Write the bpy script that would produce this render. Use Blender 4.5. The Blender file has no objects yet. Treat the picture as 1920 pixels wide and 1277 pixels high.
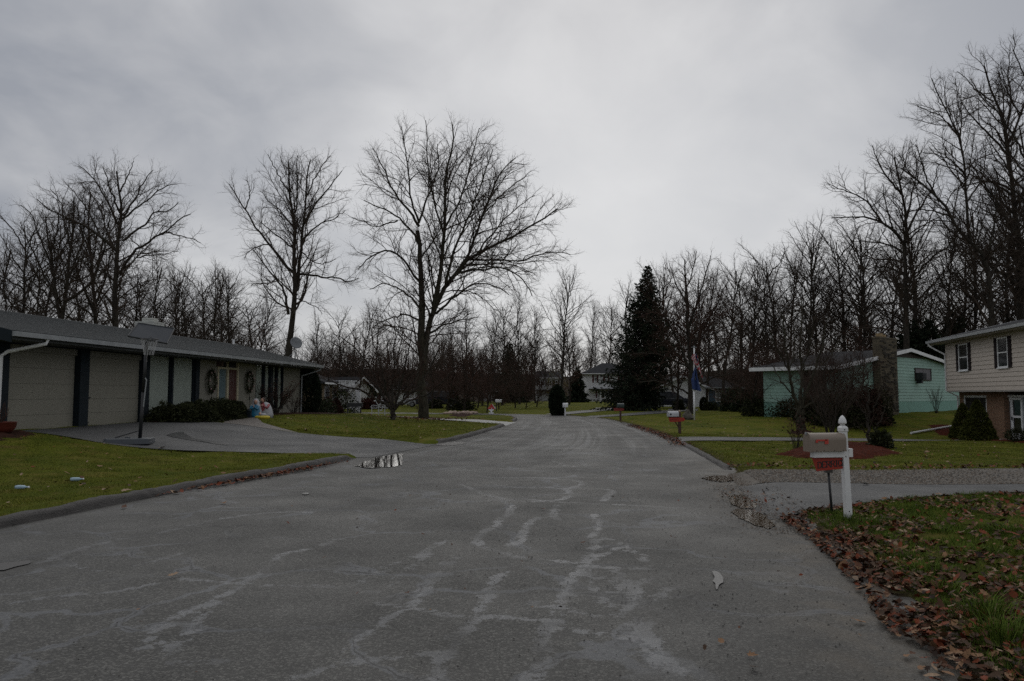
import bpy, math, random
import numpy as np
from mathutils import Vector, Matrix

S = bpy.context.scene
COL = S.collection
rng = np.random.default_rng(11)
random.seed(5)
PI = math.pi

# ------------------------------------------------------------------ camera
F = 1464.0                      # focal length in pixels of the 1920 px wide photograph
EYE = 1.6
PITCH = math.radians(3.92)
cam = bpy.data.cameras.new('camera')
cam.sensor_width = 36.0
cam.lens = F / 1920 * 36.0
cam.clip_start = 0.05
cam.clip_end = 3000
camo = bpy.data.objects.new('camera', cam)
camo.location = (0, 0, EYE)
camo.rotation_euler = (PI / 2 + PITCH, 0, 0)
COL.objects.link(camo)
S.camera = camo

# ------------------------------------------------------------------ sky, sun, exposure
S.view_settings.view_transform = 'Standard'
S.view_settings.look = 'None'
S.view_settings.exposure = 0.0
S.view_settings.gamma = 1.0
S.view_settings.use_curve_mapping = False
SUN_EL, SUN_AZ = math.radians(38), math.radians(7)      # azimuth east of the camera's heading
W = bpy.data.worlds.new("World")
S.world = W
W.use_nodes = True
nt = W.node_tree
for n in list(nt.nodes):
    nt.nodes.remove(n)
def N(tree, typ, **kw):
    n = tree.nodes.new(typ)
    for k, v in kw.items():
        if k == 'inp':
            for i, val in v.items():
                n.inputs[i].default_value = val
        else:
            setattr(n, k, v)
    return n
def LK(tree, a, b):
    tree.links.new(a, b)
def math_(tree, op, a, b=None, c=None, clamp=False):
    n = tree.nodes.new('ShaderNodeMath'); n.operation = op; n.use_clamp = clamp
    for i, v in enumerate((a, b, c)):
        if v is None: continue
        if hasattr(v, 'is_linked') or hasattr(v, 'links'): tree.links.new(v, n.inputs[i])
        else: n.inputs[i].default_value = v
    return n.outputs[0]
def mix_(tree, fac, a, b, blend='MIX'):
    n = tree.nodes.new('ShaderNodeMix'); n.data_type = 'RGBA'; n.blend_type = blend
    for sock, v in ((n.inputs[0], fac), (n.inputs[6], a), (n.inputs[7], b)):
        if hasattr(v, 'links'): tree.links.new(v, sock)
        elif isinstance(v, (int, float)): sock.default_value = v
        else: sock.default_value = (*v, 1) if len(v) == 3 else v
    return n.outputs[2]
def ramp_(tree, fac, stops, interp='LINEAR'):
    n = tree.nodes.new('ShaderNodeValToRGB'); n.color_ramp.interpolation = interp
    el = n.color_ramp.elements
    while len(el) < len(stops): el.new(0.5)
    for e, (p, c) in zip(el, stops):
        e.position = p
        e.color = (c, c, c, 1) if isinstance(c, (int, float)) else (*c, 1)
    tree.links.new(fac, n.inputs[0])
    return n.outputs[0]
out = N(nt, 'ShaderNodeOutputWorld'); bg = N(nt, 'ShaderNodeBackground')
LK(nt, bg.outputs[0], out.inputs[0])
sky = N(nt, 'ShaderNodeTexSky', sky_type='NISHITA')
sky.sun_disc = False
sky.sun_elevation = SUN_EL
sky.sun_rotation = SUN_AZ
tc = N(nt, 'ShaderNodeTexCoord')
sep = N(nt, 'ShaderNodeSeparateXYZ'); LK(nt, tc.outputs['Generated'], sep.inputs[0])
zz = math_(nt, 'ADD', math_(nt, 'MAXIMUM', sep.outputs[2], 0.0), 0.45)
cx = math_(nt, 'DIVIDE', sep.outputs[0], zz); cy = math_(nt, 'DIVIDE', sep.outputs[1], zz)
comb = N(nt, 'ShaderNodeCombineXYZ'); LK(nt, cx, comb.inputs[0]); LK(nt, cy, comb.inputs[1])
n1 = N(nt, 'ShaderNodeTexNoise', inp={'Scale': 1.5, 'Detail': 5.0, 'Roughness': 0.42, 'Distortion': 0.25}); LK(nt, comb.outputs[0], n1.inputs['Vector'])
n2 = N(nt, 'ShaderNodeTexNoise', inp={'Scale': 4.2, 'Detail': 5.0, 'Roughness': 0.52, 'Distortion': 0.3}); LK(nt, comb.outputs[0], n2.inputs['Vector'])
cloud = math_(nt, 'ADD', math_(nt, 'MULTIPLY', n1.outputs[0], 0.52), math_(nt, 'MULTIPLY', n2.outputs[0], 0.48))
ccol = ramp_(nt, cloud, [(0.40, (0.305, 0.32, 0.355)), (0.49, (0.41, 0.418, 0.442)), (0.59, (0.55, 0.554, 0.568))])
# the thin place in the cloud where the sun stands, low ahead
sd = Vector((math.sin(SUN_AZ) * math.cos(math.radians(11)), math.cos(SUN_AZ) * math.cos(math.radians(11)), math.sin(math.radians(11))))
dot = N(nt, 'ShaderNodeVectorMath', operation='DOT_PRODUCT'); LK(nt, tc.outputs['Generated'], dot.inputs[0]); dot.inputs[1].default_value = sd
glow = math_(nt, 'POWER', math_(nt, 'MAXIMUM', dot.outputs['Value'], 0.0), 13.0)
ccol = mix_(nt, math_(nt, 'MULTIPLY', glow, 0.72), ccol, (0.80, 0.80, 0.80))
zen = ramp_(nt, sep.outputs[2], [(0.47, .5), (0.95, .62)])
scl = N(nt, 'ShaderNodeVectorMath', operation='SCALE'); LK(nt, ccol, scl.inputs[0]); LK(nt, math_(nt, 'MULTIPLY', zen, 20.0), scl.inputs['Scale'])
LK(nt, mix_(nt, 0.95, sky.outputs[0], scl.outputs[0]), bg.inputs[0])
bg.inputs[1].default_value = 0.1
sun = bpy.data.lights.new('sun', 'SUN')
sun.energy = 0.65; sun.angle = math.radians(75); sun.color = (1.0, 0.95, 0.86)
suno = bpy.data.objects.new('sun', sun)
dv = Vector((math.sin(SUN_AZ) * math.cos(SUN_EL), math.cos(SUN_AZ) * math.cos(SUN_EL), math.sin(SUN_EL)))
suno.rotation_euler = dv.to_track_quat('Z', 'Y').to_euler()
suno.location = (0, 20, 40)
COL.objects.link(suno)
S.cycles.max_bounces = 6; S.cycles.diffuse_bounces = 3; S.cycles.glossy_bounces = 3
S.cycles.transmission_bounces = 3; S.cycles.transparent_max_bounces = 12; S.cycles.sample_clamp_indirect = 4.0
S.cycles.use_denoising = False
S.cycles.denoiser = 'OPENIMAGEDENOISE'

# ------------------------------------------------------------------ geometry helpers
cp, sp = math.cos(PITCH), math.sin(PITCH)
def ray(px, py):
    u = (px - 960) / F; v = (638.5 - py) / F
    y = cp - v * sp
    return u / y, (sp + v * cp) / y
def P(px, py, Y):
    a, b = ray(px, py)
    return Vector((a * Y, Y, EYE + b * Y))
def G0(px, py, z=0.0):
    a, b = ray(px, py); Y = (z - EYE) / b
    return (a * Y, Y)

def link(o):
    COL.objects.link(o); return o
def tag(o, label=None, cat=None, group=None, kind=None):
    if label: o['label'] = label
    if cat: o['category'] = cat
    if group: o['group'] = group
    if kind: o['kind'] = kind
    return o
def thing(name, label, cat, loc=(0, 0, 0), group=None):
    o = bpy.data.objects.new(name, None); o.empty_display_size = 0.2
    o.location = loc; link(o)
    return tag(o, label, cat, group)
def mesh_arrays(name, V, quads=None, tris=None, smooth=False, mat=None, mats=None, qmi=None, uv=None):
    me = bpy.data.meshes.new(name)
    V = np.asarray(V, dtype=np.float32).reshape(-1, 3)
    me.vertices.add(len(V)); me.vertices.foreach_set('co', V.ravel())
    ls = []; tot = []
    if quads is not None and len(quads): ls.append(np.asarray(quads, dtype=np.int32).reshape(-1)); tot.append(np.full(len(quads), 4, np.int32))
    if tris is not None and len(tris): ls.append(np.asarray(tris, dtype=np.int32).reshape(-1)); tot.append(np.full(len(tris), 3, np.int32))
    L = np.concatenate(ls); T = np.concatenate(tot)
    me.loops.add(len(L)); me.loops.foreach_set('vertex_index', L)
    me.polygons.add(len(T)); st = np.concatenate(([0], np.cumsum(T)[:-1])).astype(np.int32)
    me.polygons.foreach_set('loop_start', st); me.polygons.foreach_set('loop_total', T)
    if smooth: me.polygons.foreach_set('use_smooth', np.ones(len(T), bool))
    if mats:
        for m in mats: me.materials.append(m)
        if qmi is not None: me.polygons.foreach_set('material_index', np.asarray(qmi, dtype=np.int32))
    elif mat: me.materials.append(mat)
    me.update(); me.validate()
    return me
def mobj(name, me, parent=None, loc=None):
    o = bpy.data.objects.new(name, me); link(o)
    if parent: o.parent = parent
    if loc is not None: o.location = loc
    return o

class Frame:
    """local axes u (along), n (outward), z; maps to world"""
    def __init__(s, o, u, n):
        s.o = Vector((o[0], o[1], o[2] if len(o) > 2 else 0)); s.u = Vector((u[0], u[1], 0)).normalized(); s.n = Vector((n[0], n[1], 0)).normalized()
    def __call__(s, u, n, z):
        return s.o + s.u * u + s.n * n + Vector((0, 0, z))
WF = Frame((0, 0, 0), (1, 0), (0, 1))
class MB:
    def __init__(s, fr=WF):
        s.v = []; s.f = []; s.fr = fr; s.mi = []; s.cur = 0
    def pt(s, p): s.v.append(Vector(p)); return len(s.v) - 1
    def face(s, ids): s.f.append(tuple(ids)); s.mi.append(s.cur)
    def hexa(s, c):
        i = [s.pt(p) for p in c]
        for q in ((0, 3, 2, 1), (4, 5, 6, 7), (0, 1, 5, 4), (1, 2, 6, 5), (2, 3, 7, 6), (3, 0, 4, 7)): s.face([i[k] for k in q])
        return s
    def box(s, u0, u1, n0, n1, z0, z1):
        fr = s.fr
        return s.hexa([fr(u0, n0, z0), fr(u1, n0, z0), fr(u1, n1, z0), fr(u0, n1, z0), fr(u0, n0, z1), fr(u1, n0, z1), fr(u1, n1, z1), fr(u0, n1, z1)])
    def poly(s, pts, thick):
        """flat polygon (world points) given a thickness vector"""
        t = Vector(thick); a = [s.pt(p) for p in pts]; b = [s.pt(Vector(p) + t) for p in pts]; n = len(pts)
        s.face(a[::-1]); s.face(b)
        for i in range(n): s.face((a[i], a[(i + 1) % n], b[(i + 1) % n], b[i]))
        return s
    def tube(s, pts, r, m=8, r1=None, cap=True):
        pts = [Vector(p) for p in pts]; n = len(pts); rings = []
        ref = None
        for k, p in enumerate(pts):
            t = (pts[min(k + 1, n - 1)] - pts[max(k - 1, 0)]).normalized()
            if ref is None: ref = t.orthogonal().normalized()
            U = (ref - t * ref.dot(t)).normalized(); ref = U; Vv = t.cross(U)
            rr = r if r1 is None else r + (r1 - r) * k / (n - 1)
            if isinstance(r, (list, tuple)): rr = r[k]
            rings.append([s.pt(p + (U * math.cos(a) + Vv * math.sin(a)) * rr) for a in [2 * PI * j / m for j in range(m)]])
        for k in range(n - 1):
            for j in range(m): s.face((rings[k][j], rings[k][(j + 1) % m], rings[k + 1][(j + 1) % m], rings[k + 1][j]))
        if cap: s.face(rings[0][::-1]); s.face(rings[-1])
        return s
    def lathe(s, c, prof, m=12, sq=None, rot=0, sx=1, sy=1):
        c = Vector(c); rings = []
        for r, z in prof:
            rings.append([s.pt(c + Vector((r * sx * math.cos(a), r * sy * math.sin(a), z))) for a in [2 * PI * j / m + rot for j in range(m)]])
        for k in range(len(prof) - 1):
            for j in range(m): s.face((rings[k][j], rings[k][(j + 1) % m], rings[k + 1][(j + 1) % m], rings[k + 1][j]))
        s.face(rings[0][::-1]); s.face(rings[-1]); return s
    def ball(s, c, rx, ry, rz, m=12, k=8):
        return s.lathe(c, [(max(1e-3, math.sin(PI * i / k)), -math.cos(PI * i / k) * rz) for i in range(k + 1)], m, sx=rx, sy=ry)
    def build(s, name, mat, parent=None, smooth=False, bevel=0, **tg):
        o0 = Vector(parent.matrix_world.translation) if parent else Vector((0, 0, 0))
        if parent:
            o0 = Vector((0, 0, 0)); p = parent
            while p: o0 += Vector(p.location); p = p.parent
        me = bpy.data.meshes.new(name)
        me.from_pydata([tuple(v - o0) for v in s.v], [], s.f)
        ms = mat if isinstance(mat, (list, tuple)) else [mat]
        for m in ms: me.materials.append(m)
        if len(ms) > 1: me.polygons.foreach_set('material_index', s.mi)
        if smooth: me.polygons.foreach_set('use_smooth', [True] * len(s.f))
        me.update()
        o = bpy.data.objects.new(name, me); link(o)
        if parent: o.parent = parent
        if bevel:
            b = o.modifiers.new('bevel', 'BEVEL'); b.width = bevel; b.segments = 2; b.limit_method = 'ANGLE'
        return tag(o, **tg)

def sstep(x, a=0.0, b=1.0):
    t = np.clip((x - a) / (b - a), 0, 1); return t * t * (3 - 2 * t)
def vnoise(x, y, s, seed=0):
    """cheap smooth value noise, vectorised"""
    x = np.asarray(x, float) * s; y = np.asarray(y, float) * s
    xi = np.floor(x).astype(np.int64); yi = np.floor(y).astype(np.int64); fx = x - xi; fy = y - yi
    def h(a, b):
        n = (a * 374761393 + b * 668265263 + seed * 1442695041) & 0x7fffffff
        n = (n ^ (n >> 13)) * 1274126177 & 0x7fffffff
        return ((n ^ (n >> 16)) & 0xffff) / 65535.0
    fx = fx * fx * (3 - 2 * fx); fy = fy * fy * (3 - 2 * fy)
    return (h(xi, yi) * (1 - fx) + h(xi + 1, yi) * fx) * (1 - fy) + (h(xi, yi + 1) * (1 - fx) + h(xi + 1, yi + 1) * fx) * fy

# ------------------------------------------------------------------ materials
MATS = {}
def mat(name, col, rough=0.7, var=0.15, scale=8.0, bump=0.0, bscale=60.0, spec=0.5, metal=0.0, col2=None, stretch=None, space='Object', coat=0.0):
    """surface with colour variation from two noises and fine relief"""
    if name in MATS: return MATS[name]
    m = bpy.data.materials.new(name); m.use_nodes = True; t = m.node_tree
    b = t.nodes['Principled BSDF']; b.inputs['Roughness'].default_value = rough; b.inputs['Metallic'].default_value = metal
    b.inputs['Specular IOR Level'].default_value = spec
    b.inputs['Coat Weight'].default_value = coat
    co = N(t, 'ShaderNodeTexCoord'); vec = co.outputs['Object' if space == 'World' else space]
    if space == 'World':
        g = N(t, 'ShaderNodeNewGeometry'); vec = g.outputs['Position']
    if stretch:
        mp = N(t, 'ShaderNodeMapping'); mp.inputs['Scale'].default_value = stretch; LK(t, vec, mp.inputs[0]); vec = mp.outputs[0]
    n1 = N(t, 'ShaderNodeTexNoise', inp={'Scale': scale, 'Detail': 5.0, 'Roughness': 0.6}); LK(t, vec, n1.inputs['Vector'])
    c2 = col2 or tuple(c * (1 - var) for c in col); c1 = tuple(min(1, c * (1 + var)) for c in col) if not col2 else col
    f = ramp_(t, n1.outputs[0], [(0.3, 0.0), (0.7, 1.0)])
    c = mix_(t, f, c2, c1)
    LK(t, c, b.inputs['Base Color'])
    rr = math_(t, 'ADD', math_(t, 'MULTIPLY', n1.outputs[0], 0.2), rough - 0.1, clamp=True); LK(t, rr, b.inputs['Roughness'])
    if bump:
        n3 = N(t, 'ShaderNodeTexNoise', inp={'Scale': bscale, 'Detail': 4.0}); LK(t, vec, n3.inputs['Vector'])
        bp = N(t, 'ShaderNodeBump', inp={'Strength': bump, 'Distance': 0.02}); LK(t, n3.outputs[0], bp.inputs['Height']); LK(t, bp.outputs[0], b.inputs['Normal'])
    MATS[name] = m; return m

def foliage_mat(name, dark, light, scale=3.0, rough=0.75, spec=0.12):
    if name in MATS: return MATS[name]
    m = bpy.data.materials.new(name); m.use_nodes = True; t = m.node_tree
    b = t.nodes['Principled BSDF']; b.inputs['Roughness'].default_value = rough; b.inputs['Specular IOR Level'].default_value = spec
    g = N(t, 'ShaderNodeNewGeometry')
    n1 = N(t, 'ShaderNodeTexNoise', inp={'Scale': scale, 'Detail': 3.0}); LK(t, g.outputs['Position'], n1.inputs['Vector'])
    f = math_(t, 'ADD', math_(t, 'MULTIPLY', n1.outputs[0], 0.7), math_(t, 'MULTIPLY', g.outputs['Random Per Island'], 0.45), clamp=True)
    f = ramp_(t, f, [(0.35, 0.0), (0.8, 1.0)])
    LK(t, mix_(t, f, dark, light), b.inputs['Base Color'])
    MATS[name] = m; return m
# ------------------------------------------------------------------ the road's edges and the lie of the land
LEFT = np.array([(-9.0, -8), (-7.7, 0), (-6.9, 5)] + [G0(*q) for q in ((0, 990), (200, 950), (400, 910), (560, 882), (640, 866), (700, 852), (770, 840), (835, 831), (900, 814), (945, 800))] + [(0.25, 46), (0.35, 51), (0.0, 54.5), (-1.5, 57.3), (-5, 59.4), (-10, 60.8), (-18, 62), (-40, 64)])
RIGHT = np.array([(0.6, -8), (1.55, 0)] + [G0(*q) for q in ((1770, 1277), (1640, 1110), (1560, 1030), (1500, 990), (1440, 950), (1400, 915), (1372, 890), (1335, 866), (1275, 832), (1225, 811), (1190, 800))] + [(6.1, 46), (5.9, 51), (5.1, 56), (3.2, 60), (0, 63.3), (-5, 66), (-12, 68), (-20, 69.5), (-40, 71.5)])
def resample(pl, step):
    pl = np.asarray(pl, float); d = np.r_[0, np.cumsum(np.hypot(*(np.diff(pl, axis=0).T[:2])))]
    n = max(2, int(d[-1] / step) + 1); s = np.linspace(0, d[-1], n)
    return np.stack([np.interp(s, d, pl[:, k]) for k in range(pl.shape[1])], 1)
def smooth_pl(pl, it=2):
    pl = np.asarray(pl, float)
    for _ in range(it):
        a = pl[:-1] * .75 + pl[1:] * .25; b = pl[:-1] * .25 + pl[1:] * .75
        q = np.empty((2 * len(a), pl.shape[1])); q[0::2] = a; q[1::2] = b
        pl = np.vstack([pl[:1], q, pl[-1:]])
    return pl
LEFT = smooth_pl(LEFT, 1); RIGHT = smooth_pl(RIGHT, 1)
def dist_pl(x, y, pl):
    x = np.asarray(x, float); y = np.asarray(y, float); best = np.full(x.shape, 1e9)
    for (ax, ay), (bx, by) in zip(pl[:-1], pl[1:]):
        dx, dy = bx - ax, by - ay; l2 = dx * dx + dy * dy + 1e-12
        t = np.clip(((x - ax) * dx + (y - ay) * dy) / l2, 0, 1)
        best = np.minimum(best, (x - ax - t * dx) ** 2 + (y - ay - t * dy) ** 2)
    return np.sqrt(best)
def inside(x, y, pg):
    x = np.asarray(x, float); y = np.asarray(y, float); r = np.zeros(x.shape, bool); n = len(pg)
    for i in range(n):
        x0, y0 = pg[i]; x1, y1 = pg[(i + 1) % n]
        if y0 == y1: continue
        c = ((y0 > y) != (y1 > y)) & (x < (x1 - x0) * (y - y0) / (y1 - y0) + x0)
        r ^= c
    return r
ROADPG = np.vstack([LEFT, RIGHT[::-1]])
CP = []
for D in (2, 8, 14, 20, 26, 32, 38, 44):
    cxl = np.interp(D, LEFT[:30, 1], LEFT[:30, 0])
    for s, h in ((3.5, 0.0), (6.3, .15), (8.6, .44), (10.5, .5), (16, .52)):
        CP.append((cxl - s, D, h * (1 if D < 40 else .75)))
CP += [(-5.5, 48, .02), (-9, 50, .05), (-14, 52, .12), (-25, 50, .3), (-30, 30, .5), (-16, 60, 0), (-20, 75, 0), (-40, 70, 0), (-6, 80, 0), (0, 75, .05),
       (6, 6, .22), (5, 9.5, .05), (8, 9, .2), (10, 6, .38), (12, 11.2, .12), (18, 9, .3), (6, 12.5, -.03), (9, 13, -.03), (16, 14, 0), (10, 18, -.06), (20, 22, -.15),
       (15, 28, -.26), (20, 33, -.4), (23, 38, -.62), (19, 35, -.5), (28, 33, -.6), (18, 40, -.4), (22, 45, -.02), (24.6, 49.5, .33), (30, 55, .38), (19, 44.5, .12),
       (15, 42, -.08), (10, 40, -.08), (9, 30, -.1), (12, 50, .05), (14, 60, .05), (20, 75, 0), (8, 66, .1), (40, 60, .5), (40, 40, -.3), (40, 20, 0), (6, 85, .1), (14, 100, .3), (12, 128, .35), (-20, 110, 0),
       (30, 95, .1), (60, 80, .5), (70, 30, 0), (-70, 40, .3), (0, 160, .4), (60, 150, .5), (-60, 130, 0)]
CP = np.array(CP)
def _k(r2): return np.sqrt(r2 + 4.0)
_A = _k((CP[:, None, 0] - CP[None, :, 0]) ** 2 + (CP[:, None, 1] - CP[None, :, 1]) ** 2)
_w = np.linalg.solve(_A + 0.02 * np.eye(len(CP)), CP[:, 2] - 0.05)
def rbf(x, y):
    z = np.full(np.shape(x), 0.05)
    for (px, py, _), w in zip(CP, _w): z = z + w * _k((x - px) ** 2 + (y - py) ** 2)
    far = np.maximum(np.abs(x) / 70, (y) / 165)
    return z * (1 - sstep(far, .8, 1.0))
def road_s(x, y):
    dl = dist_pl(x, y, LEFT); dr = dist_pl(x, y, RIGHT); ins = inside(x, y, ROADPG)
    s = np.minimum(dl, dr); return np.where(ins, -s, s), dl < dr
def H(x, y):
    x = np.asarray(x, float); y = np.asarray(y, float)
    s, left = road_s(x, y)
    lift = np.where(left, 0.105 * sstep(s, 0, .16), 0.035 * sstep(s, -.1, .5))
    z = lift + sstep(s, 0, 3.5) * rbf(x, y)
    hill = 9.5 * sstep(np.hypot(x * .8, y), 185, 290)
    z = z + hill * (0.7 + 0.5 * vnoise(x, y, 1 / 45., 3))
    return z
def Hs(x, y): return float(H(np.array([x]), np.array([y]))[0])
def GP(px, py, y0=4, y1=160):
    """the point of the ground that the photograph shows at a pixel"""
    a, b = ray(px, py); Y = np.concatenate([np.arange(y0, 30, .05), np.arange(30, y1, .15)])
    z = EYE + b * Y; h = H(a * Y, Y); k = np.argmax(z <= h)
    if z[k] > h[k]: k = len(Y) - 1
    return Vector((a * Y[k], Y[k], h[k]))

# driveways, beds: ruled strips between two lines (name, near line, far line, lift)
def hx(u): return (-15.27 + .082 * u, u)          # wall line of the low house at the left
STRIPS = {
    'driveway_left': ([(-3.55, 19.75), (-5.5, 20.05), (-7.3, 20.2), (-10.5, 20.3), (-13.3, 20.9)], [(-2.35, 25.0), (-4.6, 26.4), (-7.2, 27.7), (-10.7, 28.7), (-12.9, 28.5)], .02),
    'front_walk': ([(-7.6, 27.9), (-9.6, 30.2), (-11.0, 33.5)], [(-10.6, 28.8), (-11.2, 31), (-11.8, 33.6)], .018),
    'driveway_right': ([(3.2, 10.0), (3.95, 10.55), (4.95, 11.25), (6.6, 12.2), (8.45, 12.8), (14, 13.4), (34, 14.5)], [(3.9, 13.6), (4.6, 13.9), (6, 14.0), (7.5, 14.05), (9.2, 14.1), (15, 14.9), (34, 16.5)], .02),
    'gravel_verge': ([(3.95, 13.7), (4.6, 14.0), (6, 14.1), (7.5, 14.15), (9.2, 14.2), (15, 15.0), (34, 16.6)], [(4.3, 15.6), (5, 16.2), (6.5, 16.6), (8, 16.8), (10, 17.0), (16, 17.6), (34, 19)], .015),
    'driveway_thin': ([(5.2, 25.8), (8, 27.4), (14, 30.2), (20, 33.4), (22.3, 34.6)], [(5.5, 28.2), (8, 29.5), (14, 32.4), (20, 36.2), (22, 38)], .02),
    'driveway_pale': ([(-.3, 39.6), (-1.6, 41.6), (-3.4, 44.0), (-5.9, 47.2)], [(.25, 44.6), (-1.6, 45.6), (-3.4, 46.6), (-6.1, 47.9)], .03),
    'sidewalk': ([(-14.5, 56.5), (-11.5, 54.2), (-8.0, 51.6), (-6.2, 50.2)], [(-14.5, 57.4), (-11.2, 55), (-7.7, 52.3), (-6.0, 50.8)], .03),
    'driveway_far': ([(5.7, 52.8), (8.5, 56.5), (12, 62), (17, 72), (19, 80)], [(5.1, 55.2), (7.8, 59), (10.6, 64), (14.5, 73), (16, 80)], .02),
    'driveway_farther': ([(3.8, 59.2), (6.5, 64), (9.5, 72), (12, 84)], [(2.6, 61), (5, 66), (7.4, 73), (9, 84)], .02),
}
def strip_poly(k):
    a, b, _ = STRIPS[k]; return np.array(a + b[::-1])
def carve(x, y):
    c = np.zeros(np.shape(x))
    for k in STRIPS:
        pg = strip_poly(k); m = (x > pg[:, 0].min() - 1) & (x < pg[:, 0].max() + 1) & (y > pg[:, 1].min() - 1) & (y < pg[:, 1].max() + 1)
        if not m.any(): continue
        xx, yy = x[m], y[m]; d = dist_pl(xx, yy, np.vstack([pg, pg[:1]])); d = np.where(inside(xx, yy, pg), -d, d)
        c[m] = np.maximum(c[m], 1 - sstep(d, -.12, .06))
    return c

# ------------------------------------------------------------------ ground materials
def ground_mat():
    m = bpy.data.materials.new('lawn'); m.use_nodes = True; t = m.node_tree; b = t.nodes['Principled BSDF']
    b.inputs['Specular IOR Level'].default_value = 0.04; b.inputs['Roughness'].default_value = .95
    g = N(t, 'ShaderNodeNewGeometry'); pos = g.outputs['Position']
    def noise(sc, det=4.0, rough=.55):
        n = N(t, 'ShaderNodeTexNoise', inp={'Scale': sc, 'Detail': det, 'Roughness': rough}); LK(t, pos, n.inputs['Vector']); return n.outputs[0]
    c = mix_(t, ramp_(t, noise(.35), [(.35, 0.), (.65, 1.)]), (.066, .096, .007), (.158, .170, .015))
    c = mix_(t, ramp_(t, noise(1.6), [(.45, 0.), (.75, 1.)]), c, (.225, .18, .04))
    c = mix_(t, math_(t, 'MULTIPLY', ramp_(t, noise(.8, 6, .7), [(.56, 0.), (.68, 1.)]), .65), c, (.13, .088, .030))
    c = mix_(t, ramp_(t, noise(26, 3, .7), [(.35, 0.), (.7, 1.)]), mix_(t, .5, c, (.030, .034, .009)), c)
    c = mix_(t, math_(t, 'MULTIPLY', ramp_(t, noise(90, 2, .7), [(.4, 0.), (.62, 1.)]), .4), c, (.034, .042, .010))
    # worn soil and leaf litter near the roadside (attribute) and far woodland floor
    at = N(t, 'ShaderNodeAttribute', attribute_name='soil')
    f = math_(t, 'MULTIPLY', at.outputs['Fac'], ramp_(t, noise(7, 5, .7), [(.3, 0.), (.5, 1.)]), clamp=True)
    c = mix_(t, f, c, mix_(t, ramp_(t, noise(30), [(.4, 0.), (.6, 1.)]), (.030, .021, .015), (.062, .046, .034)))
    aw = N(t, 'ShaderNodeAttribute', attribute_name='wood')
    c = mix_(t, aw.outputs['Fac'], c, mix_(t, noise(.8), (.012, .010, .008), (.035, .024, .016)))
    LK(t, c, b.inputs['Base Color'])
    bp = N(t, 'ShaderNodeBump', inp={'Strength': .9, 'Distance': .03}); LK(t, noise(55, 4, .8), bp.inputs['Height']); LK(t, bp.outputs[0], b.inputs['Normal'])
    return m
M_LAWN = ground_mat()

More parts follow.
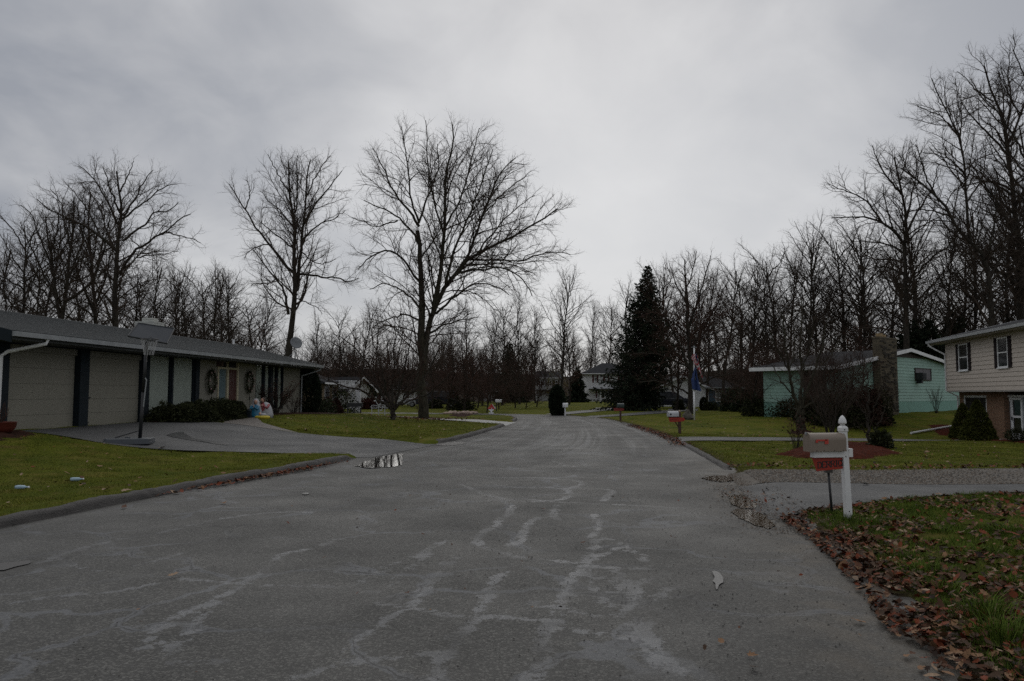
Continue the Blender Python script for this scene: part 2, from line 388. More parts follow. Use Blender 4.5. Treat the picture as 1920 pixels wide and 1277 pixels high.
def asphalt_mat(name, base, attrs=False, fine=1.0, wet=.5, brown=0.0):
    m = bpy.data.materials.new(name); m.use_nodes = True; t = m.node_tree; b = t.nodes['Principled BSDF']
    g = N(t, 'ShaderNodeNewGeometry'); pos = g.outputs['Position']
    def noise(sc, det=4.0, rough=.55, vec=pos, dist=0.):
        n = N(t, 'ShaderNodeTexNoise', inp={'Scale': sc, 'Detail': det, 'Roughness': rough, 'Distortion': dist}); LK(t, vec, n.inputs['Vector']); return n.outputs[0]
    lo = tuple(v * .38 for v in base); hi = tuple(v * 2.4 for v in base)
    vo = N(t, 'ShaderNodeTexVoronoi', inp={'Scale': 50 * fine}); LK(t, pos, vo.inputs['Vector'])
    sp_ = N(t, 'ShaderNodeSeparateColor'); LK(t, vo.outputs['Color'], sp_.inputs[0])
    stone = mix_(t, ramp_(t, sp_.outputs[0], [(.15, 0.), (.95, 1.)]), lo, hi)
    stone = mix_(t, ramp_(t, vo.outputs['Distance'], [(.38, 0.), (.62, 1.)]), stone, tuple(v * .3 for v in base))
    c = mix_(t, .3, stone, mix_(t, noise(160 * fine, 2), tuple(v * .3 for v in base), tuple(v * 1.8 for v in base)))
    big = ramp_(t, noise(.55, 5, .6), [(.3, 0.), (.7, 1.)])
    c = mix_(t, big, mix_(t, .28, c, (0, 0, 0)), c)
    c = mix_(t, ramp_(t, noise(2.3, 6, .7), [(.36, 0.), (.58, 1.)]), mix_(t, .25, c, (0, 0, 0)), c)
    # pits and loose black grit
    v2 = N(t, 'ShaderNodeTexVoronoi', inp={'Scale': 17.0}); LK(t, pos, v2.inputs['Vector'])
    s2 = N(t, 'ShaderNodeSeparateColor'); LK(t, v2.outputs['Color'], s2.inputs[0])
    grit = math_(t, 'MULTIPLY', math_(t, 'LESS_THAN', v2.outputs['Distance'], .15), math_(t, 'GREATER_THAN', s2.outputs[1], .35))
    gm = ramp_(t, noise(.9, 3), [(.36, 0.), (.52, 1.)])
    grit = math_(t, 'MULTIPLY', grit, gm)
    rough = math_(t, 'ADD', math_(t, 'MULTIPLY', noise(.7, 4), .5), .50 - wet * .2)
    if attrs:
        sl = N(t, 'ShaderNodeAttribute', attribute_name='seal').outputs['Fac']
        jit = math_(t, 'MULTIPLY', math_(t, 'SUBTRACT', noise(5, 6, .85), .5), 1.05)
        sf = ramp_(t, math_(t, 'ADD', sl, jit), [(.985, 0.), (1.05, 1.)])
        sf = math_(t, 'MULTIPLY', sf, ramp_(t, noise(1.1, 3), [(.34, .1), (.58, 1.)]))
        sf = math_(t, 'MULTIPLY', sf, ramp_(t, noise(75, 3, .8), [(.30, .35), (.44, 1.)]))
        c = mix_(t, math_(t, 'MULTIPLY', sf, .75), c, mix_(t, noise(3, 3), (.080, .086, .096), (.132, .138, .150)))
        rough = mix_(t, sf, rough, (.50, .50, .50))
        # hairline cracks down the middle of the filled lines
        ck = ramp_(t, math_(t, 'ADD', sl, math_(t, 'MULTIPLY', jit, .12)), [(1.06, 0.), (1.10, 1.)])
        ck = math_(t, 'MULTIPLY', ck, ramp_(t, noise(1.7, 3), [(.50, 0.), (.58, 1.)]))
        c = mix_(t, math_(t, 'MULTIPLY', ck, .7), c, (.02, .02, .02))
        dst = N(t, 'ShaderNodeVectorMath', operation='ADD'); LK(t, pos, dst.inputs[0]); nv = N(t, 'ShaderNodeTexNoise', inp={'Scale': 1.6, 'Detail': 5.0}); LK(t, pos, nv.inputs['Vector']); sv = N(t, 'ShaderNodeVectorMath', operation='SCALE'); LK(t, nv.outputs['Color'], sv.inputs[0]); sv.inputs['Scale'].default_value = .9; LK(t, sv.outputs[0], dst.inputs[1])
        vc = N(t, 'ShaderNodeTexVoronoi', feature='DISTANCE_TO_EDGE', inp={'Scale': .62}); LK(t, dst.outputs[0], vc.inputs['Vector'])
        cr = math_(t, 'MULTIPLY', ramp_(t, vc.outputs['Distance'], [(.008, 1.), (.018, 0.)]), ramp_(t, noise(.8, 3), [(.40, 0.), (.52, 1.)]))
        vj = math_(t, 'ADD', vc.outputs['Distance'], math_(t, 'MULTIPLY', math_(t, 'SUBTRACT', noise(5, 6, .85), .5), .10))
        sb = math_(t, 'MULTIPLY', ramp_(t, vj, [(.020, 1.), (.032, 0.)]), ramp_(t, noise(.55, 3), [(.42, 0.), (.56, 1.)]))
        sb = math_(t, 'MULTIPLY', sb, ramp_(t, noise(75, 3, .8), [(.30, .35), (.44, 1.)]))
        c = mix_(t, math_(t, 'MULTIPLY', sb, .62), c, (.118, .124, .135))
        cr = math_(t, 'MULTIPLY', ramp_(t, vc.outputs['Distance'], [(.003, 1.), (.009, 0.)]), ramp_(t, noise(.8, 3), [(.44, 0.), (.52, 1.)]))
        c = mix_(t, math_(t, 'MULTIPLY', cr, .85), c, (.006, .006, .006))
        # tyre marks that follow the bend, far part
        uv = N(t, 'ShaderNodeUVMap', uv_map='UVMap')
        mp = N(t, 'ShaderNodeMapping'); mp.inputs['Scale'].default_value = (2.6, .045, 1); LK(t, uv.outputs[0], mp.inputs[0])
        tr = noise(1.0, 4, .62, mp.outputs[0], .35)
        tf = N(t, 'ShaderNodeAttribute', attribute_name='far').outputs['Fac']
        f = math_(t, 'MULTIPLY', ramp_(t, tr, [(.36, 1.), (.50, 0.)]), tf)
        c = mix_(t, math_(t, 'MULTIPLY', f, .78), c, (.028, .027, .026))
        f2 = math_(t, 'MULTIPLY', ramp_(t, tr, [(.52, 0.), (.66, 1.)]), tf)
        c = mix_(t, math_(t, 'MULTIPLY', f2, .5), c, (.17, .17, .17))
        # silt along the right side, dark damp along the kerb
        ed = N(t, 'ShaderNodeAttribute', attribute_name='silt').outputs['Fac']
        f = math_(t, 'MULTIPLY', ed, ramp_(t, noise(2.6, 5, .7), [(.36, 0.), (.62, 1.)]))
        c = mix_(t, math_(t, 'MULTIPLY', f, .6), c, (.120, .098, .070))
        dk = N(t, 'ShaderNodeAttribute', attribute_name='damp').outputs['Fac']
        f = math_(t, 'MULTIPLY', dk, ramp_(t, noise(2.0, 5, .7), [(.38, 0.), (.6, 1.)]))
        c = mix_(t, math_(t, 'MULTIPLY', f, .62), c, (.026, .024, .021))
    c = mix_(t, math_(t, 'MULTIPLY', grit, .92), c, (.012, .011, .010))
    if brown:
        c = mix_(t, math_(t, 'MULTIPLY', ramp_(t, noise(3, 5, .7), [(.35, 0.), (.65, 1.)]), brown), c, (.075, .055, .035))
    LK(t, c, b.inputs['Base Color']); LK(t, rough, b.inputs['Roughness']); b.inputs['Specular IOR Level'].default_value = .5
    hgt = math_(t, 'ADD', math_(t, 'MULTIPLY', math_(t, 'SUBTRACT', .6, vo.outputs['Distance']), .8), noise(130 * fine, 2))
    bp = N(t, 'ShaderNodeBump', inp={'Strength': .55, 'Distance': .006}); LK(t, hgt, bp.inputs['Height']); LK(t, bp.outputs[0], b.inputs['Normal'])
    return m
M_ROAD = asphalt_mat('road_asphalt', (.069, .068, .062), attrs=True, wet=.3)
M_DRIVE = asphalt_mat('driveway_asphalt', (.058, .060, .062), fine=1.8, wet=.35)
M_GRAVEL = asphalt_mat('gravel', (.105, .092, .076), fine=.42, wet=-.3, brown=.6)
M_CONC = mat('pale_concrete', (.30, .30, .29), .7, .15, 2.0, .2, 40, space='World')
M_CURB = mat('kerb_asphalt', (.034, .031, .029), .75, .35, 5.0, 1.0, 45, space='World')
M_MULCH = foliage_mat('red_mulch', (.018, .008, .006), (.060, .020, .014), 6)

def attr(me, name, vals):
    a = me.attributes.new(name, 'FLOAT', 'POINT'); a.data.foreach_set('value', np.asarray(vals, np.float32))

# ------------------------------------------------------------------ ground sheet
def axis(parts):
    o = []
    for a, b, st in parts: o.append(np.arange(a, b - 1e-6, st))
    o.append([parts[-1][1]]); return np.concatenate(o)
gx = axis([(-420, -60, 18), (-60, -20, 1.0), (-20, -8, .28), (-8, 10, .14), (10, 30, .4), (30, 60, 1.5), (60, 420, 18)])
gy = axis([(-40, -8, 8), (-8, 2, .5), (2, 17, .14), (17, 36, .25), (36, 72, .4), (72, 160, 2), (160, 480, 16)])
X, Y = np.meshgrid(gx, gy); xf, yf = X.ravel(), Y.ravel()
z = H(xf, yf); s, left = road_s(xf, yf)
cv = carve(xf, yf)
near = (yf < 60)
tex = (vnoise(xf, yf, 1.1, 1) - .5) * .05 + (vnoise(xf, yf, 4.3, 2) - .5) * .022
z = z + tex * sstep(s, 0, .5) * near
# inside the road the sheet dips under the asphalt; the right edge is ragged
rag = np.where(left, 0, (vnoise(xf, yf, 2.3, 5) - .5) * .55 + (vnoise(xf, yf, 8, 6) - .5) * .22)
z = z - .13 * (1 - sstep(s + rag, -.15, .12)) - .12 * cv
nx, ny = len(gx), len(gy)
idx = np.arange(nx * ny).reshape(ny, nx)
q = np.stack([idx[:-1, :-1], idx[:-1, 1:], idx[1:, 1:], idx[1:, :-1]], -1).reshape(-1, 4)
me = mesh_arrays('lawn', np.stack([xf, yf, z], 1), quads=q, smooth=True, mat=M_LAWN)
soil = np.where(left, 0, 1 - sstep(s, .05, .75)) * (yf < 60)
soil = np.maximum(soil, .8 * (1 - sstep(s - 0, .0, 2.2)) * (~left) * (yf < 10.5))
attr(me, 'soil', soil); attr(me, 'wood', np.maximum(sstep(yf, 120, 160), sstep(np.abs(xf), 45, 60)))
tag(mobj('ground', me), kind='structure')

PUD = [G0(*q) for q in ((700, 868), (730, 864), (1392, 942), (1420, 974), (1350, 898), (1346, 1088), (25, 1062))]
def PD(x, y): return np.min([np.maximum(0, np.hypot((x - a) / r, (y - b) / q) - 1) for (a, b), (r, q) in zip(PUD, ((.5, .9), (.5, .9), (.3, .8), (.35, .7), (.45, .5), (.1, .3), (.3, .2)))], axis=0)
# ------------------------------------------------------------------ road
def road_mesh():
    rows_y = None
    l = resample(LEFT, .05); r = resample(RIGHT, .05)
    def par(pl): d = np.r_[0, np.cumsum(np.hypot(*np.diff(pl, axis=0).T))]; return d / d[-1]
    # pair the edges by y as far as the bend, afterwards by length
    keyL, keyR = [], []
    ys = np.concatenate([np.arange(-8, 2, .5), np.arange(2, 16, .06), np.arange(16, 50, .35)])
    kl = np.argmax(l[:, 1] >= 50); kr = np.argmax(r[:, 1] >= 50)
    A = np.stack([np.interp(ys, l[:kl + 1, 1], l[:kl + 1, 0]), ys], 1); B = np.stack([np.interp(ys, r[:kr + 1, 1], r[:kr + 1, 0]), ys], 1)
    tt = np.linspace(0, 1, 90)
    def part(pl, k): q = pl[k:]; p = par(q); return np.stack([np.interp(tt, p, q[:, 0]), np.interp(tt, p, q[:, 1])], 1)
    A = np.vstack([A, part(l, kl)]); B = np.vstack([B, part(r, kr)])
    nc = 130; u = np.linspace(-.035, 1.075, nc)
    Pt = A[:, None, :] * (1 - u[None, :, None]) + B[:, None, :] * u[None, :, None]
    alen = np.r_[0, np.cumsum(np.hypot(*np.diff((A + B) / 2, axis=0).T))]
    V = np.concatenate([Pt, np.zeros(Pt.shape[:2] + (1,))], 2); nr = len(A)
    x, y = V[..., 0].ravel(), V[..., 1].ravel()
    zz = (vnoise(x, y, .5, 9) - .5) * .012
    V = V.reshape(-1, 3); V[:, 2] = zz
    ii = np.arange(nr * nc).reshape(nr, nc)
    q = np.stack([ii[:-1, :-1], ii[:-1, 1:], ii[1:, 1:], ii[1:, :-1]], -1).reshape(-1, 4)
    me = mesh_arrays('road', V, quads=q, smooth=True, mat=M_ROAD)
    uvw = np.stack([np.tile(u * 8.0, nr), np.repeat(alen, nc)], 1)
    ul = me.uv_layers.new(name='UVMap'); li = np.empty(len(me.loops), np.int32); me.loops.foreach_get('vertex_index', li)
    ul.data.foreach_set('uv', uvw[li].astype(np.float32).ravel())
    # lines of worn crack filler, traced where the photograph shows them
    Z6 = lambda a: (560 + a[0] / 2.569, 780 + a[1] / 2.569)
    Z5 = lambda a: (a[0] / 2.569, 780 + a[1] / 2.569)
    B6 = [(.10, (1420,475),(1445,520),(1440,555),(1395,580),(1440,600),(1400,680),(1380,710),(1350,750),(1290,800),(1290,850),(1260,900),(1230,960)),
     (.13, (1225,985),(1170,1060),(1180,1130),(1190,1180),(1150,1230),(1090,1290)),
     (.08, (1460,590),(1530,600),(1600,640),(1660,680),(1690,740)), (.07, (1380,710),(1480,660),(1540,630),(1600,640)),
     (.08, (870,680),(1000,680),(1120,685),(1250,700),(1380,715),(1500,730),(1640,740)), (.09, (1380,720),(1480,730),(1550,760),(1590,800),(1610,850),(1600,910),(1560,960)),
     (.07, (1390,750),(1420,830),(1460,890),(1510,920)), (.05, (1400,755),(1500,790),(1550,830),(1570,850),(1470,850)),
     (.07, (0,810),(150,820),(280,835),(350,850),(370,900),(500,915),(600,935),(720,955),(860,965),(1060,970),(1210,990),(1300,1020),(1420,1045),(1560,1060),(1610,1080)),
     (.07, (1150,915),(1300,925),(1400,960),(1560,965),(1600,1000),(1700,1040),(1750,1130),(1800,1200),(1850,1240)), (.12, (1700,1000),(1640,1060),(1680,1120),(1740,1200)),
     (.10, (760,680),(680,730),(650,790),(590,840),(560,900)), (.06, (470,940),(400,1010),(300,1060),(210,1120)),
     (.11, (860,970),(780,1040),(740,1090),(720,1150),(690,1200),(660,1290)), (.07, (700,1140),(560,1150),(420,1170),(280,1180),(150,1200),(50,1240),(0,1260)),
     (.12, (1030,430),(1020,470),(960,500),(960,530),(880,560),(850,600),(900,640),(1070,680)), (.12, (1240,430),(1220,490),(1250,500)), (.12, (1160,490),(1100,520),(1080,580),(1030,630)),
     (.08, (940,400),(1060,410),(1280,415),(1600,430),(1850,445)), (.14, (870,290),(960,300),(1080,295),(1200,300),(1380,315),(1350,340),(1280,350),(1310,370),(1290,400),(1200,410),(1100,400)),
     (.06, (560,235),(800,245),(1060,250),(1300,255),(1550,275),(1850,300)), (.10, (1000,750),(940,780),(920,850),(880,900),(860,960)), (.14, (1450,350),(1520,360),(1480,390),(1470,410)),
     (.07, (350,850),(420,820),(520,750),(600,690),(640,650)), (.06, (240,830),(350,770),(480,700),(620,650),(700,600)), (.10, (1780,760),(1640,800),(1620,860)),
     (.10, (1850,820),(1760,840),(1730,880),(1760,940),(1800,960)), (.10, (950,330),(1060,350),(1180,345),(1280,350)), (.12, (1230,215),(1280,240),(1400,250)), (.10, (780,330),(900,380),(1000,400))]
    B5 = [(.05, (0,860),(150,850),(320,830),(500,790),(700,770),(900,785),(1060,800),(1220,810),(1640,825)), (.09, (170,715),(350,650),(550,600),(750,570),(950,520),(1150,480),(1400,460),(1500,465)),
     (.05, (270,690),(400,740),(600,765),(820,780)), (.09, (1640,590),(1500,640),(1350,660),(1300,720),(1230,770),(1050,880),(880,950),(750,1030),(700,1110)),
     (.09, (1050,890),(960,960),(920,1050),(820,1110),(800,1180),(960,1190),(1060,1180)), (.06, (680,720),(780,690),(880,660),(1050,620)), (.05, (60,900),(300,860),(560,850),(760,800))]
    seal = np.zeros(len(x))
    for lst, Zf in ((B6, Z6), (B5, Z5)):
        for b in lst:
            w = b[0] * .38; pl = smooth_pl(np.array([G0(*Zf(p)) for p in b[1:]]), 2)
            m = (y < pl[:, 1].max() + 1) & (y > pl[:, 1].min() - 1)
            d = dist_pl(x[m], y[m], pl); seal[m] = np.maximum(seal[m], np.maximum(0, 1 - (d - w) / .4))
    attr(me, 'seal', seal); attr(me, 'far', sstep(y, 17, 27))
    dr = dist_pl(x, y, RIGHT); dl = dist_pl(x, y, LEFT)
    attr(me, 'silt', (1 - sstep(dr, .1, 1.15)) * (1 - sstep(y, 14, 24))); attr(me, 'damp', np.clip(np.maximum(np.maximum(1 - sstep(dl, .0, .8), 1.3 * (1 - sstep(np.hypot(x - 3.6, (y - 12) * .4), 0, 1.6))), .62 * (1 - sstep(dr, .9, 2.6)) * (1 - sstep(y, 10, 20))) + 1.2 * (1 - sstep(PD(x, y), 0, .4)), 0, 1.5))
    tag(mobj('road', me), kind='structure')
road_mesh()

def strip(name, key, m, rows=26, extra=0.0, jag=0.0):
    a, b, lift = STRIPS[key]
    a = resample(a, .22); b = resample(b, .22); n = max(len(a), len(b)); tt = np.linspace(0, 1, n)
    A = np.stack([np.interp(tt, np.linspace(0, 1, len(a)), a[:, k]) for k in (0, 1)], 1); B = np.stack([np.interp(tt, np.linspace(0, 1, len(b)), b[:, k]) for k in (0, 1)], 1)
    u = np.linspace(0, 1, rows); Pt = A[:, None] * (1 - u[None, :, None]) + B[:, None] * u[None, :, None]
    x, y = Pt[..., 0].ravel(), Pt[..., 1].ravel(); z = H(x, y)
    s, lf = road_s(x, y); z = z - np.where(lf, .105 * sstep(s, 0, .16) * (1 - sstep(s, .3, 2.5)), 0)
    z = np.maximum(z, 0) * (1 - sstep(s, .0, 1.0)) + z * sstep(s, .0, 1.0) + lift * sstep(s, -.1, .8) + .007 * (1 - sstep(s, 0, .8))
    ii = np.arange(len(x)).reshape(n, rows); q = np.stack([ii[:-1, :-1], ii[1:, :-1], ii[1:, 1:], ii[:-1, 1:]], -1).reshape(-1, 4)
    me = mesh_arrays(name, np.stack([x, y, z], 1), quads=q, smooth=True, mat=m)
    return tag(mobj(name, me), kind='structure')
strip('driveway', 'driveway_left', M_DRIVE)
strip('path', 'front_walk', mat('walk_brown', (.075, .062, .052), .6, .2, 4, .3, 50, space='World'), 8)
strip('driveway', 'driveway_right', M_DRIVE)
strip('gravel_verge', 'gravel_verge', M_GRAVEL)
strip('driveway', 'driveway_thin', M_DRIVE, 10)
strip('driveway', 'driveway_pale', M_CONC, 8)
strip('sidewalk', 'sidewalk', M_CONC, 4)
strip('driveway', 'driveway_far', M_DRIVE, 6)
strip('driveway', 'driveway_farther', mat('dull_concrete', (.15, .15, .145), .8, .15, 2.0, .2, 40, space='World'), 6)

# rolled asphalt kerb on the left, broken at the driveways
def kerb(pl, w=.2, h=.125, inner=1, rough=.012, name='kerb'):
    pl = resample(pl, .05); d = np.gradient(pl, axis=0); d /= np.linalg.norm(d, axis=1)[:, None]; nrm = np.stack([-d[:, 1], d[:, 0]], 1) * inner
    prof = [(-.02, -.02), (0.0, .015), (.02, h * .62), (.06, h * .93), (.11, h), (w, h * .96), (w + .05, h * .6), (w + .06, -.05)]
    n = len(pl); m = len(prof); V = np.zeros((n, m, 3)); L = np.r_[0, np.cumsum(np.hypot(*np.diff(pl, axis=0).T))]
    dip = 1 - .3 * np.exp(-((L % 3.1 - 1.5 + (vnoise(L // 3.1, L * 0, 1, 3) - .5) * 2) / .035) ** 2) - .12 * (vnoise(L, L * 0, .7, 6) > .72)
    end = sstep(L, 0, .5) * sstep(L[-1] - L, 0, .5)
    for j, (o, zz) in enumerate(prof):
        jit = (vnoise(L, np.full(n, j * .37), 2.2, 4) - .5) * rough * 2.4 + (vnoise(L, np.full(n, j * 1.7), 9, 8) - .5) * rough * 1.5
        V[:, j, 0] = pl[:, 0] + nrm[:, 0] * (o + jit); V[:, j, 1] = pl[:, 1] + nrm[:, 1] * (o + jit)
        V[:, j, 2] = (zz if zz < 0 else zz * (.15 + .85 * end) * dip) + (jit if j in (3, 4, 5) else 0)
    ii = np.arange(n * m).reshape(n, m); q = np.stack([ii[:-1, :-1], ii[:-1, 1:], ii[1:, 1:], ii[1:, :-1]], -1).reshape(-1, 4)
    tag(mobj(name, mesh_arrays(name, V, quads=q, smooth=True, mat=M_CURB)), kind='structure')
Lr = resample(LEFT, .1)
kerb(Lr[(Lr[:, 1] < 19.6) & (Lr[:, 0] > -9)]); kerb(Lr[(Lr[:, 1] > 25.2) & (Lr[:, 1] < 39.6)]); kerb(Lr[(Lr[:, 1] > 44.7) & (Lr[:, 0] > -6)])
Rr = resample(RIGHT, .1)
kerb(Rr[(Rr[:, 1] > 16.6) & (Rr[:, 1] < 25.6)], w=.12, h=.07, inner=-1)
kerb(Rr[(Rr[:, 1] > 28.4) & (Rr[:, 1] < 44)], w=.10, h=.045, inner=-1)

# puddles
def puddle(cx, cy, rx, ry, seed, m, rot=0.0, z=.012, amp=.5):
    n = 64; a = np.linspace(0, 2 * PI, n, endpoint=False)
    r = 1 + amp * (vnoise(np.cos(a) * 1.4 + seed, np.sin(a) * 1.4, 1.0, seed) - .5) * 1.6 + amp * (vnoise(np.cos(a) * 4 + seed, np.sin(a) * 4, 1.0, seed + 1) - .5) * .8
    x = r * rx * np.cos(a); y = r * ry * np.sin(a); c, s_ = math.cos(rot), math.sin(rot)
    V = [(cx, cy, z)] + [(cx + c * p - s_ * q, cy + s_ * p + c * q, z) for p, q in zip(x, y)]
    me = mesh_arrays('puddle', V, tris=[(0, i + 1, (i + 1) % n + 1) for i in range(n)], mat=m)
    tag(mobj('puddle', me), kind='structure')
def water_mat(name, col, rough=.02):
    m = bpy.data.materials.new(name); m.use_nodes = True; t = m.node_tree; b = t.nodes['Principled BSDF']
    g = N(t, 'ShaderNodeNewGeometry')
    n = N(t, 'ShaderNodeTexNoise', inp={'Scale': 9, 'Detail': 4}); LK(t, g.outputs['Position'], n.inputs['Vector'])
    LK(t, mix_(t, n.outputs[0], tuple(c * .6 for c in col), tuple(c * 1.4 for c in col)), b.inputs['Base Color'])
    b.inputs['Roughness'].default_value = rough; b.inputs['IOR'].default_value = 1.34; b.inputs['Specular IOR Level'].default_value = .42 if rough < .05 else .3
    return m
M_WAT = water_mat('puddle_water', (.02, .02, .02), .04); M_MUD = water_mat('muddy_water', (.050, .034, .019), .06)
M_WAT2 = water_mat('thin_water', (.07, .07, .07), .34)
def puddle_px(pts, m, seed, z=.012):
    pl = np.array([G0(*p) for p in pts + pts[:1]]); pl = smooth_pl(pl, 2); pl = resample(pl, .04)[:-1]; c = pl.mean(0)
    d = pl - c; r = np.linalg.norm(d, axis=1)[:, None] + 1e-6; k = 1 + (vnoise(pl[:, 0], pl[:, 1], 6, seed) - .5)[:, None] * .22 + (vnoise(pl[:, 0], pl[:, 1], 18, seed) - .5)[:, None] * .14
    pl = c + d * k; n = len(pl); V = [(c[0], c[1], z)] + [(a, b, z) for a, b in pl]
    tag(mobj('puddle', mesh_arrays('puddle', V, tris=[(0, i + 1, (i + 1) % n + 1) for i in range(n)], mat=m)), kind='structure')
puddle_px([(668, 874), (690, 863), (712, 857), (740, 852), (758, 852), (752, 862), (757, 870), (735, 877), (700, 878)], M_WAT, 3)
puddle_px([(1366, 930), (1392, 927), (1408, 938), (1424, 948), (1416, 956), (1380, 953), (1368, 942)], M_MUD, 5)
puddle_px([(1368, 958), (1400, 956), (1432, 964), (1452, 984), (1446, 995), (1412, 985), (1384, 972)], M_MUD, 6)
puddle_px([(1316, 897), (1340, 892), (1372, 893), (1386, 900), (1368, 904), (1336, 904)], M_MUD, 7)
puddle_px([(1335, 1073), (1342, 1071), (1349, 1074), (1352, 1082), (1358, 1087), (1357, 1094), (1349, 1097), (1347, 1103), (1344, 1111), (1341, 1103), (1342, 1096), (1336, 1092), (1341, 1085), (1337, 1079)], M_WAT2, 9)
puddle_px([(566, 926), (576, 924), (581, 927), (570, 929)], M_WAT2, 13)
puddle_px([(-10, 1058), (20, 1056), (34, 1056), (50, 1052), (62, 1056), (44, 1062), (30, 1064), (12, 1070), (0, 1072)], mat('pothole', (.025, .023, .022), .5, .3, 9, space='World'), 12)
puddle_px([(812, 834), (840, 829), (872, 829), (874, 833), (840, 837)], mat('pothole', (.025, .023, .022), .5, .3, 9, space='World'), 14)

def wet_patch(pts, m):
    pl = np.array([tuple(GP(*p))[:2] for p in pts + pts[:1]]); pl = resample(smooth_pl(pl, 2), .05)[:-1]; c = pl.mean(0); n = len(pl); k = n // 2
    a, b = pl[:k], pl[k:2 * k][::-1]; V = []; R = 4
    for q in np.linspace(0, 1, R): V += [(x, y) for x, y in a * (1 - q) + b * q]
    V = np.array(V); z = H(V[:, 0], V[:, 1]) + .030; ii = np.arange(R * k).reshape(R, k); q = np.stack([ii[:-1, :-1], ii[:-1, 1:], ii[1:, 1:], ii[1:, :-1]], -1).reshape(-1, 4)
    tag(mobj('puddle', mesh_arrays('puddle', np.stack([V[:, 0], V[:, 1], z], 1), quads=q, mat=m)), kind='structure')
wet_patch([(312, 818), (322, 814), (345, 811), (342, 813), (331, 818), (350, 821), (395, 828), (432, 835), (425, 837.5), (385, 831), (345, 825), (318, 820.5)], water_mat('wet_asphalt', (.026, .027, .029), .3))
# ------------------------------------------------------------------ trees
def bark_mat(name, lo, hi, sc=3.0):
    m = bpy.data.materials.new(name); m.use_nodes = True; t = m.node_tree; b = t.nodes['Principled BSDF']
    co = N(t, 'ShaderNodeTexCoord'); mp = N(t, 'ShaderNodeMapping'); mp.inputs['Scale'].default_value = (1, 1, .22); LK(t, co.outputs['Object'], mp.inputs[0])
    n = N(t, 'ShaderNodeTexNoise', inp={'Scale': sc * 5, 'Detail': 6.0, 'Roughness': .7}); LK(t, mp.outputs[0], n.inputs['Vector'])
    n2 = N(t, 'ShaderNodeTexNoise', inp={'Scale': sc * .4, 'Detail': 3.0}); LK(t, co.outputs['Object'], n2.inputs['Vector'])
    c = mix_(t, ramp_(t, n.outputs[0], [(.38, 0.), (.64, 1.)]), lo, hi); c = mix_(t, math_(t, 'MULTIPLY', ramp_(t, n2.outputs[0], [(.5, 0.), (.7, 1.)]), .4), c, (.038, .042, .024))
    LK(t, c, b.inputs['Base Color']); b.inputs['Roughness'].default_value = .85; b.inputs['Specular IOR Level'].default_value = .2
    bp = N(t, 'ShaderNodeBump', inp={'Strength': .9, 'Distance': .04}); LK(t, n.outputs[0], bp.inputs['Height']); LK(t, bp.outputs[0], b.inputs['Normal'])
    return m
M_BARK = bark_mat('bark', (.013, .010, .008), (.058, .049, .039))
M_BARKG = bark_mat('mossy_bark', (.014, .012, .008), (.062, .056, .038))
M_TWIG = mat('twigs', (.056, .043, .034), .9, .3, 2.0, spec=.08)
M_TWIGR = mat('reddish_twigs', (.058, .035, .027), .9, .3, 2.0, spec=.08)
M_DEADLEAF = foliage_mat('clinging_leaves', (.035, .014, .010), (.10, .040, .022), 2)

def tube_arrays(groups):
    """groups of (points N,m,3  radii N,m  sides) -> vertices, quads"""
    Vs, Qs, off = [], [], 0
    for pts, rad, sd in groups:
        if len(pts) == 0: continue
        Nn, m, _ = pts.shape
        T = np.gradient(pts, axis=1); T /= np.linalg.norm(T, axis=2, keepdims=True) + 1e-9
        ref = np.cross(T[:, 0], [0.31, 0.77, 0.55]); bad = np.linalg.norm(ref, axis=1) < .2; ref[bad] = np.cross(T[bad, 0], [1, 0, 0.]); ref /= np.linalg.norm(ref, axis=1)[:, None] + 1e-9
        U = np.empty_like(pts)
        for k in range(m):
            ref = ref - (ref * T[:, k]).sum(1)[:, None] * T[:, k]; ref /= np.linalg.norm(ref, axis=1)[:, None] + 1e-9; U[:, k] = ref
        Wv = np.cross(T, U); a = np.arange(sd) * 2 * PI / sd
        ring = pts[:, :, None] + rad[:, :, None, None] * (U[:, :, None] * np.cos(a)[None, None, :, None] + Wv[:, :, None] * np.sin(a)[None, None, :, None])
        ii = np.arange(Nn * m * sd).reshape(Nn, m, sd) + off; nxt = np.roll(ii, -1, axis=2)
        Vs.append(ring.reshape(-1, 3)); Qs.append(np.stack([ii[:, :-1], nxt[:, :-1], nxt[:, 1:], ii[:, 1:]], -1).reshape(-1, 4)); off += Nn * m * sd
    return np.concatenate(Vs), np.concatenate(Qs)
def grow(P0, D0, L, R, nseg, wob, trop, R_, tip=.25, bend=0.0):
    n = len(P0); D = D0 / (np.linalg.norm(D0, axis=1)[:, None] + 1e-9); pts = [P0]; p = P0
    drift = R_.normal(0, 1, (n, 3)) * bend
    for k in range(nseg):
        D = D + R_.normal(0, wob, (n, 3)) + drift / nseg; D[:, 2] += trop / nseg; D /= np.linalg.norm(D, axis=1)[:, None]
        p = p + D * (L / nseg)[:, None]; pts.append(p)
    t = np.linspace(0, 1, nseg + 1)
    return np.stack(pts, 1), R[:, None] * (1 - (1 - tip) * t)[None]
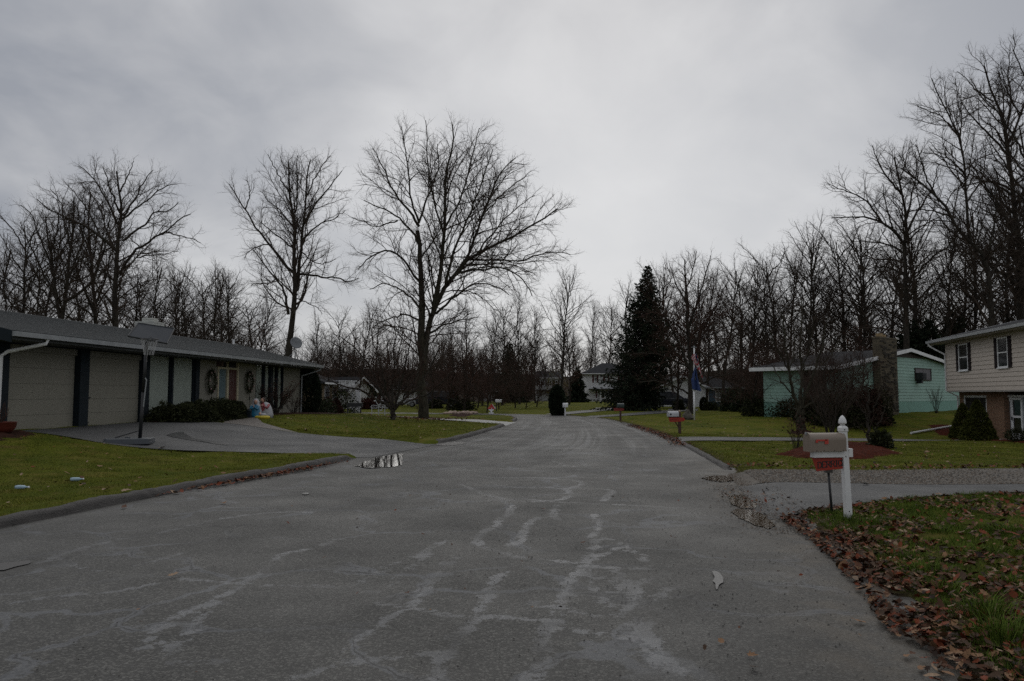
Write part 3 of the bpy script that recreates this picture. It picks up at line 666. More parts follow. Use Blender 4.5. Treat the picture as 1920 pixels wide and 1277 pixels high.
def spawn(pts, rad, spacing, t0, R_, lf, ang=45, angj=12, up=.15, rk=.0115, r0=.003, rcap=.65, kmin=0, lmin=.12):
    """children along every parent: start, direction, length, radius"""
    seg = np.linalg.norm(np.diff(pts, axis=1), axis=2); Lp = seg.sum(1); m = pts.shape[1] - 1
    cnt = np.maximum(kmin, np.round(Lp * (1 - t0) / spacing + R_.uniform(-.5, .5, len(Lp))).astype(int)); idx = np.repeat(np.arange(len(Lp)), cnt)
    first = np.repeat(np.cumsum(cnt) - cnt, cnt); k = np.arange(len(idx)) - first
    t = t0 + (1 - t0) * (k + R_.uniform(.15, .95, len(idx))) / cnt[idx]; t = np.clip(t, 0, .999)
    f = t * m; i = f.astype(int); f = f - i
    A, B = pts[idx, i], pts[idx, i + 1]; T = B - A; T /= np.linalg.norm(T, axis=1)[:, None] + 1e-9; p = A + (B - A) * f[:, None]
    rp = rad[idx, i] * (1 - f) + rad[idx, i + 1] * f
    ref = np.cross(T, [0.2, 0.3, 0.93]); ref /= np.linalg.norm(ref, axis=1)[:, None] + 1e-6; Vv = np.cross(T, ref)
    ph = k * 2.4 + R_.uniform(-.6, .6, len(idx)) + idx * 1.7; a = np.radians(ang + R_.normal(0, angj, len(idx)) - 14 * t)
    D = np.cos(a)[:, None] * T + np.sin(a)[:, None] * (np.cos(ph)[:, None] * ref + np.sin(ph)[:, None] * Vv); D[:, 2] += up
    L = np.maximum(lmin, lf(Lp[idx], t) * R_.uniform(.6, 1.25, len(idx)))
    return p, D, L, np.minimum(rcap * rp, rk * L + r0)
def pad(limbs, m):
    Pm, Rm = [], []
    for pl, r0, r1 in limbs:
        pl = smooth_pl(np.asarray(pl, float), 2); d = np.r_[0, np.cumsum(np.linalg.norm(np.diff(pl, axis=0), axis=1))]; s = np.linspace(0, d[-1] * .95, m)
        Pm.append(np.stack([np.interp(s, d, pl[:, k]) for k in range(3)], 1)); Rm.append(r0 + (r1 - r0) * (s / d[-1]) ** .8)
    return np.array(Pm), np.array(Rm)
def ramify(limbP, limbR, R_, sp2=.55, sp3=.34, sp4=.17, t0=.18, l2=.34, tw=2, up=.15, twl=.42, rk=1.0, base_len=.35, l3=.36, trop2=.15, thick=1.0):
    p, D, L, R = spawn(limbP, limbR, sp2, t0, R_, lambda Lp, t: (l2 * Lp * (1 - t) ** .6 + .05 * Lp + base_len) * (1.15 - .45 * t), 50, 14, up, .0125 * rk, .005)
    L = np.minimum(L, 4.6); P2, R2 = grow(p, D, L, R, 7, .17, trop2, R_, .3, .35)
    p, D, L, R = spawn(P2, R2, sp3, .12, R_, lambda Lp, t: l3 * Lp * (1 - t) ** .5 + .32, 46, 14, up * .5, .0105 * rk, .0035, kmin=2)
    P3, R3 = grow(p, D, L, R, 4, .2, .10, R_, .4, .3)
    p, D, L, R = spawn(P3, R3, sp4, .08, R_, lambda Lp, t: twl * (.5 + .6 * R_.random(len(t))), 44, 16, .03, .006, .0034, kmin=2)
    P4, R4 = grow(p, D, L, R * .95, tw, .16, .12, R_, .5)
    return [(P2, R2 * thick, 4), (P3, R3 * thick, 3), (P4, R4 * thick, 3)]
def leaves_on(P4, R_, frac, size):
    n = int(len(P4) * frac); k = R_.choice(len(P4), n, replace=False); c = P4[k, -1] + R_.normal(0, .05, (n, 3))
    a = R_.normal(0, 1, (n, 3)); a /= np.linalg.norm(a, axis=1)[:, None]; b = np.cross(a, R_.normal(0, 1, (n, 3))); b /= np.linalg.norm(b, axis=1)[:, None]
    s = size * R_.uniform(.6, 1.3, n)[:, None]
    V = np.stack([c - a * s, c + b * s * .7, c + a * s, c - b * s * .7 - np.array([0, 0, .02])], 1)
    return V.reshape(-1, 3), np.arange(n * 4).reshape(n, 4)
def tree_meshes(name, limbs, R_, main, org=(0, 0, 0), bark=None, twig=None, leaf=0, leafsize=.09, **kw):
    """limbs: polylines; the first `main` are trunk wood, every limb carries twigs"""
    LP, LR = pad(limbs, 14); LP = LP - np.array(org)[None, None]
    LP[:, 1:] += R_.normal(0, .035, LP[:, 1:].shape)
    V, Q = tube_arrays([(LP[:main], LR[:main], 9), (LP[main:], LR[main:], 6)] if len(limbs) > main else [(LP, LR, 9)])
    # root flare
    mt = mesh_arrays(name + '_trunk', V, quads=Q, smooth=True, mat=bark or M_BARK)
    G = ramify(LP, LR, R_, **kw)
    V, Q = tube_arrays(G); mc = mesh_arrays(name + '_crown', V, quads=Q, smooth=True, mat=twig or M_TWIG)
    ml = None
    if leaf:
        V, Q = leaves_on(G[-1][0], R_, leaf, leafsize); ml = mesh_arrays(name + '_leaves', V, quads=Q, mat=M_DEADLEAF)
    return mt, mc, ml
def place_tree(name, meshes, loc, label, cat='tree', group=None, rot=0, sc=(1, 1, 1)):
    t = thing(name, label, cat, loc, group); t.rotation_euler.z = rot; t.scale = sc
    mobj('trunk', meshes[0], t); mobj('crown', meshes[1], t)
    if meshes[2]: mobj('clinging_leaves', meshes[2], t)
    return t
def limb_px(pp, Y, w0, w1, dep=0.0, dep0=0.0):
    """limb traced through pixels at distance Y, drifting away from or towards the eye by dep metres"""
    n = len(pp); L = [P(a, b, Y + dep0 + (dep - dep0) * (k / (n - 1))) for k, (a, b) in enumerate(pp)]
    k = Y / F / 2
    return ([tuple(v) for v in L], w0 * k, w1 * k)

# -- the tall tree in the middle lawn, two leading stems
base = GP(794, 785)
Yc = base.y
R_ = np.random.default_rng(3)
LM = [limb_px([(794,790),(791,740),(790,690),(790,641),(790,593),(790,520),(787,471),(785,413)], Yc, 21, 6.5),
      limb_px([(796,700),(799,640),(806,602),(814,578),(834,539),(858,510),(882,483),(931,457),(979,432),(1033,403),(1062,376)], Yc, 13, 2, 1.5),
      limb_px([(812,590),(821,534),(829,491),(834,423),(834,364),(836,316),(850,277),(848,212)], Yc, 10, 2, -1.2),
      limb_px([(846,522),(872,496),(887,452),(906,403),(921,360),(940,316),(979,289)], Yc, 7, 1.6, 2),
      limb_px([(878,486),(931,488),(979,491),(1023,471),(1080,478)], Yc, 5, 1.5, 2.5, 1.0),
      limb_px([(864,512),(902,505),(950,500),(989,530),(1003,562)], Yc, 5, 1.4, -2.5),
      limb_px([(818,588),(848,560),(892,526),(935,539),(960,559)], Yc, 5, 1.4, -3),
      limb_px([(804,625),(838,607),(872,597),(900,594)], Yc, 5, 1.2, -2.5),
      limb_px([(788,462),(772,430),(751,413),(717,389),(675,374)], Yc, 6, 1.5, 1),
      limb_px([(786,425),(766,394),(737,360),(722,321),(693,268)], Yc, 6, 1.5, -1.6),
      limb_px([(785,418),(800,374),(814,335),(824,316),(818,262)], Yc, 5, 1.4, 1.6),
      limb_px([(785,415),(768,364),(766,316),(756,263),(751,229)], Yc, 5, 1.4, -2),
      limb_px([(790,540),(770,500),(737,466),(698,476),(664,512)], Yc, 6, 1.5, -2.6),
      limb_px([(790,580),(765,552),(746,539),(717,529),(686,547)], Yc, 5, 1.4, 2.6),
      limb_px([(790,602),(756,588),(727,597),(693,619)], Yc, 4.5, 1.3, -2),
      limb_px([(790,484),(809,457),(829,423),(836,380)], Yc, 4, 1.2, 2.2),
      limb_px([(818,552),(807,500),(800,471),(792,440)], Yc, 4, 1.2, -2),
      limb_px([(836,530),(850,471),(870,423),(895,369),(911,316),(932,267)], Yc, 6, 1.5, -2.2),
      limb_px([(832,430),(862,380),(880,320),(893,262),(900,232)], Yc, 4.5, 1.4, 1.8),
      limb_px([(832,440),(812,370),(800,300),(802,240),(798,215)], Yc, 4.5, 1.4, -1.8),
      limb_px([(892,478),(930,430),(962,395),(1010,360)], Yc, 4, 1.2, 3),
      limb_px([(745,414),(715,425),(690,420),(655,405)], Yc, 3, 1.0, 2.5),
      limb_px([(905,404),(945,360),(980,335),(1000,318)], Yc, 3, 1.0, 3)]
place_tree('maple_tree', tree_meshes('maple', LM, R_, 3, base, M_BARKG, t0=.2, sp2=.34, sp3=.23, sp4=.145, l2=.40, base_len=.6, l3=.44, twl=.5, rk=.8, up=.06, tw=1), base, 'tallest bare tree of the middle lawn, forked trunk, wide spreading crown of fine twigs')

# -- the lean tall tree behind the low grey-roofed house
b2 = Vector(P(541, 700, 56)); b2.z = Hs(b2.x, b2.y); Y2 = 56
LM = [limb_px([(536,735),(541,669),(546,620),(552,567),(552,518),(552,461),(553,409),(541,359),(541,320),(539,280)], Y2, 15, 1.8),
      limb_px([(556,545),(560,521),(564,461),(569,412),(574,366),(576,331),(583,287)], Y2, 8, 1.6, 1.2),
      limb_px([(568,425),(590,384),(619,349),(645,315)], Y2, 4.5, 1.3, -1.5),
      limb_px([(550,511),(516,476),(488,437),(470,409),(442,366),(425,337)], Y2, 6, 1.5, 1),
      limb_px([(541,590),(532,539),(513,521),(488,486),(470,461)], Y2, 6, 1.4, -1.2),
      limb_px([(558,515),(587,514),(608,521),(633,521),(650,530),(680,521)], Y2, 5.5, 1.4, -1),
      limb_px([(567,450),(597,419),(626,412),(652,391)], Y2, 4, 1.2, 1.8),
      limb_px([(562,470),(587,493),(608,497),(633,482)], Y2, 3, 1, 2), limb_px([(552,468),(523,444),(495,423),(480,410)], Y2, 4, 1.1, -2),
      limb_px([(552,430),(530,398),(506,380),(486,352)], Y2, 4, 1.1, 2), limb_px([(541,360),(520,325),(508,300),(500,285)], Y2, 3.5, 1.1, -1.5),
      limb_px([(553,400),(560,350),(556,310),(560,285)], Y2, 4, 1.2, -1.4), limb_px([(574,370),(592,330),(610,300),(622,290)], Y2, 3.5, 1.1, 1.6),
      limb_px([(556,560),(575,568),(595,575),(606,588)], Y2, 2.5, 1, -1.5), limb_px([(460,392),(470,360),(462,335)], Y2, 3, 1, 1.5), limb_px([(515,524),(500,535),(480,530),(468,538)], Y2, 2.5, 1, 1.5)]
place_tree('bare_tree', tree_meshes('lean', LM, np.random.default_rng(4), 2, b2, t0=.28, tw=1, sp2=.34, sp3=.23, sp4=.13, l2=.40, base_len=.6, l3=.42, twl=.5, rk=.85, up=.2), b2, 'tall narrow bare tree with one long right-hand limb, behind the low house')

# -- the gnarled oak on the far left
Y3 = 58; b3 = Vector(P(214, 700, Y3)); b3.z = Hs(b3.x, b3.y)
LM = [limb_px([(214,740),(215,660),(215,603),(216,553),(219,506),(219,459),(224,428),(232,400),(222,350),(219,300)], Y3, 17, 2),
      limb_px([(224,515),(247,475),(262,462),(279,459),(285,444),(313,434),(338,409),(368,397)], Y3, 7, 1.4, -1),
      limb_px([(230,452),(251,434),(265,425),(282,415),(283,397),(313,397),(341,375)], Y3, 5, 1.3, 1.5),
      limb_px([(310,435),(345,444),(380,456)], Y3, 3, 1.2, -1.5),
      limb_px([(219,470),(194,447),(163,425),(132,412),(94,397),(62,367)], Y3, 7, 1.4, -1.5),
      limb_px([(231,405),(251,378),(266,343),(290,314)], Y3, 4.5, 1.2, 1.5), limb_px([(220,420),(200,372),(175,334),(143,305)], Y3, 5, 1.3, 1.5),
      limb_px([(230,410),(273,378),(307,350),(336,343)], Y3, 4, 1.2, -1.5), limb_px([(226,400),(204,350),(194,310)], Y3, 4, 1.2, -2),
      limb_px([(225,360),(240,330),(252,300)], Y3, 3.5, 1.1, 1), limb_px([(221,480),(198,430),(185,380),(150,345)], Y3, 4, 1.2, 2.5), limb_px([(190,446),(165,395),(140,360),(118,340)], Y3, 3.5, 1.1, 1.5),
      limb_px([(217,530),(180,500),(140,480),(110,470)], Y3, 4, 1.1, -2), limb_px([(228,505),(262,480),(300,478),(340,470)], Y3, 3, 1.0, 2)]
place_tree('oak_tree', tree_meshes('oak', LM, np.random.default_rng(5), 1, b3, t0=.25, sp2=.36, sp3=.24, sp4=.14, l2=.40, base_len=.6, l3=.42, twl=.5, rk=.85, up=.05, tw=1), b3, 'gnarled bare oak with kinked limbs behind the garage roof, biggest crown at the far left')
Y4 = 60; b4 = Vector(P(116, 700, Y4)); b4.z = Hs(b4.x, b4.y)
LM = [limb_px([(110,740),(116,588),(125,538),(135,459),(138,400),(140,352)], Y4, 12, 1.8), limb_px([(114,600),(105,560),(100,506),(88,428),(84,396)], Y4, 8, 1.5, 1),
      limb_px([(120,565),(169,538),(188,490),(203,443),(205,400)], Y4, 7, 1.4, -1.5), limb_px([(108,560),(85,520),(60,470),(35,410)], Y4, 5, 1.3, 1.5), limb_px([(100,500),(70,440),(60,400),(30,380)], Y4, 4, 1.2, -2),
      limb_px([(128,520),(150,470),(160,420),(160,370)], Y4, 5, 1.2, 2), limb_px([(96,470),(108,430),(112,390),(105,360)], Y4, 4, 1.2, -1), limb_px([(112,585),(70,530),(30,515),(0,510)], Y4, 4, 1.2, -1), limb_px([(134,470),(120,420),(118,380),(90,350)], Y4, 4, 1.2, 2)]
place_tree('bare_tree', tree_meshes('left2', LM, np.random.default_rng(6), 1, b4, t0=.25, sp2=.38, sp3=.26, sp4=.155, l2=.42, base_len=.7, l3=.42, twl=.55, rk=.85, up=.08, tw=1), b4, 'many-stemmed bare tree left of the gnarled oak, rising over the garage roof')
b5 = Vector(P(180, 700, 63)); b5.z = Hs(b5.x, b5.y)
LM = [limb_px([(182,740),(180,597),(175,522),(168,459),(166,397),(172,340)], 63, 11, 1.8), limb_px([(178,590),(160,545),(140,500),(132,440),(128,390)], 63, 6, 1.4, 1), limb_px([(179,570),(200,520),(208,470),(235,420)], 63, 5, 1.3, 1.5),
      limb_px([(170,470),(150,430),(145,380)], 63, 4, 1.1, -1), limb_px([(176,530),(190,470),(198,420),(190,370)], 63, 4, 1.2, 2), limb_px([(180,600),(150,570),(110,560)], 63, 4, 1, -1)]
place_tree('bare_tree', tree_meshes('left3', LM, np.random.default_rng(7), 1, b5, t0=.25, sp2=.38, sp3=.26, sp4=.155, l2=.42, base_len=.7, l3=.42, twl=.55, rk=.85, up=.08, tw=1), b5, 'upright bare tree close beside the left of the gnarled oak trunk')

# -- the great trees behind the beige house at the right edge
Yr = 62
br = Vector(P(1862, 700, Yr)); br.z = Hs(br.x, br.y)
LM = [limb_px([(1866,740),(1860,610),(1854,515),(1847,478),(1822,455),(1799,444),(1785,405),(1754,365),(1722,342),(1690,315),(1667,298)], Yr, 15, 2),
      limb_px([(1820,455),(1815,415),(1813,378),(1808,315),(1797,251),(1776,210),(1747,151),(1744,130)], Yr, 6, 1.5, -1), limb_px([(1810,330),(1785,300),(1760,290),(1725,285)], Yr, 3.5, 1.1, -1.5),
      limb_px([(1797,255),(1765,215),(1735,205),(1715,200)], Yr, 3, 1.1, 1), limb_px([(1800,270),(1805,220),(1795,180),(1790,140)], Yr, 3, 1.1, 1.5), limb_px([(1786,408),(1765,400),(1735,392),(1700,398)], Yr, 4, 1.1, 1.5),
      limb_px([(1754,366),(1735,330),(1728,300),(1715,265)], Yr, 4, 1.1, -1), limb_px([(1856,520),(1880,480),(1900,430),(1925,400)], Yr, 5, 1.3, 1), limb_px([(1850,490),(1862,440),(1870,390),(1862,340)], Yr, 5, 1.3, -1.5),
      limb_px([(1722,343),(1695,345),(1670,340)], Yr, 3, 1, 1.2), limb_px([(1812,380),(1840,340),(1850,300),(1842,260)], Yr, 4, 1.1, 2)]
place_tree('bare_tree', tree_meshes('rightA', LM, np.random.default_rng(8), 1, br, t0=.25, sp2=.38, sp3=.26, sp4=.155, l2=.42, base_len=.8, l3=.42, twl=.55, rk=.85, tw=1, up=.06), br, 'tall bare tree whose trunk bends left above the beige house roof')
bq = Vector(P(1913, 700, 66)); bq.z = Hs(bq.x, bq.y)
LM = [limb_px([(1916,740),(1913,596),(1913,469),(1901,378),(1890,287),(1888,233),(1863,187),(1844,128),(1847,92)], 66, 18, 2),
      limb_px([(1910,440),(1880,400),(1867,374),(1835,333),(1813,287)], 66, 6, 1.3, -1.5), limb_px([(1896,365),(1858,337),(1822,344),(1780,360)], 66, 5, 1.3, 1.5), limb_px([(1889,290),(1858,255),(1813,210),(1795,174)], 66, 5, 1.2, -1.5),
      limb_px([(1890,270),(1913,219),(1930,170),(1925,90)], 66, 6, 1.4, 1), limb_px([(1902,390),(1940,330),(1960,270),(1990,220)], 66, 6, 1.4, -1), limb_px([(1888,240),(1897,190),(1890,140),(1895,75)], 66, 4, 1.2, 1.6),
      limb_px([(1913,480),(1950,430),(1990,400)], 66, 5, 1.3, 1.5), limb_px([(1913,540),(1880,510),(1840,505),(1800,520)], 66, 4, 1.1, -1), limb_px([(1863,190),(1835,175),(1815,150),(1790,130)], 66, 3, 1.1, 1), limb_px([(1912,220),(1880,150),(1875,110)], 66, 3, 1.1, -1), limb_px([(1925,150),(1905,110),(1900,60)], 66, 3, 1.1, -1)]
place_tree('bare_tree', tree_meshes('rightB', LM, np.random.default_rng(9), 1, bq, t0=.25, sp2=.38, sp3=.26, sp4=.155, l2=.42, base_len=.8, l3=.42, twl=.55, rk=.85, tw=1, up=.06), bq, 'highest bare tree at the right edge of the photograph, straight thick trunk')
bc = Vector(P(1699, 700, 66)); bc.z = Hs(bc.x, bc.y)
LM = [limb_px([(1700,745),(1699,596),(1699,515),(1695,455),(1701,415),(1690,360),(1681,315),(1672,272)], 66, 14, 2),
      limb_px([(1697,460),(1676,431),(1654,417),(1622,405),(1585,407),(1552,408)], 66, 6.5, 1.5, -1.2), limb_px([(1654,418),(1638,393),(1625,375),(1590,360),(1545,343)], 66, 4.5, 1.2, -2), limb_px([(1698,476),(1668,457),(1630,453),(1592,452)], 66, 5, 1.2, 1.5),
      limb_px([(1700,436),(1713,407),(1731,383),(1750,350),(1762,300)], 66, 5.5, 1.3, 1), limb_px([(1691,365),(1660,330),(1645,300),(1632,268)], 66, 4.5, 1.2, 1.5), limb_px([(1700,410),(1712,360),(1720,310),(1715,275)], 66, 4, 1.2, -1.5),
      limb_px([(1699,530),(1730,500),(1760,470),(1790,460)], 66, 4.5, 1.2, -1), limb_px([(1699,520),(1670,500),(1640,500),(1610,510)], 66, 4, 1.1, 2), limb_px([(1686,340),(1700,300),(1705,265)], 66, 3, 1, 1), limb_px([(1676,432),(1660,385),(1655,340)], 66, 3.5, 1, -1)]
place_tree('bare_tree', tree_meshes('rightC', LM, np.random.default_rng(10), 1, bc, t0=.25, sp2=.38, sp3=.26, sp4=.155, l2=.42, base_len=.8, l3=.42, twl=.55, rk=.85, tw=1, up=.06), bc, 'large bare tree behind the stone chimney with one long limb arching to the left')

bx = GP(1297, 776); Yx = bx.y
LM = [limb_px([(1297,782),(1297,720),(1294,670),(1290,620),(1287,560),(1284,510),(1282,472)], Yx, 15, 1.6), limb_px([(1295,695),(1270,640),(1245,590),(1225,550),(1213,505)], Yx, 6, 1.3, -1), limb_px([(1293,660),(1320,610),(1345,570),(1368,520)], Yx, 6, 1.3, 1.2),
      limb_px([(1290,620),(1310,560),(1325,510),(1335,470)], Yx, 5, 1.2, -1), limb_px([(1288,570),(1265,530),(1255,490)], Yx, 4, 1.1, 1.5), limb_px([(1296,735),(1325,712),(1360,700),(1398,697)], Yx, 4.5, 1.1, -1), limb_px([(1296,740),(1260,722),(1225,714),(1188,717)], Yx, 4.5, 1.1, -1.2),
      limb_px([(1294,690),(1255,670),(1215,660),(1180,666)], Yx, 4.5, 1.1, -1), limb_px([(1292,640),(1330,630),(1370,610),(1402,600)], Yx, 4.5, 1.1, 1), limb_px([(1286,545),(1300,505),(1306,468)], Yx, 3.5, 1.1, 1), limb_px([(1291,630),(1262,600),(1235,600),(1205,605)], Yx, 4, 1.1, -1.5), limb_px([(1296,710),(1325,680),(1350,655),(1380,645)], Yx, 4, 1.1, 1)]
place_tree('bare_tree', tree_meshes('flagtree', LM, np.random.default_rng(15), 1, bx, M_BARK, M_TWIGR, t0=.2, sp2=.36, sp3=.24, sp4=.15, l2=.40, base_len=.5, l3=.42, twl=.45, rk=.85, tw=1, up=.05), bx, 'dark low-branched bare tree between the big spruce and the flagpole')
# -- small low-forking tree in front of the tall one
bd = GP(737, 788); Yd = bd.y
LM = [limb_px([(737,792),(737,778),(736,764)], Yd, 10, 9), limb_px([(734,768),(715,752),(690,740),(660,728),(632,718),(605,712)], Yd, 6, 1.5, -1), limb_px([(733,766),(712,735),(700,700),(680,665),(650,640),(618,622)], Yd, 5, 1.4, .8),
      limb_px([(735,765),(722,730),(716,690),(700,640),(690,600)], Yd, 5, 1.3, -1), limb_px([(737,764),(735,725),(738,690),(742,640),(738,585)], Yd, 5, 1.3, 1), limb_px([(739,765),(750,730),(758,690),(770,640),(778,590)], Yd, 5, 1.3, -.8),
      limb_px([(740,765),(762,742),(785,728),(800,700),(820,660),(838,630)], Yd, 5.5, 1.3, .6), limb_px([(741,768),(765,752),(800,742),(830,715),(858,690)], Yd, 4.5, 1.2, -1.2), limb_px([(728,755),(705,725),(675,690),(640,670),(612,660)], Yd, 3.5, 1.2, 1.5), limb_px([(750,728),(745,680),(755,620),(758,580)], Yd, 3.5, 1.1, 1.5), limb_px([(760,740),(785,700),(800,650),(806,610)], Yd, 3.5, 1.1, 1.5)]
place_tree('low_tree', tree_meshes('low', LM, np.random.default_rng(12), 1, bd, M_BARK, M_TWIGR, t0=.15, sp2=.26, sp3=.19, sp4=.12, l2=.3, twl=.3, up=.25, base_len=.2, rk=.8), bd, 'short dark bare tree forking close to the grass, left of the tall forked tree')

# -- three-stemmed tree, slim tree and the shrubs before the teal house
bt = GP(1502, 806); Yt = bt.y
LM = [limb_px([(1502,812),(1500,790),(1499,762)], Yt, 17, 15), limb_px([(1498,768),(1488,740),(1480,705),(1475,670),(1470,620),(1462,575)], Yt, 7, 1.6, -.6), limb_px([(1500,765),(1504,735),(1502,700),(1500,660),(1506,600),(1500,550)], Yt, 7, 1.6, .8),
      limb_px([(1503,765),(1514,735),(1524,705),(1535,672),(1545,630),(1552,585)], Yt, 7, 1.6, -.4), limb_px([(1505,766),(1530,745),(1560,732),(1590,722),(1615,700),(1635,675)], Yt, 5, 1.3, -.8), limb_px([(1487,738),(1465,715),(1450,690),(1430,672)], Yt, 3.5, 1.1, .8),
      limb_px([(1522,710),(1545,680),(1570,650),(1590,620)], Yt, 3.5, 1.1, .8), limb_px([(1480,700),(1492,650),(1486,610)], Yt, 3, 1, 1), limb_px([(1504,700),(1520,640),(1528,590)], Yt, 3, 1, -1), limb_px([(1476,690),(1452,645),(1440,610)], Yt, 3, 1, -1)]
place_tree('young_tree', tree_meshes('triple', LM, np.random.default_rng(13), 1, bt, M_BARKG, None, t0=.2, sp2=.3, sp3=.22, sp4=.14, l2=.3, twl=.28, up=.2, base_len=.2, rk=.8), bt, 'bare tree dividing into three stems low down, before the left part of the teal house')
# ------------------------------------------------------------------ kinds that repeat
def std_tree(seed, Ht=18., crown=.36, lean=0.0, first=.28, nl=18, trunk=.17, split=False, dense=1.0, leaf=0, el=(22, 68), thick=.92, twig=None):
    R_ = np.random.default_rng(seed); z = np.linspace(0, Ht * .93, 9); wob = np.cumsum(R_.normal(0, .16, (9, 2)), 0); wob -= wob[0]
    tr = np.stack([wob[:, 0] + lean * z, wob[:, 1], z - .3], 1); limbs = [(tr, trunk, .03)]; a0 = R_.uniform(0, 6)
    for k in range(nl):
        f = first + (1 - first) * .92 * (k / nl) ** .9; zz_ = f * Ht * .86; az = a0 + k * 2.4 + R_.uniform(-.4, .4); e = math.radians(el[0] + (el[1] - el[0]) * f + R_.uniform(-9, 9))
        L = crown * Ht * (1.12 - f * .62) * R_.uniform(.75, 1.12); p = np.array([np.interp(zz_, z, tr[:, 0]), np.interp(zz_, z, tr[:, 1]), zz_]); pl = [p]; d = np.array([math.cos(az) * math.cos(e), math.sin(az) * math.cos(e), math.sin(e)])
        for j in range(5):
            d = d + R_.normal(0, .13, 3); d[2] += .07; d /= np.linalg.norm(d); p = p + d * L / 5; p[2] = min(p[2], Ht * 1.02); pl.append(p)
        limbs.append((np.array(pl), trunk * (.48 - .2 * f), .018))
    return tree_meshes('std%d' % seed, limbs, R_, 1, (0, 0, 0), M_BARK, twig, leaf, .12, t0=.2, sp2=.48 / dense, sp3=.34 / dense, sp4=.20 / dense, l2=.40, base_len=.6, l3=.42, twl=.6, tw=1, up=.10, rk=.85, thick=thick)
KINDS = [std_tree(21, 18, .44), std_tree(22, 18, .40, .03, .38, 13), std_tree(23, 18, .50, -.02, .28, 15, .22, el=(15, 62)), std_tree(24, 18, .36, .0, .32, 15, .17, el=(42, 76)), std_tree(25, 18, .46, .02, .36, 13, .20, el=(25, 66))]
KBROWN = std_tree(27, 14, .36, .0, .2, 15, .2, leaf=.35, dense=.9, twig=M_TWIGR)
SCRUB = [std_tree(31, 7, .6, 0, .06, 16, .09, dense=1.35, el=(15, 60), thick=1.1, twig=M_TWIGR), std_tree(32, 7, .55, .02, .05, 18, .08, dense=1.35, el=(25, 66), thick=1.1)]
ORD = ['first', 'second', 'third', 'fourth', 'fifth', 'sixth', 'seventh', 'eighth', 'ninth', 'tenth', 'eleventh', 'twelfth', 'thirteenth', 'fourteenth', 'fifteenth', 'sixteenth', 'seventeenth', 'eighteenth', 'nineteenth', 'twentieth', 'twenty-first', 'twenty-second', 'twenty-third', 'twenty-fourth', 'twenty-fifth', 'twenty-sixth', 'twenty-seventh', 'twenty-eighth', 'twenty-ninth', 'thirtieth'] + ['%dth' % k for k in range(31, 90)]
def zone(px):
    for a, z in ((300, 'behind the garages'), (560, 'behind the low house windows'), (700, 'beyond the stone-fronted house'), (900, 'behind the tall forked tree'), (1080, 'beyond the bend of the road'),
                 (1290, 'around the big spruce'), (1480, 'behind the blue-shuttered house'), (1760, 'behind the teal house')):
        if px < a: return z
    return 'behind the beige house'
TREES = []   # (px, distance, top pixel row, kind index, wide)
mid = [(1305,102,500,2,1.1),(1458,88,448,2,1.1),(1600,90,408,2,1.1),(1715,95,370,2,1.2),(1900,98,300,2,1.1),(270,92,488,2,1.1),(348,96,495,0,1.1),(385,98,492,2,1.1),(424,92,484,0,1.1),(60,90,450,2,1),(150,84,440,0,1),(215,88,470,2,1),(12,70,425,0,1),(40,64,372,2,1),(75,68,368,1,1),(250,76,470,3,1.1),(290,75,462,0,1),(330,82,475,1,1),(362,78,490,2,.9),(402,84,486,3,1),(440,76,478,3,1.1),(478,85,520,1,1),(600,95,580,0,1),(640,90,566,2,1),(672,84,545,1,1),
       (705,100,575,3,1),(850,100,585,2,1),(880,92,556,0,1),(915,108,562,1,1),(942,100,548,2,1),(975,104,540,0,1),(1004,112,556,3,1),(1053,80,482,1,1.05),(1108,142,545,3,.8),(1140,146,548,4,1),(1176,92,512,0,1),(1235,96,488,2,1),(1268,88,478,0,1),
       (1326,90,484,1,1),(1352,76,466,4,1),(1385,94,480,2,1),(1412,82,470,3,1.1),(1443,78,462,0,1),(1475,88,450,1,1),(1512,74,408,4,1),(1541,78,398,0,1),(1580,76,412,2,1),(1626,72,392,4,1),(1655,82,420,1,1),(1740,78,395,0,1),(1768,72,372,1,1),(1785,84,400,2,1),
       (1830,80,330,4,1),(1884,78,330,0,1),(1940,74,250,1,1),(1980,64,160,2,1),(-30,66,430,1,1),(-70,60,400,0,1)]
for k in mid: TREES.append((*k, 'tree'))
rr = random.Random(9)
for k in range(56):
    px = -60 + k * 36.5 + rr.uniform(-14, 14); Y = rr.uniform(112, 205); top = rr.uniform(600, 665) if 560 < px < 1180 else (rr.uniform(545, 630) if px >= 1180 else rr.uniform(540, 630))
    if px > 1450: top -= 40
    if 1000 < px < 1190: Y = rr.uniform(165, 205)
    TREES.append((px, Y, top, rr.randrange(5), rr.uniform(1.0, 1.6), 'far'))
for px, Y, top in ((505, 68, 588), (868, 74, 612), (1066, 98, 600), (1215, 100, 640), (1600, 70, 600), (1650, 72, 590), (895, 84, 640), (1005, 150, 640), (1265, 74, 560)):
    TREES.append((px, Y, top, 9, 1.0, 'brown'))
for k in range(84):
    px = 565 + k * 15.5 + rr.uniform(-14, 14); Y = rr.uniform(92, 128)
    if 1085 < px < 1135 or (960 < px < 1095 and Y < 118): Y = rr.uniform(150, 170)
    if 990 < px < 1190: continue
    if 1230 < px < 1400: Y = rr.uniform(104, 125)
    if 1460 < px: Y = rr.uniform(68, 90)
    if 1460 < px and px > 1700: continue
    TREES.append((px, Y, rr.uniform(655, 700), 11 + rr.randrange(2), rr.uniform(.9, 1.4), 'scrub'))
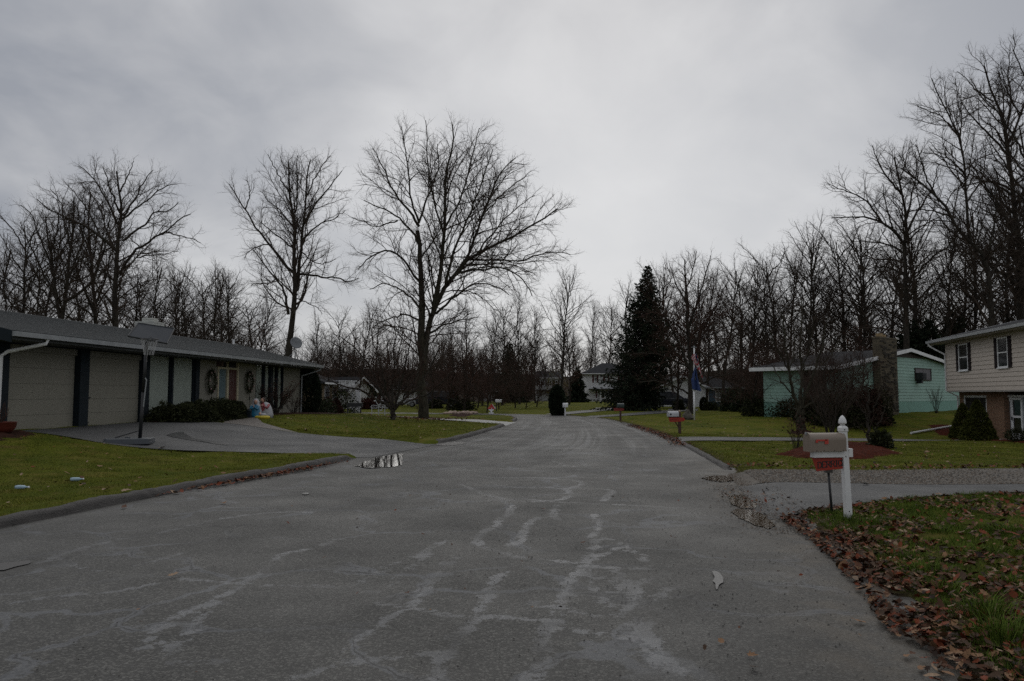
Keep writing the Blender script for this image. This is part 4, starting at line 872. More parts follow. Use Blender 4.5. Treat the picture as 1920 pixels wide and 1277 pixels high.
for px, Y, top in ((870, 70, 655), (840, 74, 650), (912, 66, 668), (935, 78, 660), (1005, 88, 668), (810, 82, 640), (965, 84, 668), (985, 80, 690), (600, 66, 668), (650, 90, 650), (690, 92, 660), (1405, 50, 650), (1385, 68, 660), (1440, 60, 670), (1550, 43, 660), (1580, 43, 668), (1525, 42, 655), (1602, 43.5, 652), (1452, 56, 640), (1488, 50, 640), (1420, 62, 650)):
    TREES.append((px, Y, top, 11 + rr.randrange(2), 1.15, 'scrub2'))
TREES.sort(key=lambda a: a[0]); cnts = {}
HTS = {9: 14, 11: 7, 12: 7}
for px, Y, top, kd, wd, ty in TREES:
    zn = zone(px); key = (ty, zn); cnts[key] = cnts.get(key, -1) + 1; o = ORD[min(cnts[key], 88)]
    x = P(px, 700, Y).x; g = Hs(x, Y); hgt = P(px, top, Y).z - g; sc = hgt / HTS.get(kd, 18)
    if x * x + (Y) ** 2 < 100: continue
    ms = KINDS[kd] if kd < 9 else (KBROWN if kd == 9 else SCRUB[kd - 11])
    lab = {'tree': 'tall bare tree %s, %s from the left', 'far': 'distant bare woodland tree %s, %s from the left', 'brown': 'russet tree still holding dead leaves %s, %s from the left',
           'scrub': 'far twiggy brown undergrowth tree %s, %s from the left', 'scrub2': 'low dense dark bare tree %s, %s from the left'}[ty] % (zn, o)
    nm = {'tree': 'bare_tree', 'far': 'woodland_tree', 'brown': 'russet_tree', 'scrub': 'undergrowth_tree', 'scrub2': 'small_bare_tree'}[ty]
    gp = {'tree': 'bare trees behind the houses', 'far': 'distant woodland trees', 'brown': 'trees with russet leaves', 'scrub': 'undergrowth trees at the foot of the wood', 'scrub2': 'low dark bare trees'}[ty]
    w_ = sc * wd if kd >= 11 else (sc * wd if sc < 1.3 else (sc * .8 + .26) * wd)
    place_tree(nm, ms, (x, Y, g), lab, group=gp, rot=rr.uniform(0, 6.28), sc=(w_, w_, sc)).rotation_euler[:2] = (rr.gauss(0, .045), rr.gauss(0, .045))

# -- needle-leaved trees
M_NEEDLE = foliage_mat('spruce_needles', (.007, .012, .007), (.034, .046, .026), 1.2)
M_YEW = foliage_mat('yew_leaves', (.010, .014, .006), (.042, .046, .018), 4)
M_CONE = foliage_mat('dwarf_spruce_needles', (.024, .032, .006), (.095, .10, .022), 5)
M_RHODO = foliage_mat('rhododendron_leaves', (.010, .016, .007), (.040, .055, .024), 3)
M_RUSSET = foliage_mat('russet_leaves', (.020, .010, .008), (.065, .030, .022), 4)
def spruce(name, loc, Ht, W_, label, seed, n=260, mat_=None, top=0.0, droop=.35, size=.16, prune=False):
    R_ = np.random.default_rng(seed); f = np.sort(R_.random(n) ** 1.25); z = .04 * Ht + f * Ht * .95; az = np.arange(n) * 2.4 + R_.uniform(-.5, .5, n)
    prof = (1 - f) ** .92 * (.66 + .46 * R_.random(n)) + .02; L = W_ * prof
    if prune: L = np.where((np.cos(az) > .1) & (f < .30), L * (.38 + 1.2 * f), L)
    P0 = np.stack([np.zeros(n), np.zeros(n), z], 1); D0 = np.stack([np.cos(az), np.sin(az), .30 * f * 2 - droop * (1 - f)], 1)
    Pb, Rb = grow(P0, D0, L, .012 + .012 * L, 6, .05, .28, R_, .3)
    G = [(Pb, Rb, 3)]
    trunk = (np.array([[[0, 0, t * Ht] for t in np.linspace(-.02, .98, 6)]]), np.array([np.linspace(.02 * Ht, .02, 6)]), 8)
    p, D, L2, R2 = spawn(Pb, Rb, .17, .12, R_, lambda Lp, t: .42 * Lp ** .6 * (1.05 - t) + .14, 52, 8, -.12, .004, .003); P2, R2 = grow(p, D, L2, R2, 3, .08, -.2, R_, .5)
    G.append((P2, R2, 3))
    # needle sprays: narrow pointed blades along every side twig
    T = P2[:, -1] - P2[:, 0]; m = 12; k = np.repeat(np.arange(len(P2)), m); t = R_.random(len(k))[:, None]; c = P2[k, 0] + T[k] * t
    d = T[k] / (np.linalg.norm(T[k], axis=1)[:, None] + 1e-6) + R_.normal(0, .45, (len(k), 3)); d[:, 2] -= .35; d /= np.linalg.norm(d, axis=1)[:, None]; w = np.cross(d, R_.normal(0, 1, (len(k), 3))); w /= np.linalg.norm(w, axis=1)[:, None]
    s_ = size * R_.uniform(.6, 1.3, len(k))[:, None]; V = np.stack([c - w * s_ * .22, c + w * s_ * .22, c + d * s_], 1).reshape(-1, 3); Tq = np.arange(len(V)).reshape(-1, 3)
    t_ = thing(name, label, 'tree', loc)
    V1, Q1 = tube_arrays([trunk]); mobj('trunk', mesh_arrays('spruce_trunk', V1, quads=Q1, smooth=True, mat=M_BARK), t_)
    V2, Q2 = tube_arrays(G); mobj('boughs', mesh_arrays('boughs', V2, quads=Q2, smooth=True, mat=M_TWIG), t_)
    mobj('needles', mesh_arrays('needles', V, tris=Tq, mat=mat_ or M_NEEDLE), t_); return t_
g = P(1203, 740, 71); g.z = Hs(g.x, g.y); spruce('spruce_tree', g, (P(1213, 498, g.y).z - g.z), 4.5, 'big dark spruce with drooping boughs right of the road bend', 41, 500, size=.2, prune=True).rotation_euler.y = .055
for px, Y, top, w, lb in ((1083, 118, 690, 1.7, 'small dark spruce against the left side of the white two-storey house'), (1745, 70, 600, 3.4, 'dark hemlock between the teal and the beige house'), (1710, 72, 590, 3.2, 'dark hemlock rising behind the stone chimney'), (1790, 78, 575, 4, 'dark hemlock directly behind the left end of the beige roof'), (955, 120, 640, 3.2, 'dim green pine in the wood beyond the bend')):
    x = P(px, 700, Y).x; gz = Hs(x, Y); spruce('hemlock_tree' if px > 1500 else 'small_spruce', (x, Y, gz), P(px, top, Y).z - gz, w, lb, px, 130, None, size=.34, droop=.2)

# -- bushes: leaves spread through a volume, over a few stems
def bush(name, loc, rx, ry, h, label, m, seed, n=2600, size=.07, shape='dome', group=None, cat='shrub', stems=7):
    R_ = np.random.default_rng(seed); t = thing(name, label, cat, loc, group)
    d = R_.normal(0, 1, (n, 3)); d /= np.linalg.norm(d, axis=1)[:, None]; d[:, 2] = np.abs(d[:, 2]) if shape != 'ball' else d[:, 2]; r = R_.random(n) ** .28
    lump = 1 + .16 * np.sin(d[:, 0] * 5 + seed) * np.sin(d[:, 1] * 6 + seed * 2) + .10 * np.sin(d[:, 2] * 11 + d[:, 0] * 9)
    if shape == 'cone':
        f = R_.random(n) ** 1.5; a = R_.uniform(0, 2 * PI, n); rr_ = (1 - f) ** .75 * (.55 + .45 * R_.random(n) ** .4) * (1 + .05 * np.sin(a * 5) + .05 * np.sin(f * 30)); rr_ *= np.where(f < .08, .8 + f * 2.5, 1)
        c = np.stack([np.cos(a) * rr_ * rx, np.sin(a) * rr_ * ry, f * h], 1); nn = np.stack([np.cos(a), np.sin(a), np.full(n, .6)], 1)
    elif shape == 'column':
        f = R_.random(n); a = R_.uniform(0, 2 * PI, n); rr_ = np.sin(np.clip(f * .9 + .12, 0, 1) * PI) ** .45 * (.6 + .4 * R_.random(n) ** .4)
        c = np.stack([np.cos(a) * rr_ * rx, np.sin(a) * rr_ * ry, f * h], 1); nn = np.stack([np.cos(a), np.sin(a), np.full(n, .8)], 1)
    else:
        c = d * (r * lump)[:, None] * np.array([rx, ry, h if shape != 'ball' else h / 2]); nn = d.copy()
        if shape == 'ball': c[:, 2] += h / 2
    a = np.cross(nn, R_.normal(0, 1, (n, 3))); a /= np.linalg.norm(a, axis=1)[:, None]; b = nn + R_.normal(0, .5, (n, 3)); b /= np.linalg.norm(b, axis=1)[:, None]
    s_ = size * R_.uniform(.6, 1.35, n)[:, None]; V = np.stack([c - a * s_ * .4, c + b * s_ * .1 + a * s_ * .4, c + b * s_], 1).reshape(-1, 3)
    Vs, Q = tube_arrays([grow(np.zeros((stems, 3)) + R_.normal(0, .06, (stems, 3)) * [rx, ry, 0], np.stack([np.cos(np.arange(stems) * 2.4) * rx, np.sin(np.arange(stems) * 2.4) * ry, np.full(stems, h * 1.3)], 1), np.full(stems, h * .8), np.full(stems, .02), 4, .1, .1, R_) + (4,)])
    mobj('stems', mesh_arrays('stems', Vs, quads=Q, smooth=True, mat=M_TWIG), t); mobj('leaves', mesh_arrays('leaves', V, tris=np.arange(len(V)).reshape(-1, 3), mat=m), t)
    return t
def twig_bush(name, loc, w, h, label, seed, stems=14, m=None, dense=1.0, group=None, cat='shrub', r=.018, leaf=0):
    R_ = np.random.default_rng(seed); az = np.arange(stems) * 2.4 + R_.uniform(-.4, .4, stems); sp_ = R_.uniform(.25, 1, stems)
    D = np.stack([np.cos(az) * w * sp_, np.sin(az) * w * sp_, np.full(stems, h)], 1); L = np.linalg.norm(D, axis=1) * R_.uniform(.75, 1.05, stems)
    Pb, Rb = grow(R_.normal(0, .04, (stems, 3)) * [1, 1, 0], D, L, np.full(stems, r), 7, .07, .05, R_, .3)
    t = thing(name, label, cat, loc, group); V, Q = tube_arrays([(Pb, Rb, 5)]); mobj('stems', mesh_arrays('stems', V, quads=Q, smooth=True, mat=M_BARK), t)
    p, D, L, R = spawn(Pb, Rb, .14 / dense, .3, R_, lambda Lp, tt: .28 * Lp * (1 - tt) ** .5 + .1, 32, 10, .2, .008, .0025); P2, R2 = grow(p, D, L, R, 3, .12, .1, R_, .4)
    p, D, L, R = spawn(P2, R2, .12 / dense, .15, R_, lambda Lp, tt: .16 + 0 * tt, 35, 12, .15, .006, .0022); P3, R3 = grow(p, D, L, R, 1, .1, .1, R_, .5)
    V, Q = tube_arrays([(P2, R2, 3), (P3, R3, 3)]); mobj('twigs', mesh_arrays('bush_twigs', V, quads=Q, mat=m or M_TWIG), t)
    if leaf:
        V, Q = leaves_on(P3, R_, leaf, .035); mobj('leaves', mesh_arrays('bush_leaves', V, quads=Q, mat=M_RUSSET), t)
    return t
# ------------------------------------------------------------------ buildings
M_NAVY = mat('navy_trim', (.009, .015, .020), .7, .2, 3, spec=.2)
M_BEIGE = mat('greige_panel', (.20, .192, .160), .75, .07, 1.5, .15, 80)
M_GARAGE = mat('garage_door_paint', (.205, .196, .158), .6, .06, 1.2, .1, 120)
M_ROOF = mat('grey_shingles', (.092, .098, .100), .75, .22, 14, 1.0, 30, col2=(.050, .055, .057), spec=.2)
M_ROOFD = mat('dark_shingles', (.030, .031, .034), .9, .25, 9, .8, 30, spec=.08)
M_WHITE = mat('white_paint', (.70, .71, .72), .5, .08, 3)
M_GUTTER = mat('gutter_metal', (.24, .255, .265), .45, .15, 4)
M_GLASS = mat('dark_glass', (.016, .018, .020), .12, .5, 2.5, spec=.4)
M_CURT = mat('pale_curtain', (.33, .36, .32), .8, .12, 3)
M_BLACK = mat('black_plastic', (.012, .013, .015), .5, .2, 5)
M_CREAM = mat('cream_trim', (.42, .38, .27), .6, .1, 5)
M_DOORR = mat('maroon_door', (.060, .018, .016), .5, .15, 4)
M_BWHITE = mat('white_brick', (.42, .43, .40), .8, .2, 8, .5, 40)
M_TEAL = mat('teal_siding_paint', (.285, .44, .38), .65, .08, 1.2)
M_TEALB = mat('teal_block_paint', (.19, .36, .30), .7, .1, 2, .3, 30)
M_SIDE = mat('taupe_siding', (.50, .44, .385), .6, .05, 1.2)
M_WSIDE = mat('white_siding', (.64, .645, .65), .6, .06, 1.2)
M_SHUT = mat('dark_brown_shutter', (.014, .008, .009), .7, .2, 5, spec=.15)
M_SHUTR = mat('maroon_shutter', (.085, .018, .020), .55, .2, 5)
M_BLUE = mat('blue_grey_siding', (.055, .095, .135), .6, .1, 3)
M_WOODD = mat('dark_wood', (.030, .020, .014), .7, .25, 4)
M_STONEW = mat('tan_stone', (.19, .145, .085), .85, .35, 3.5, 1.0, 12)
def brick_mat(name, c1, c2, mort, bw=.21, bh=.07):
    m = bpy.data.materials.new(name); m.use_nodes = True; t = m.node_tree; b = t.nodes['Principled BSDF']; b.inputs['Roughness'].default_value = .85; b.inputs['Specular IOR Level'].default_value = .2
    co = N(t, 'ShaderNodeUVMap', uv_map='UVMap')
    br = N(t, 'ShaderNodeTexBrick', inp={'Scale': 1.0, 'Brick Width': bw, 'Row Height': bh, 'Mortar Size': .008, 'Color1': (*c1, 1), 'Color2': (*c2, 1), 'Mortar': (*mort, 1), 'Bias': -.2}); LK(t, co.outputs[0], br.inputs['Vector'])
    n = N(t, 'ShaderNodeTexNoise', inp={'Scale': 9.0, 'Detail': 4.0}); LK(t, co.outputs[0], n.inputs['Vector'])
    LK(t, mix_(t, math_(t, 'MULTIPLY', ramp_(t, n.outputs[0], [(.45, 0.), (.65, 1.)]), .45), br.outputs[0], tuple(v * .35 for v in c1)), b.inputs['Base Color'])
    bp = N(t, 'ShaderNodeBump', inp={'Strength': .8, 'Distance': .01}); LK(t, br.outputs[1], bp.inputs['Height']); bp.invert = True; LK(t, bp.outputs[0], b.inputs['Normal'])
    return m
M_BRICK = brick_mat('tan_brick', (.27, .155, .095), (.20, .105, .065), (.22, .18, .14))
M_CHIM = brick_mat('ledge_stone', (.150, .125, .085), (.075, .066, .048), (.040, .036, .030), .42, .10)
def add_uv(o, fr):
    """metres along the wall and up, for brickwork"""
    me = o.data; uv = me.uv_layers.new(name='UVMap'); off = Vector(o.parent.location) if o.parent else Vector((0, 0, 0))
    for p in me.polygons:
        for li in p.loop_indices:
            w = me.vertices[me.loops[li].vertex_index].co + off; d = w - fr.o
            a = d.dot(fr.u) if abs(p.normal.dot(fr.u)) < .7 else d.dot(fr.n); uv.data[li].uv = (a, w.z)
def siding(fr, u0, u1, z0, z1, n, h, m, parent, holes=(), top=None, name='siding_boards', n_proud=.034):
    """lapped boards, each a sloping strip, cut around the openings"""
    b = MB(fr); z = z0
    while z < z1 - .01:
        zt = min(z + h, z1); a, c = u0, u1
        if top: a, c = top(z, u0, u1)
        cuts = [(a, c)]
        for (h0, h1, g0, g1) in holes:
            if g0 < (z + zt) / 2 < g1: cuts = [q for (p, r) in cuts for q in ((p, min(r, h0)), (max(p, h1), r)) if q[1] - q[0] > .01]
        for p, r in cuts:
            b.hexa([fr(p, n, z), fr(r, n, z), fr(r, n + n_proud, z), fr(p, n + n_proud, z), fr(p, n, zt), fr(r, n, zt), fr(r, n + .008, zt), fr(p, n + .008, zt)])
        z += h
    return b.build(name, m, parent, kind='stuff')
def window(fr, u0, u1, z0, z1, n, parent, frame=None, shutters=None, sash=True, muntins=(0, 0), glass=None, fw=.06, shw=.3, sill=True, curtain=False):
    f = MB(fr).box(u0, u1, n - .06, n + .05, z0, z0 + fw).box(u0, u1, n - .06, n + .05, z1 - fw, z1).box(u0, u0 + fw, n - .06, n + .045, z0 + fw, z1 - fw).box(u1 - fw, u1, n - .06, n + .045, z0 + fw, z1 - fw)
    if sash: f.box(u0 + fw, u1 - fw, n - .04, n + .037, (z0 + z1) / 2 - .025, (z0 + z1) / 2 + .025)
    for k in range(1, muntins[0] + 1): uu = u0 + (u1 - u0) * k / (muntins[0] + 1); f.box(uu - .014, uu + .014, n - .02, n + .02, z0 + fw, z1 - fw)
    for k in range(1, muntins[1] + 1): zz_ = z0 + (z1 - z0) * k / (muntins[1] + 1); f.box(u0 + fw, u1 - fw, n - .018, n + .018, zz_ - .014, zz_ + .014)
    w = f.build('window', frame or M_WHITE, parent)
    def sub(mb, nm, mt):
        o = mb.build(nm, mt, w); return o
    hs = [(z0 + fw, (z0 + z1) / 2 - .025), ((z0 + z1) / 2 + .025, z1 - fw)] if sash else [(z0 + fw, z1 - fw)]
    for a, c in hs: sub(MB(fr).box(u0 + fw, u1 - fw, n + .004, n + .012, a, c), 'pane', glass or M_GLASS)
    if sill: sub(MB(fr).box(u0 - .04, u1 + .04, n - .02, n + .09, z0 - .05, z0 - .002), 'sill', frame or M_WHITE)
    if shutters:
        for a, c in ((u0 - shw - .02, u0 - .02), (u1 + .02, u1 + shw + .02)):
            s_ = MB(fr).box(a, c, n, n + .045, z0 - .02, z1 + .02)
            k = z0 + .06
            while k < z1 - .08: s_.box(a + .05, c - .05, n + .045, n + .058, k, k + .03); k += .07
            s_.build('shutter', shutters, parent)
    return w
def slab(pts, th, m, name, parent, **k):
    return MB().poly(pts, (0, 0, -th)).build(name, m, parent, **k)

# ================= the long low house at the left
OX, OY = hx(20.6)
F1 = Frame((OX, OY, 0), (.0817, .9967), (.9967, -.0817))
def U(px, a=15.27): return (a / ((960 - px) / F + .082) - 20.6) / .9967
ZB = .56; ZT = 3.12
R1 = thing('ranch_house', 'long low greige house with navy trim, two garage doors and a shallow grey roof', 'house', (OX, OY, ZB))
uE = U(563)
w = MB(F1)
gd = [(U(17), U(147)), (U(166), U(267))]; zg = 2.78
pst = [(-.15, U(14)), (U(148), U(165)), (U(268), U(278.5)), (U(365.5), U(372.5))]
# wall pieces between the openings
w.box(-.15, U(268), -.25, -.06, zg, ZT); w.box(U(372.5), U(408), -.2, 0, ZB - .3, ZT); w.box(U(447.5), U(480), -.2, 0, ZB - .3, ZT); w.box(U(531), uE, -.2, 0, ZB - .3, ZT); w.box(U(408), U(447.5), -.2, -.05, 3.08, ZT)
w.box(U(480), U(531), -.2, -.02, ZB - .3, .86); w.box(uE - .2, uE, -8.4, -.2, ZB - .3, ZT); w.box(-.15, .05, -8.4, -.25, ZB - .3, ZT); w.box(.05, uE - .2, -8.4, -8.2, ZB - .3, ZT)
w.build('wall', M_BEIGE, R1)
MB(F1).box(U(278.5), U(365.5), -.2, .02, ZB - .25, .84).build('window_plinth', M_NAVY, R1)
MB(F1).box(-.3, uE + .1, -.3, .12, ZB - .4, ZB - .02).build('foundation', mat('foundation_concrete', (.20, .19, .16), .8, .2, 4, space='World'), R1)
for a, b in pst: MB(F1).box(a, b, -.22, .06, ZB - .02, ZT).build('post', M_NAVY, R1)
MB(F1).box(-.15, U(268) + .1, -.05, .01, ZT - .16, ZT).build('fascia_board', M_NAVY, R1)
MB(F1).box(U(278), uE, .002, .03, ZT - .12, ZT).build('fascia_board', M_NAVY, R1)
# garage doors of five panels
for a, b in gd:
    d = MB(F1).box(a, b, -.16, -.13, ZB, zg).build('garage_door', M_GARAGE, R1)
    for k in range(5):
        h = (zg - ZB) / 5; pm = MB(F1).box(a + .01, b - .01, -.13, -.115, ZB + k * h + .003, ZB + (k + 1) * h - .003)
        o = pm.build('panel', M_GARAGE, d); 
        bv = o.modifiers.new('b', 'BEVEL'); bv.width = .002
MB(F1).box(U(169), U(169) + .12, -.09, -.06, ZB + .12, ZB + .16).box(U(171), U(171) + .12, -.09, -.06, ZB + .9, ZB + .95).build('door_handle', M_BLACK, R1)
# big windows with slatted blinds behind the panes
def blinds(u0, u1, z0, z1, n, step=.11):
    b = MB(F1); u = u0; k = 0
    while u < u1 - .01:
        b.hexa([F1(u, n, z0), F1(u + step * .95, n + .035, z0), F1(u + step * .95, n + .04, z0), F1(u, n + .005, z0), F1(u, n, z1), F1(u + step * .95, n + .035, z1), F1(u + step * .95, n + .04, z1), F1(u, n + .005, z1)]); u += step
    return b
M_CLEAR = bpy.data.materials.new('window_glass'); M_CLEAR.use_nodes = True
tt_ = M_CLEAR.node_tree; tt_.nodes.remove(tt_.nodes['Principled BSDF'])
gl = N(tt_, 'ShaderNodeBsdfGlossy', inp={'Roughness': .03}); tr_ = N(tt_, 'ShaderNodeBsdfTransparent'); tr_.inputs[0].default_value = (.97, .985, .975, 1); lw = N(tt_, 'ShaderNodeLayerWeight'); lw.inputs[0].default_value = .5; fzv = math_(tt_, 'ADD', math_(tt_, 'MULTIPLY', math_(tt_, 'POWER', lw.outputs['Facing'], 5.0), .8), .04); mx = N(tt_, 'ShaderNodeMixShader')
LK(tt_, fzv, mx.inputs[0]); LK(tt_, tr_.outputs[0], mx.inputs[1]); LK(tt_, gl.outputs[0], mx.inputs[2]); LK(tt_, mx.outputs[0], tt_.nodes['Material Output'].inputs[0])
for a, b, z0, z1 in ((U(279), U(322), .88, 3.0), (U(325), U(365), .88, 3.0), (U(480.5), U(494.5), .90, 2.98), (U(497), U(507), .90, 2.98), (U(512), U(519), .9, 2.98), (U(521), U(530), .9, 2.98)):
    fr_ = MB(F1).box(a, b, -.1, 0, z0 - .04, z0).box(a, b, -.1, 0, z1, z1 + .04).box(a, a + .05, -.1, -.01, z0, z1).box(b - .05, b, -.1, -.01, z0, z1).build('window', M_NAVY, R1)
    blinds(a + .06, b - .06, z0 + .01, z1 - .01, -.12).build('blind_slats', M_CURT, fr_, kind='stuff'); pn = MB(F1); pn.face([pn.pt(F1(*q)) for q in ((a + .05, -.055, z0), (b - .05, -.055, z0), (b - .05, -.055, z1), (a + .05, -.055, z1))]); pn.build('pane', M_CLEAR, fr_)
for a, b in ((U(322), U(325)), (U(494.5), U(497)), (U(507), U(512)), (U(519), U(521)), (U(530), U(531))): MB(F1).box(a, b, -.12, .03, .86, ZT - .12).build('mullion', M_NAVY, R1)
# entrance
a, b = U(408), U(447); e = MB(F1).box(a, a + .12, -.1, .03, ZB, 3.08).box(b - .12, b, -.1, .03, ZB, 3.08).box(a + .12, b - .12, -.1, .025, 3.0, 3.08).box(a + .12, b - .12, -.1, .025, 2.68, 2.76).box(U(426), U(429), -.1, .02, ZB, 2.68).box(U(426), U(428), -.1, .015, 2.76, 3.0)
en = e.build('entrance_frame', M_CREAM, R1)
MB(F1).box(U(429), b - .12, -.06, -.03, ZB, 2.68).build('front_door', M_DOORR, en); MB(F1).box(a + .12, U(426), -.06, -.05, ZB + .1, 2.68).build('sidelight', mat('blue_grey_glass', (.12, .17, .19), .15, .1, 2), en)
MB(F1).box(a + .12, U(426), -.06, -.05, 2.76, 3.0).build('transom_pane', M_GLASS, en); MB(F1).box(U(428), b - .12, -.06, -.05, 2.76, 3.0).build('transom_pane', M_GLASS, en)
MB(F1).ball(F1(U(430.5), 0, 1.6), .04, .04, .04, 8, 6).build('door_handle', M_BLACK, en, True)
MB(F1).box(U(406), U(409.5), 0, .22, 2.78, 3.0).build('porch_lamp', mat('lamp_box', (.10, .06, .05), .6), R1)
# roof: shallow gable parallel to the road side
uN, uF, nE, nR = -.75, uE + .95, .92, -3.95; zE, zR = 3.22, 4.40; th = .16
def roofpt(u, n, dz=0): f = (nE - n) / (nE - nR); return F1(u, n, zE + (zR - zE) * f + dz)
rf = MB(F1).hexa([roofpt(uN, nE, -th), roofpt(uF, nE, -th), roofpt(uF, nR, -th), roofpt(uN, nR, -th), roofpt(uN, nE), roofpt(uF, nE), roofpt(uF, nR), roofpt(uN, nR)])
rf.hexa([roofpt(uN, nR, -th), roofpt(uF, nR, -th), F1(uF, nR - 4.9, zE - th), F1(uN, nR - 4.9, zE - th), roofpt(uN, nR), roofpt(uF, nR), F1(uF, nR - 4.9, zE), F1(uN, nR - 4.9, zE)])
ro = rf.build('roof', M_ROOF, R1)
# shingle courses: thin overlapping steps
sc_ = MB(F1)
for k in range(31):
    n0 = nE + .01 - k * .158; 
    if n0 - .165 < nR: break
    sc_.hexa([roofpt(uN - .02, n0, .004), roofpt(uF + .02, n0, .004), roofpt(uF + .02, n0 - .165, .003), roofpt(uN - .02, n0 - .165, .003), roofpt(uN - .02, n0, .020), roofpt(uF + .02, n0, .020), roofpt(uF + .02, n0 - .165, .006), roofpt(uN - .02, n0 - .165, .006)])
sc_.build('shingle_courses', M_ROOF, ro, kind='stuff')
MB(F1).hexa([roofpt(uN - .05, nE + .03, -.30), roofpt(uN + .0, nE + .03, -.30), roofpt(uN, nR, -.30), roofpt(uN - .05, nR, -.30), roofpt(uN - .05, nE + .03, .01), roofpt(uN, nE + .03, .01), roofpt(uN, nR, .01), roofpt(uN - .05, nR, .01)]).build('barge_board', M_NAVY, R1)
MB(F1).hexa([roofpt(uF, nE + .02, -.24), roofpt(uF + .05, nE + .02, -.24), roofpt(uF + .05, nR, -.24), roofpt(uF, nR, -.24), roofpt(uF, nE + .02, .01), roofpt(uF + .05, nE + .02, .01), roofpt(uF + .05, nR, .01), roofpt(uF, nR, .01)]).build('barge_board', M_NAVY, R1)
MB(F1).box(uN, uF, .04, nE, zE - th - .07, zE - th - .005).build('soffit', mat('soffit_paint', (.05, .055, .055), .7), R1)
gt = MB(F1); # gutter trough
for (n0, n1, z0, z1) in ((nE + .005, nE + .13, zE - .15, zE - .13), (nE + .005, nE + .02, zE - .13, zE - .03), (nE + .115, nE + .13, zE - .13, zE - .02)): gt.box(uN, uF, n0, n1, z0, z1)
gt.box(uN - .01, uN, nE + .005, nE + .13, zE - .15, zE - .02).box(uF, uF + .01, nE + .005, nE + .13, zE - .15, zE - .02)
gt.build('gutter', M_GUTTER, R1)
MB(F1).tube([F1(.55, nE + .06, zE - .15), F1(.5, nE + .05, zE - .27), F1(.03, .25, zE - .5), F1(-.06, .14, zE - .62), F1(-.06, .12, ZB)], .05, 8).build('downspout', M_WHITE, R1)
MB(F1).tube([F1(uF - .3, nE + .05, zE - .15), F1(uF - .4, nE, zE - .3), F1(uE - .05, .12, zE - .62), F1(uE - .05, .1, ZB)], .04, 8).build('downspout', M_GUTTER, R1)
# chimney of painted brick courses, ridge vent pipe
cu = (18.9 / ((960 - 285) / F + .082) - 20.6) / .9967; ch = MB(F1); zz0 = 4.0
chm = MB(F1).box(cu - .42, cu + .42, nR - .42, nR + .42, 3.9, 4.42).build('chimney', M_BWHITE, R1)
for k in range(7):
    zc = 4.42 + k * .085
    for j in range(3 if k < 5 else 1):
        wd = .30 if k < 5 else .46; o0 = -.45 + j * .3 + (.0 if k % 2 else .0) if k < 5 else -.23
        MB(F1).box(cu + o0 + .006, cu + o0 + wd - .006, nR - (.45 if k < 5 else .25), nR + (.45 if k < 5 else .25) - (.006 if k % 2 else 0), zc + .005, zc + .08).build('brick', M_BWHITE, chm)
vu = (19.2 / ((960 - 443) / F + .082) - 20.6) / .9967
MB(F1).lathe(F1(vu, nR - .3, 4.2), [(.06, 0), (.06, .42), (.075, .43), (.075, .5)], 10).build('vent_pipe', M_WHITE, R1)
# things fixed to or standing at the house
d0 = F1(uF - 1.0, -.3, 3.55); DS = thing('satellite_dish', 'grey satellite dish on a tripod at the far corner of the low roof', 'satellite dish', d0)
MB().tube([d0, d0 + Vector((0, 0, .62))], .02, 6).tube([d0 + Vector((0, 0, .4)), d0 + Vector((-.42, -.1, 0))], .012, 5).tube([d0 + Vector((0, 0, .4)), d0 + Vector((.1, .5, -.1))], .012, 5).build('mast', M_GUTTER, DS)
dd = MB(); cc = d0 + Vector((.06, -.06, .86)); ax = Vector((.55, -.75, .3)).normalized(); e1 = ax.orthogonal().normalized(); e2 = ax.cross(e1); rings = []
for k in range(6):
    r = .34 * k / 5; rings.append([dd.pt(cc + (e1 * math.cos(a) + e2 * math.sin(a)) * max(r, .003) + ax * (r * r * .5)) for a in [2 * PI * j / 20 for j in range(20)]])
for k in range(5):
    for j in range(20): dd.face((rings[k][j], rings[k][(j + 1) % 20], rings[k + 1][(j + 1) % 20], rings[k + 1][j]))
do = dd.build('dish', mat('dish_grey', (.16, .17, .18), .5), DS, True); so = do.modifiers.new('s', 'SOLIDIFY'); so.thickness = .015
MB().tube([cc - e2 * .3 + ax * .05, cc + ax * .36], .012, 5).ball(cc + ax * .38, .035, .035, .05, 8, 6).build('feed_arm', M_GUTTER, DS)
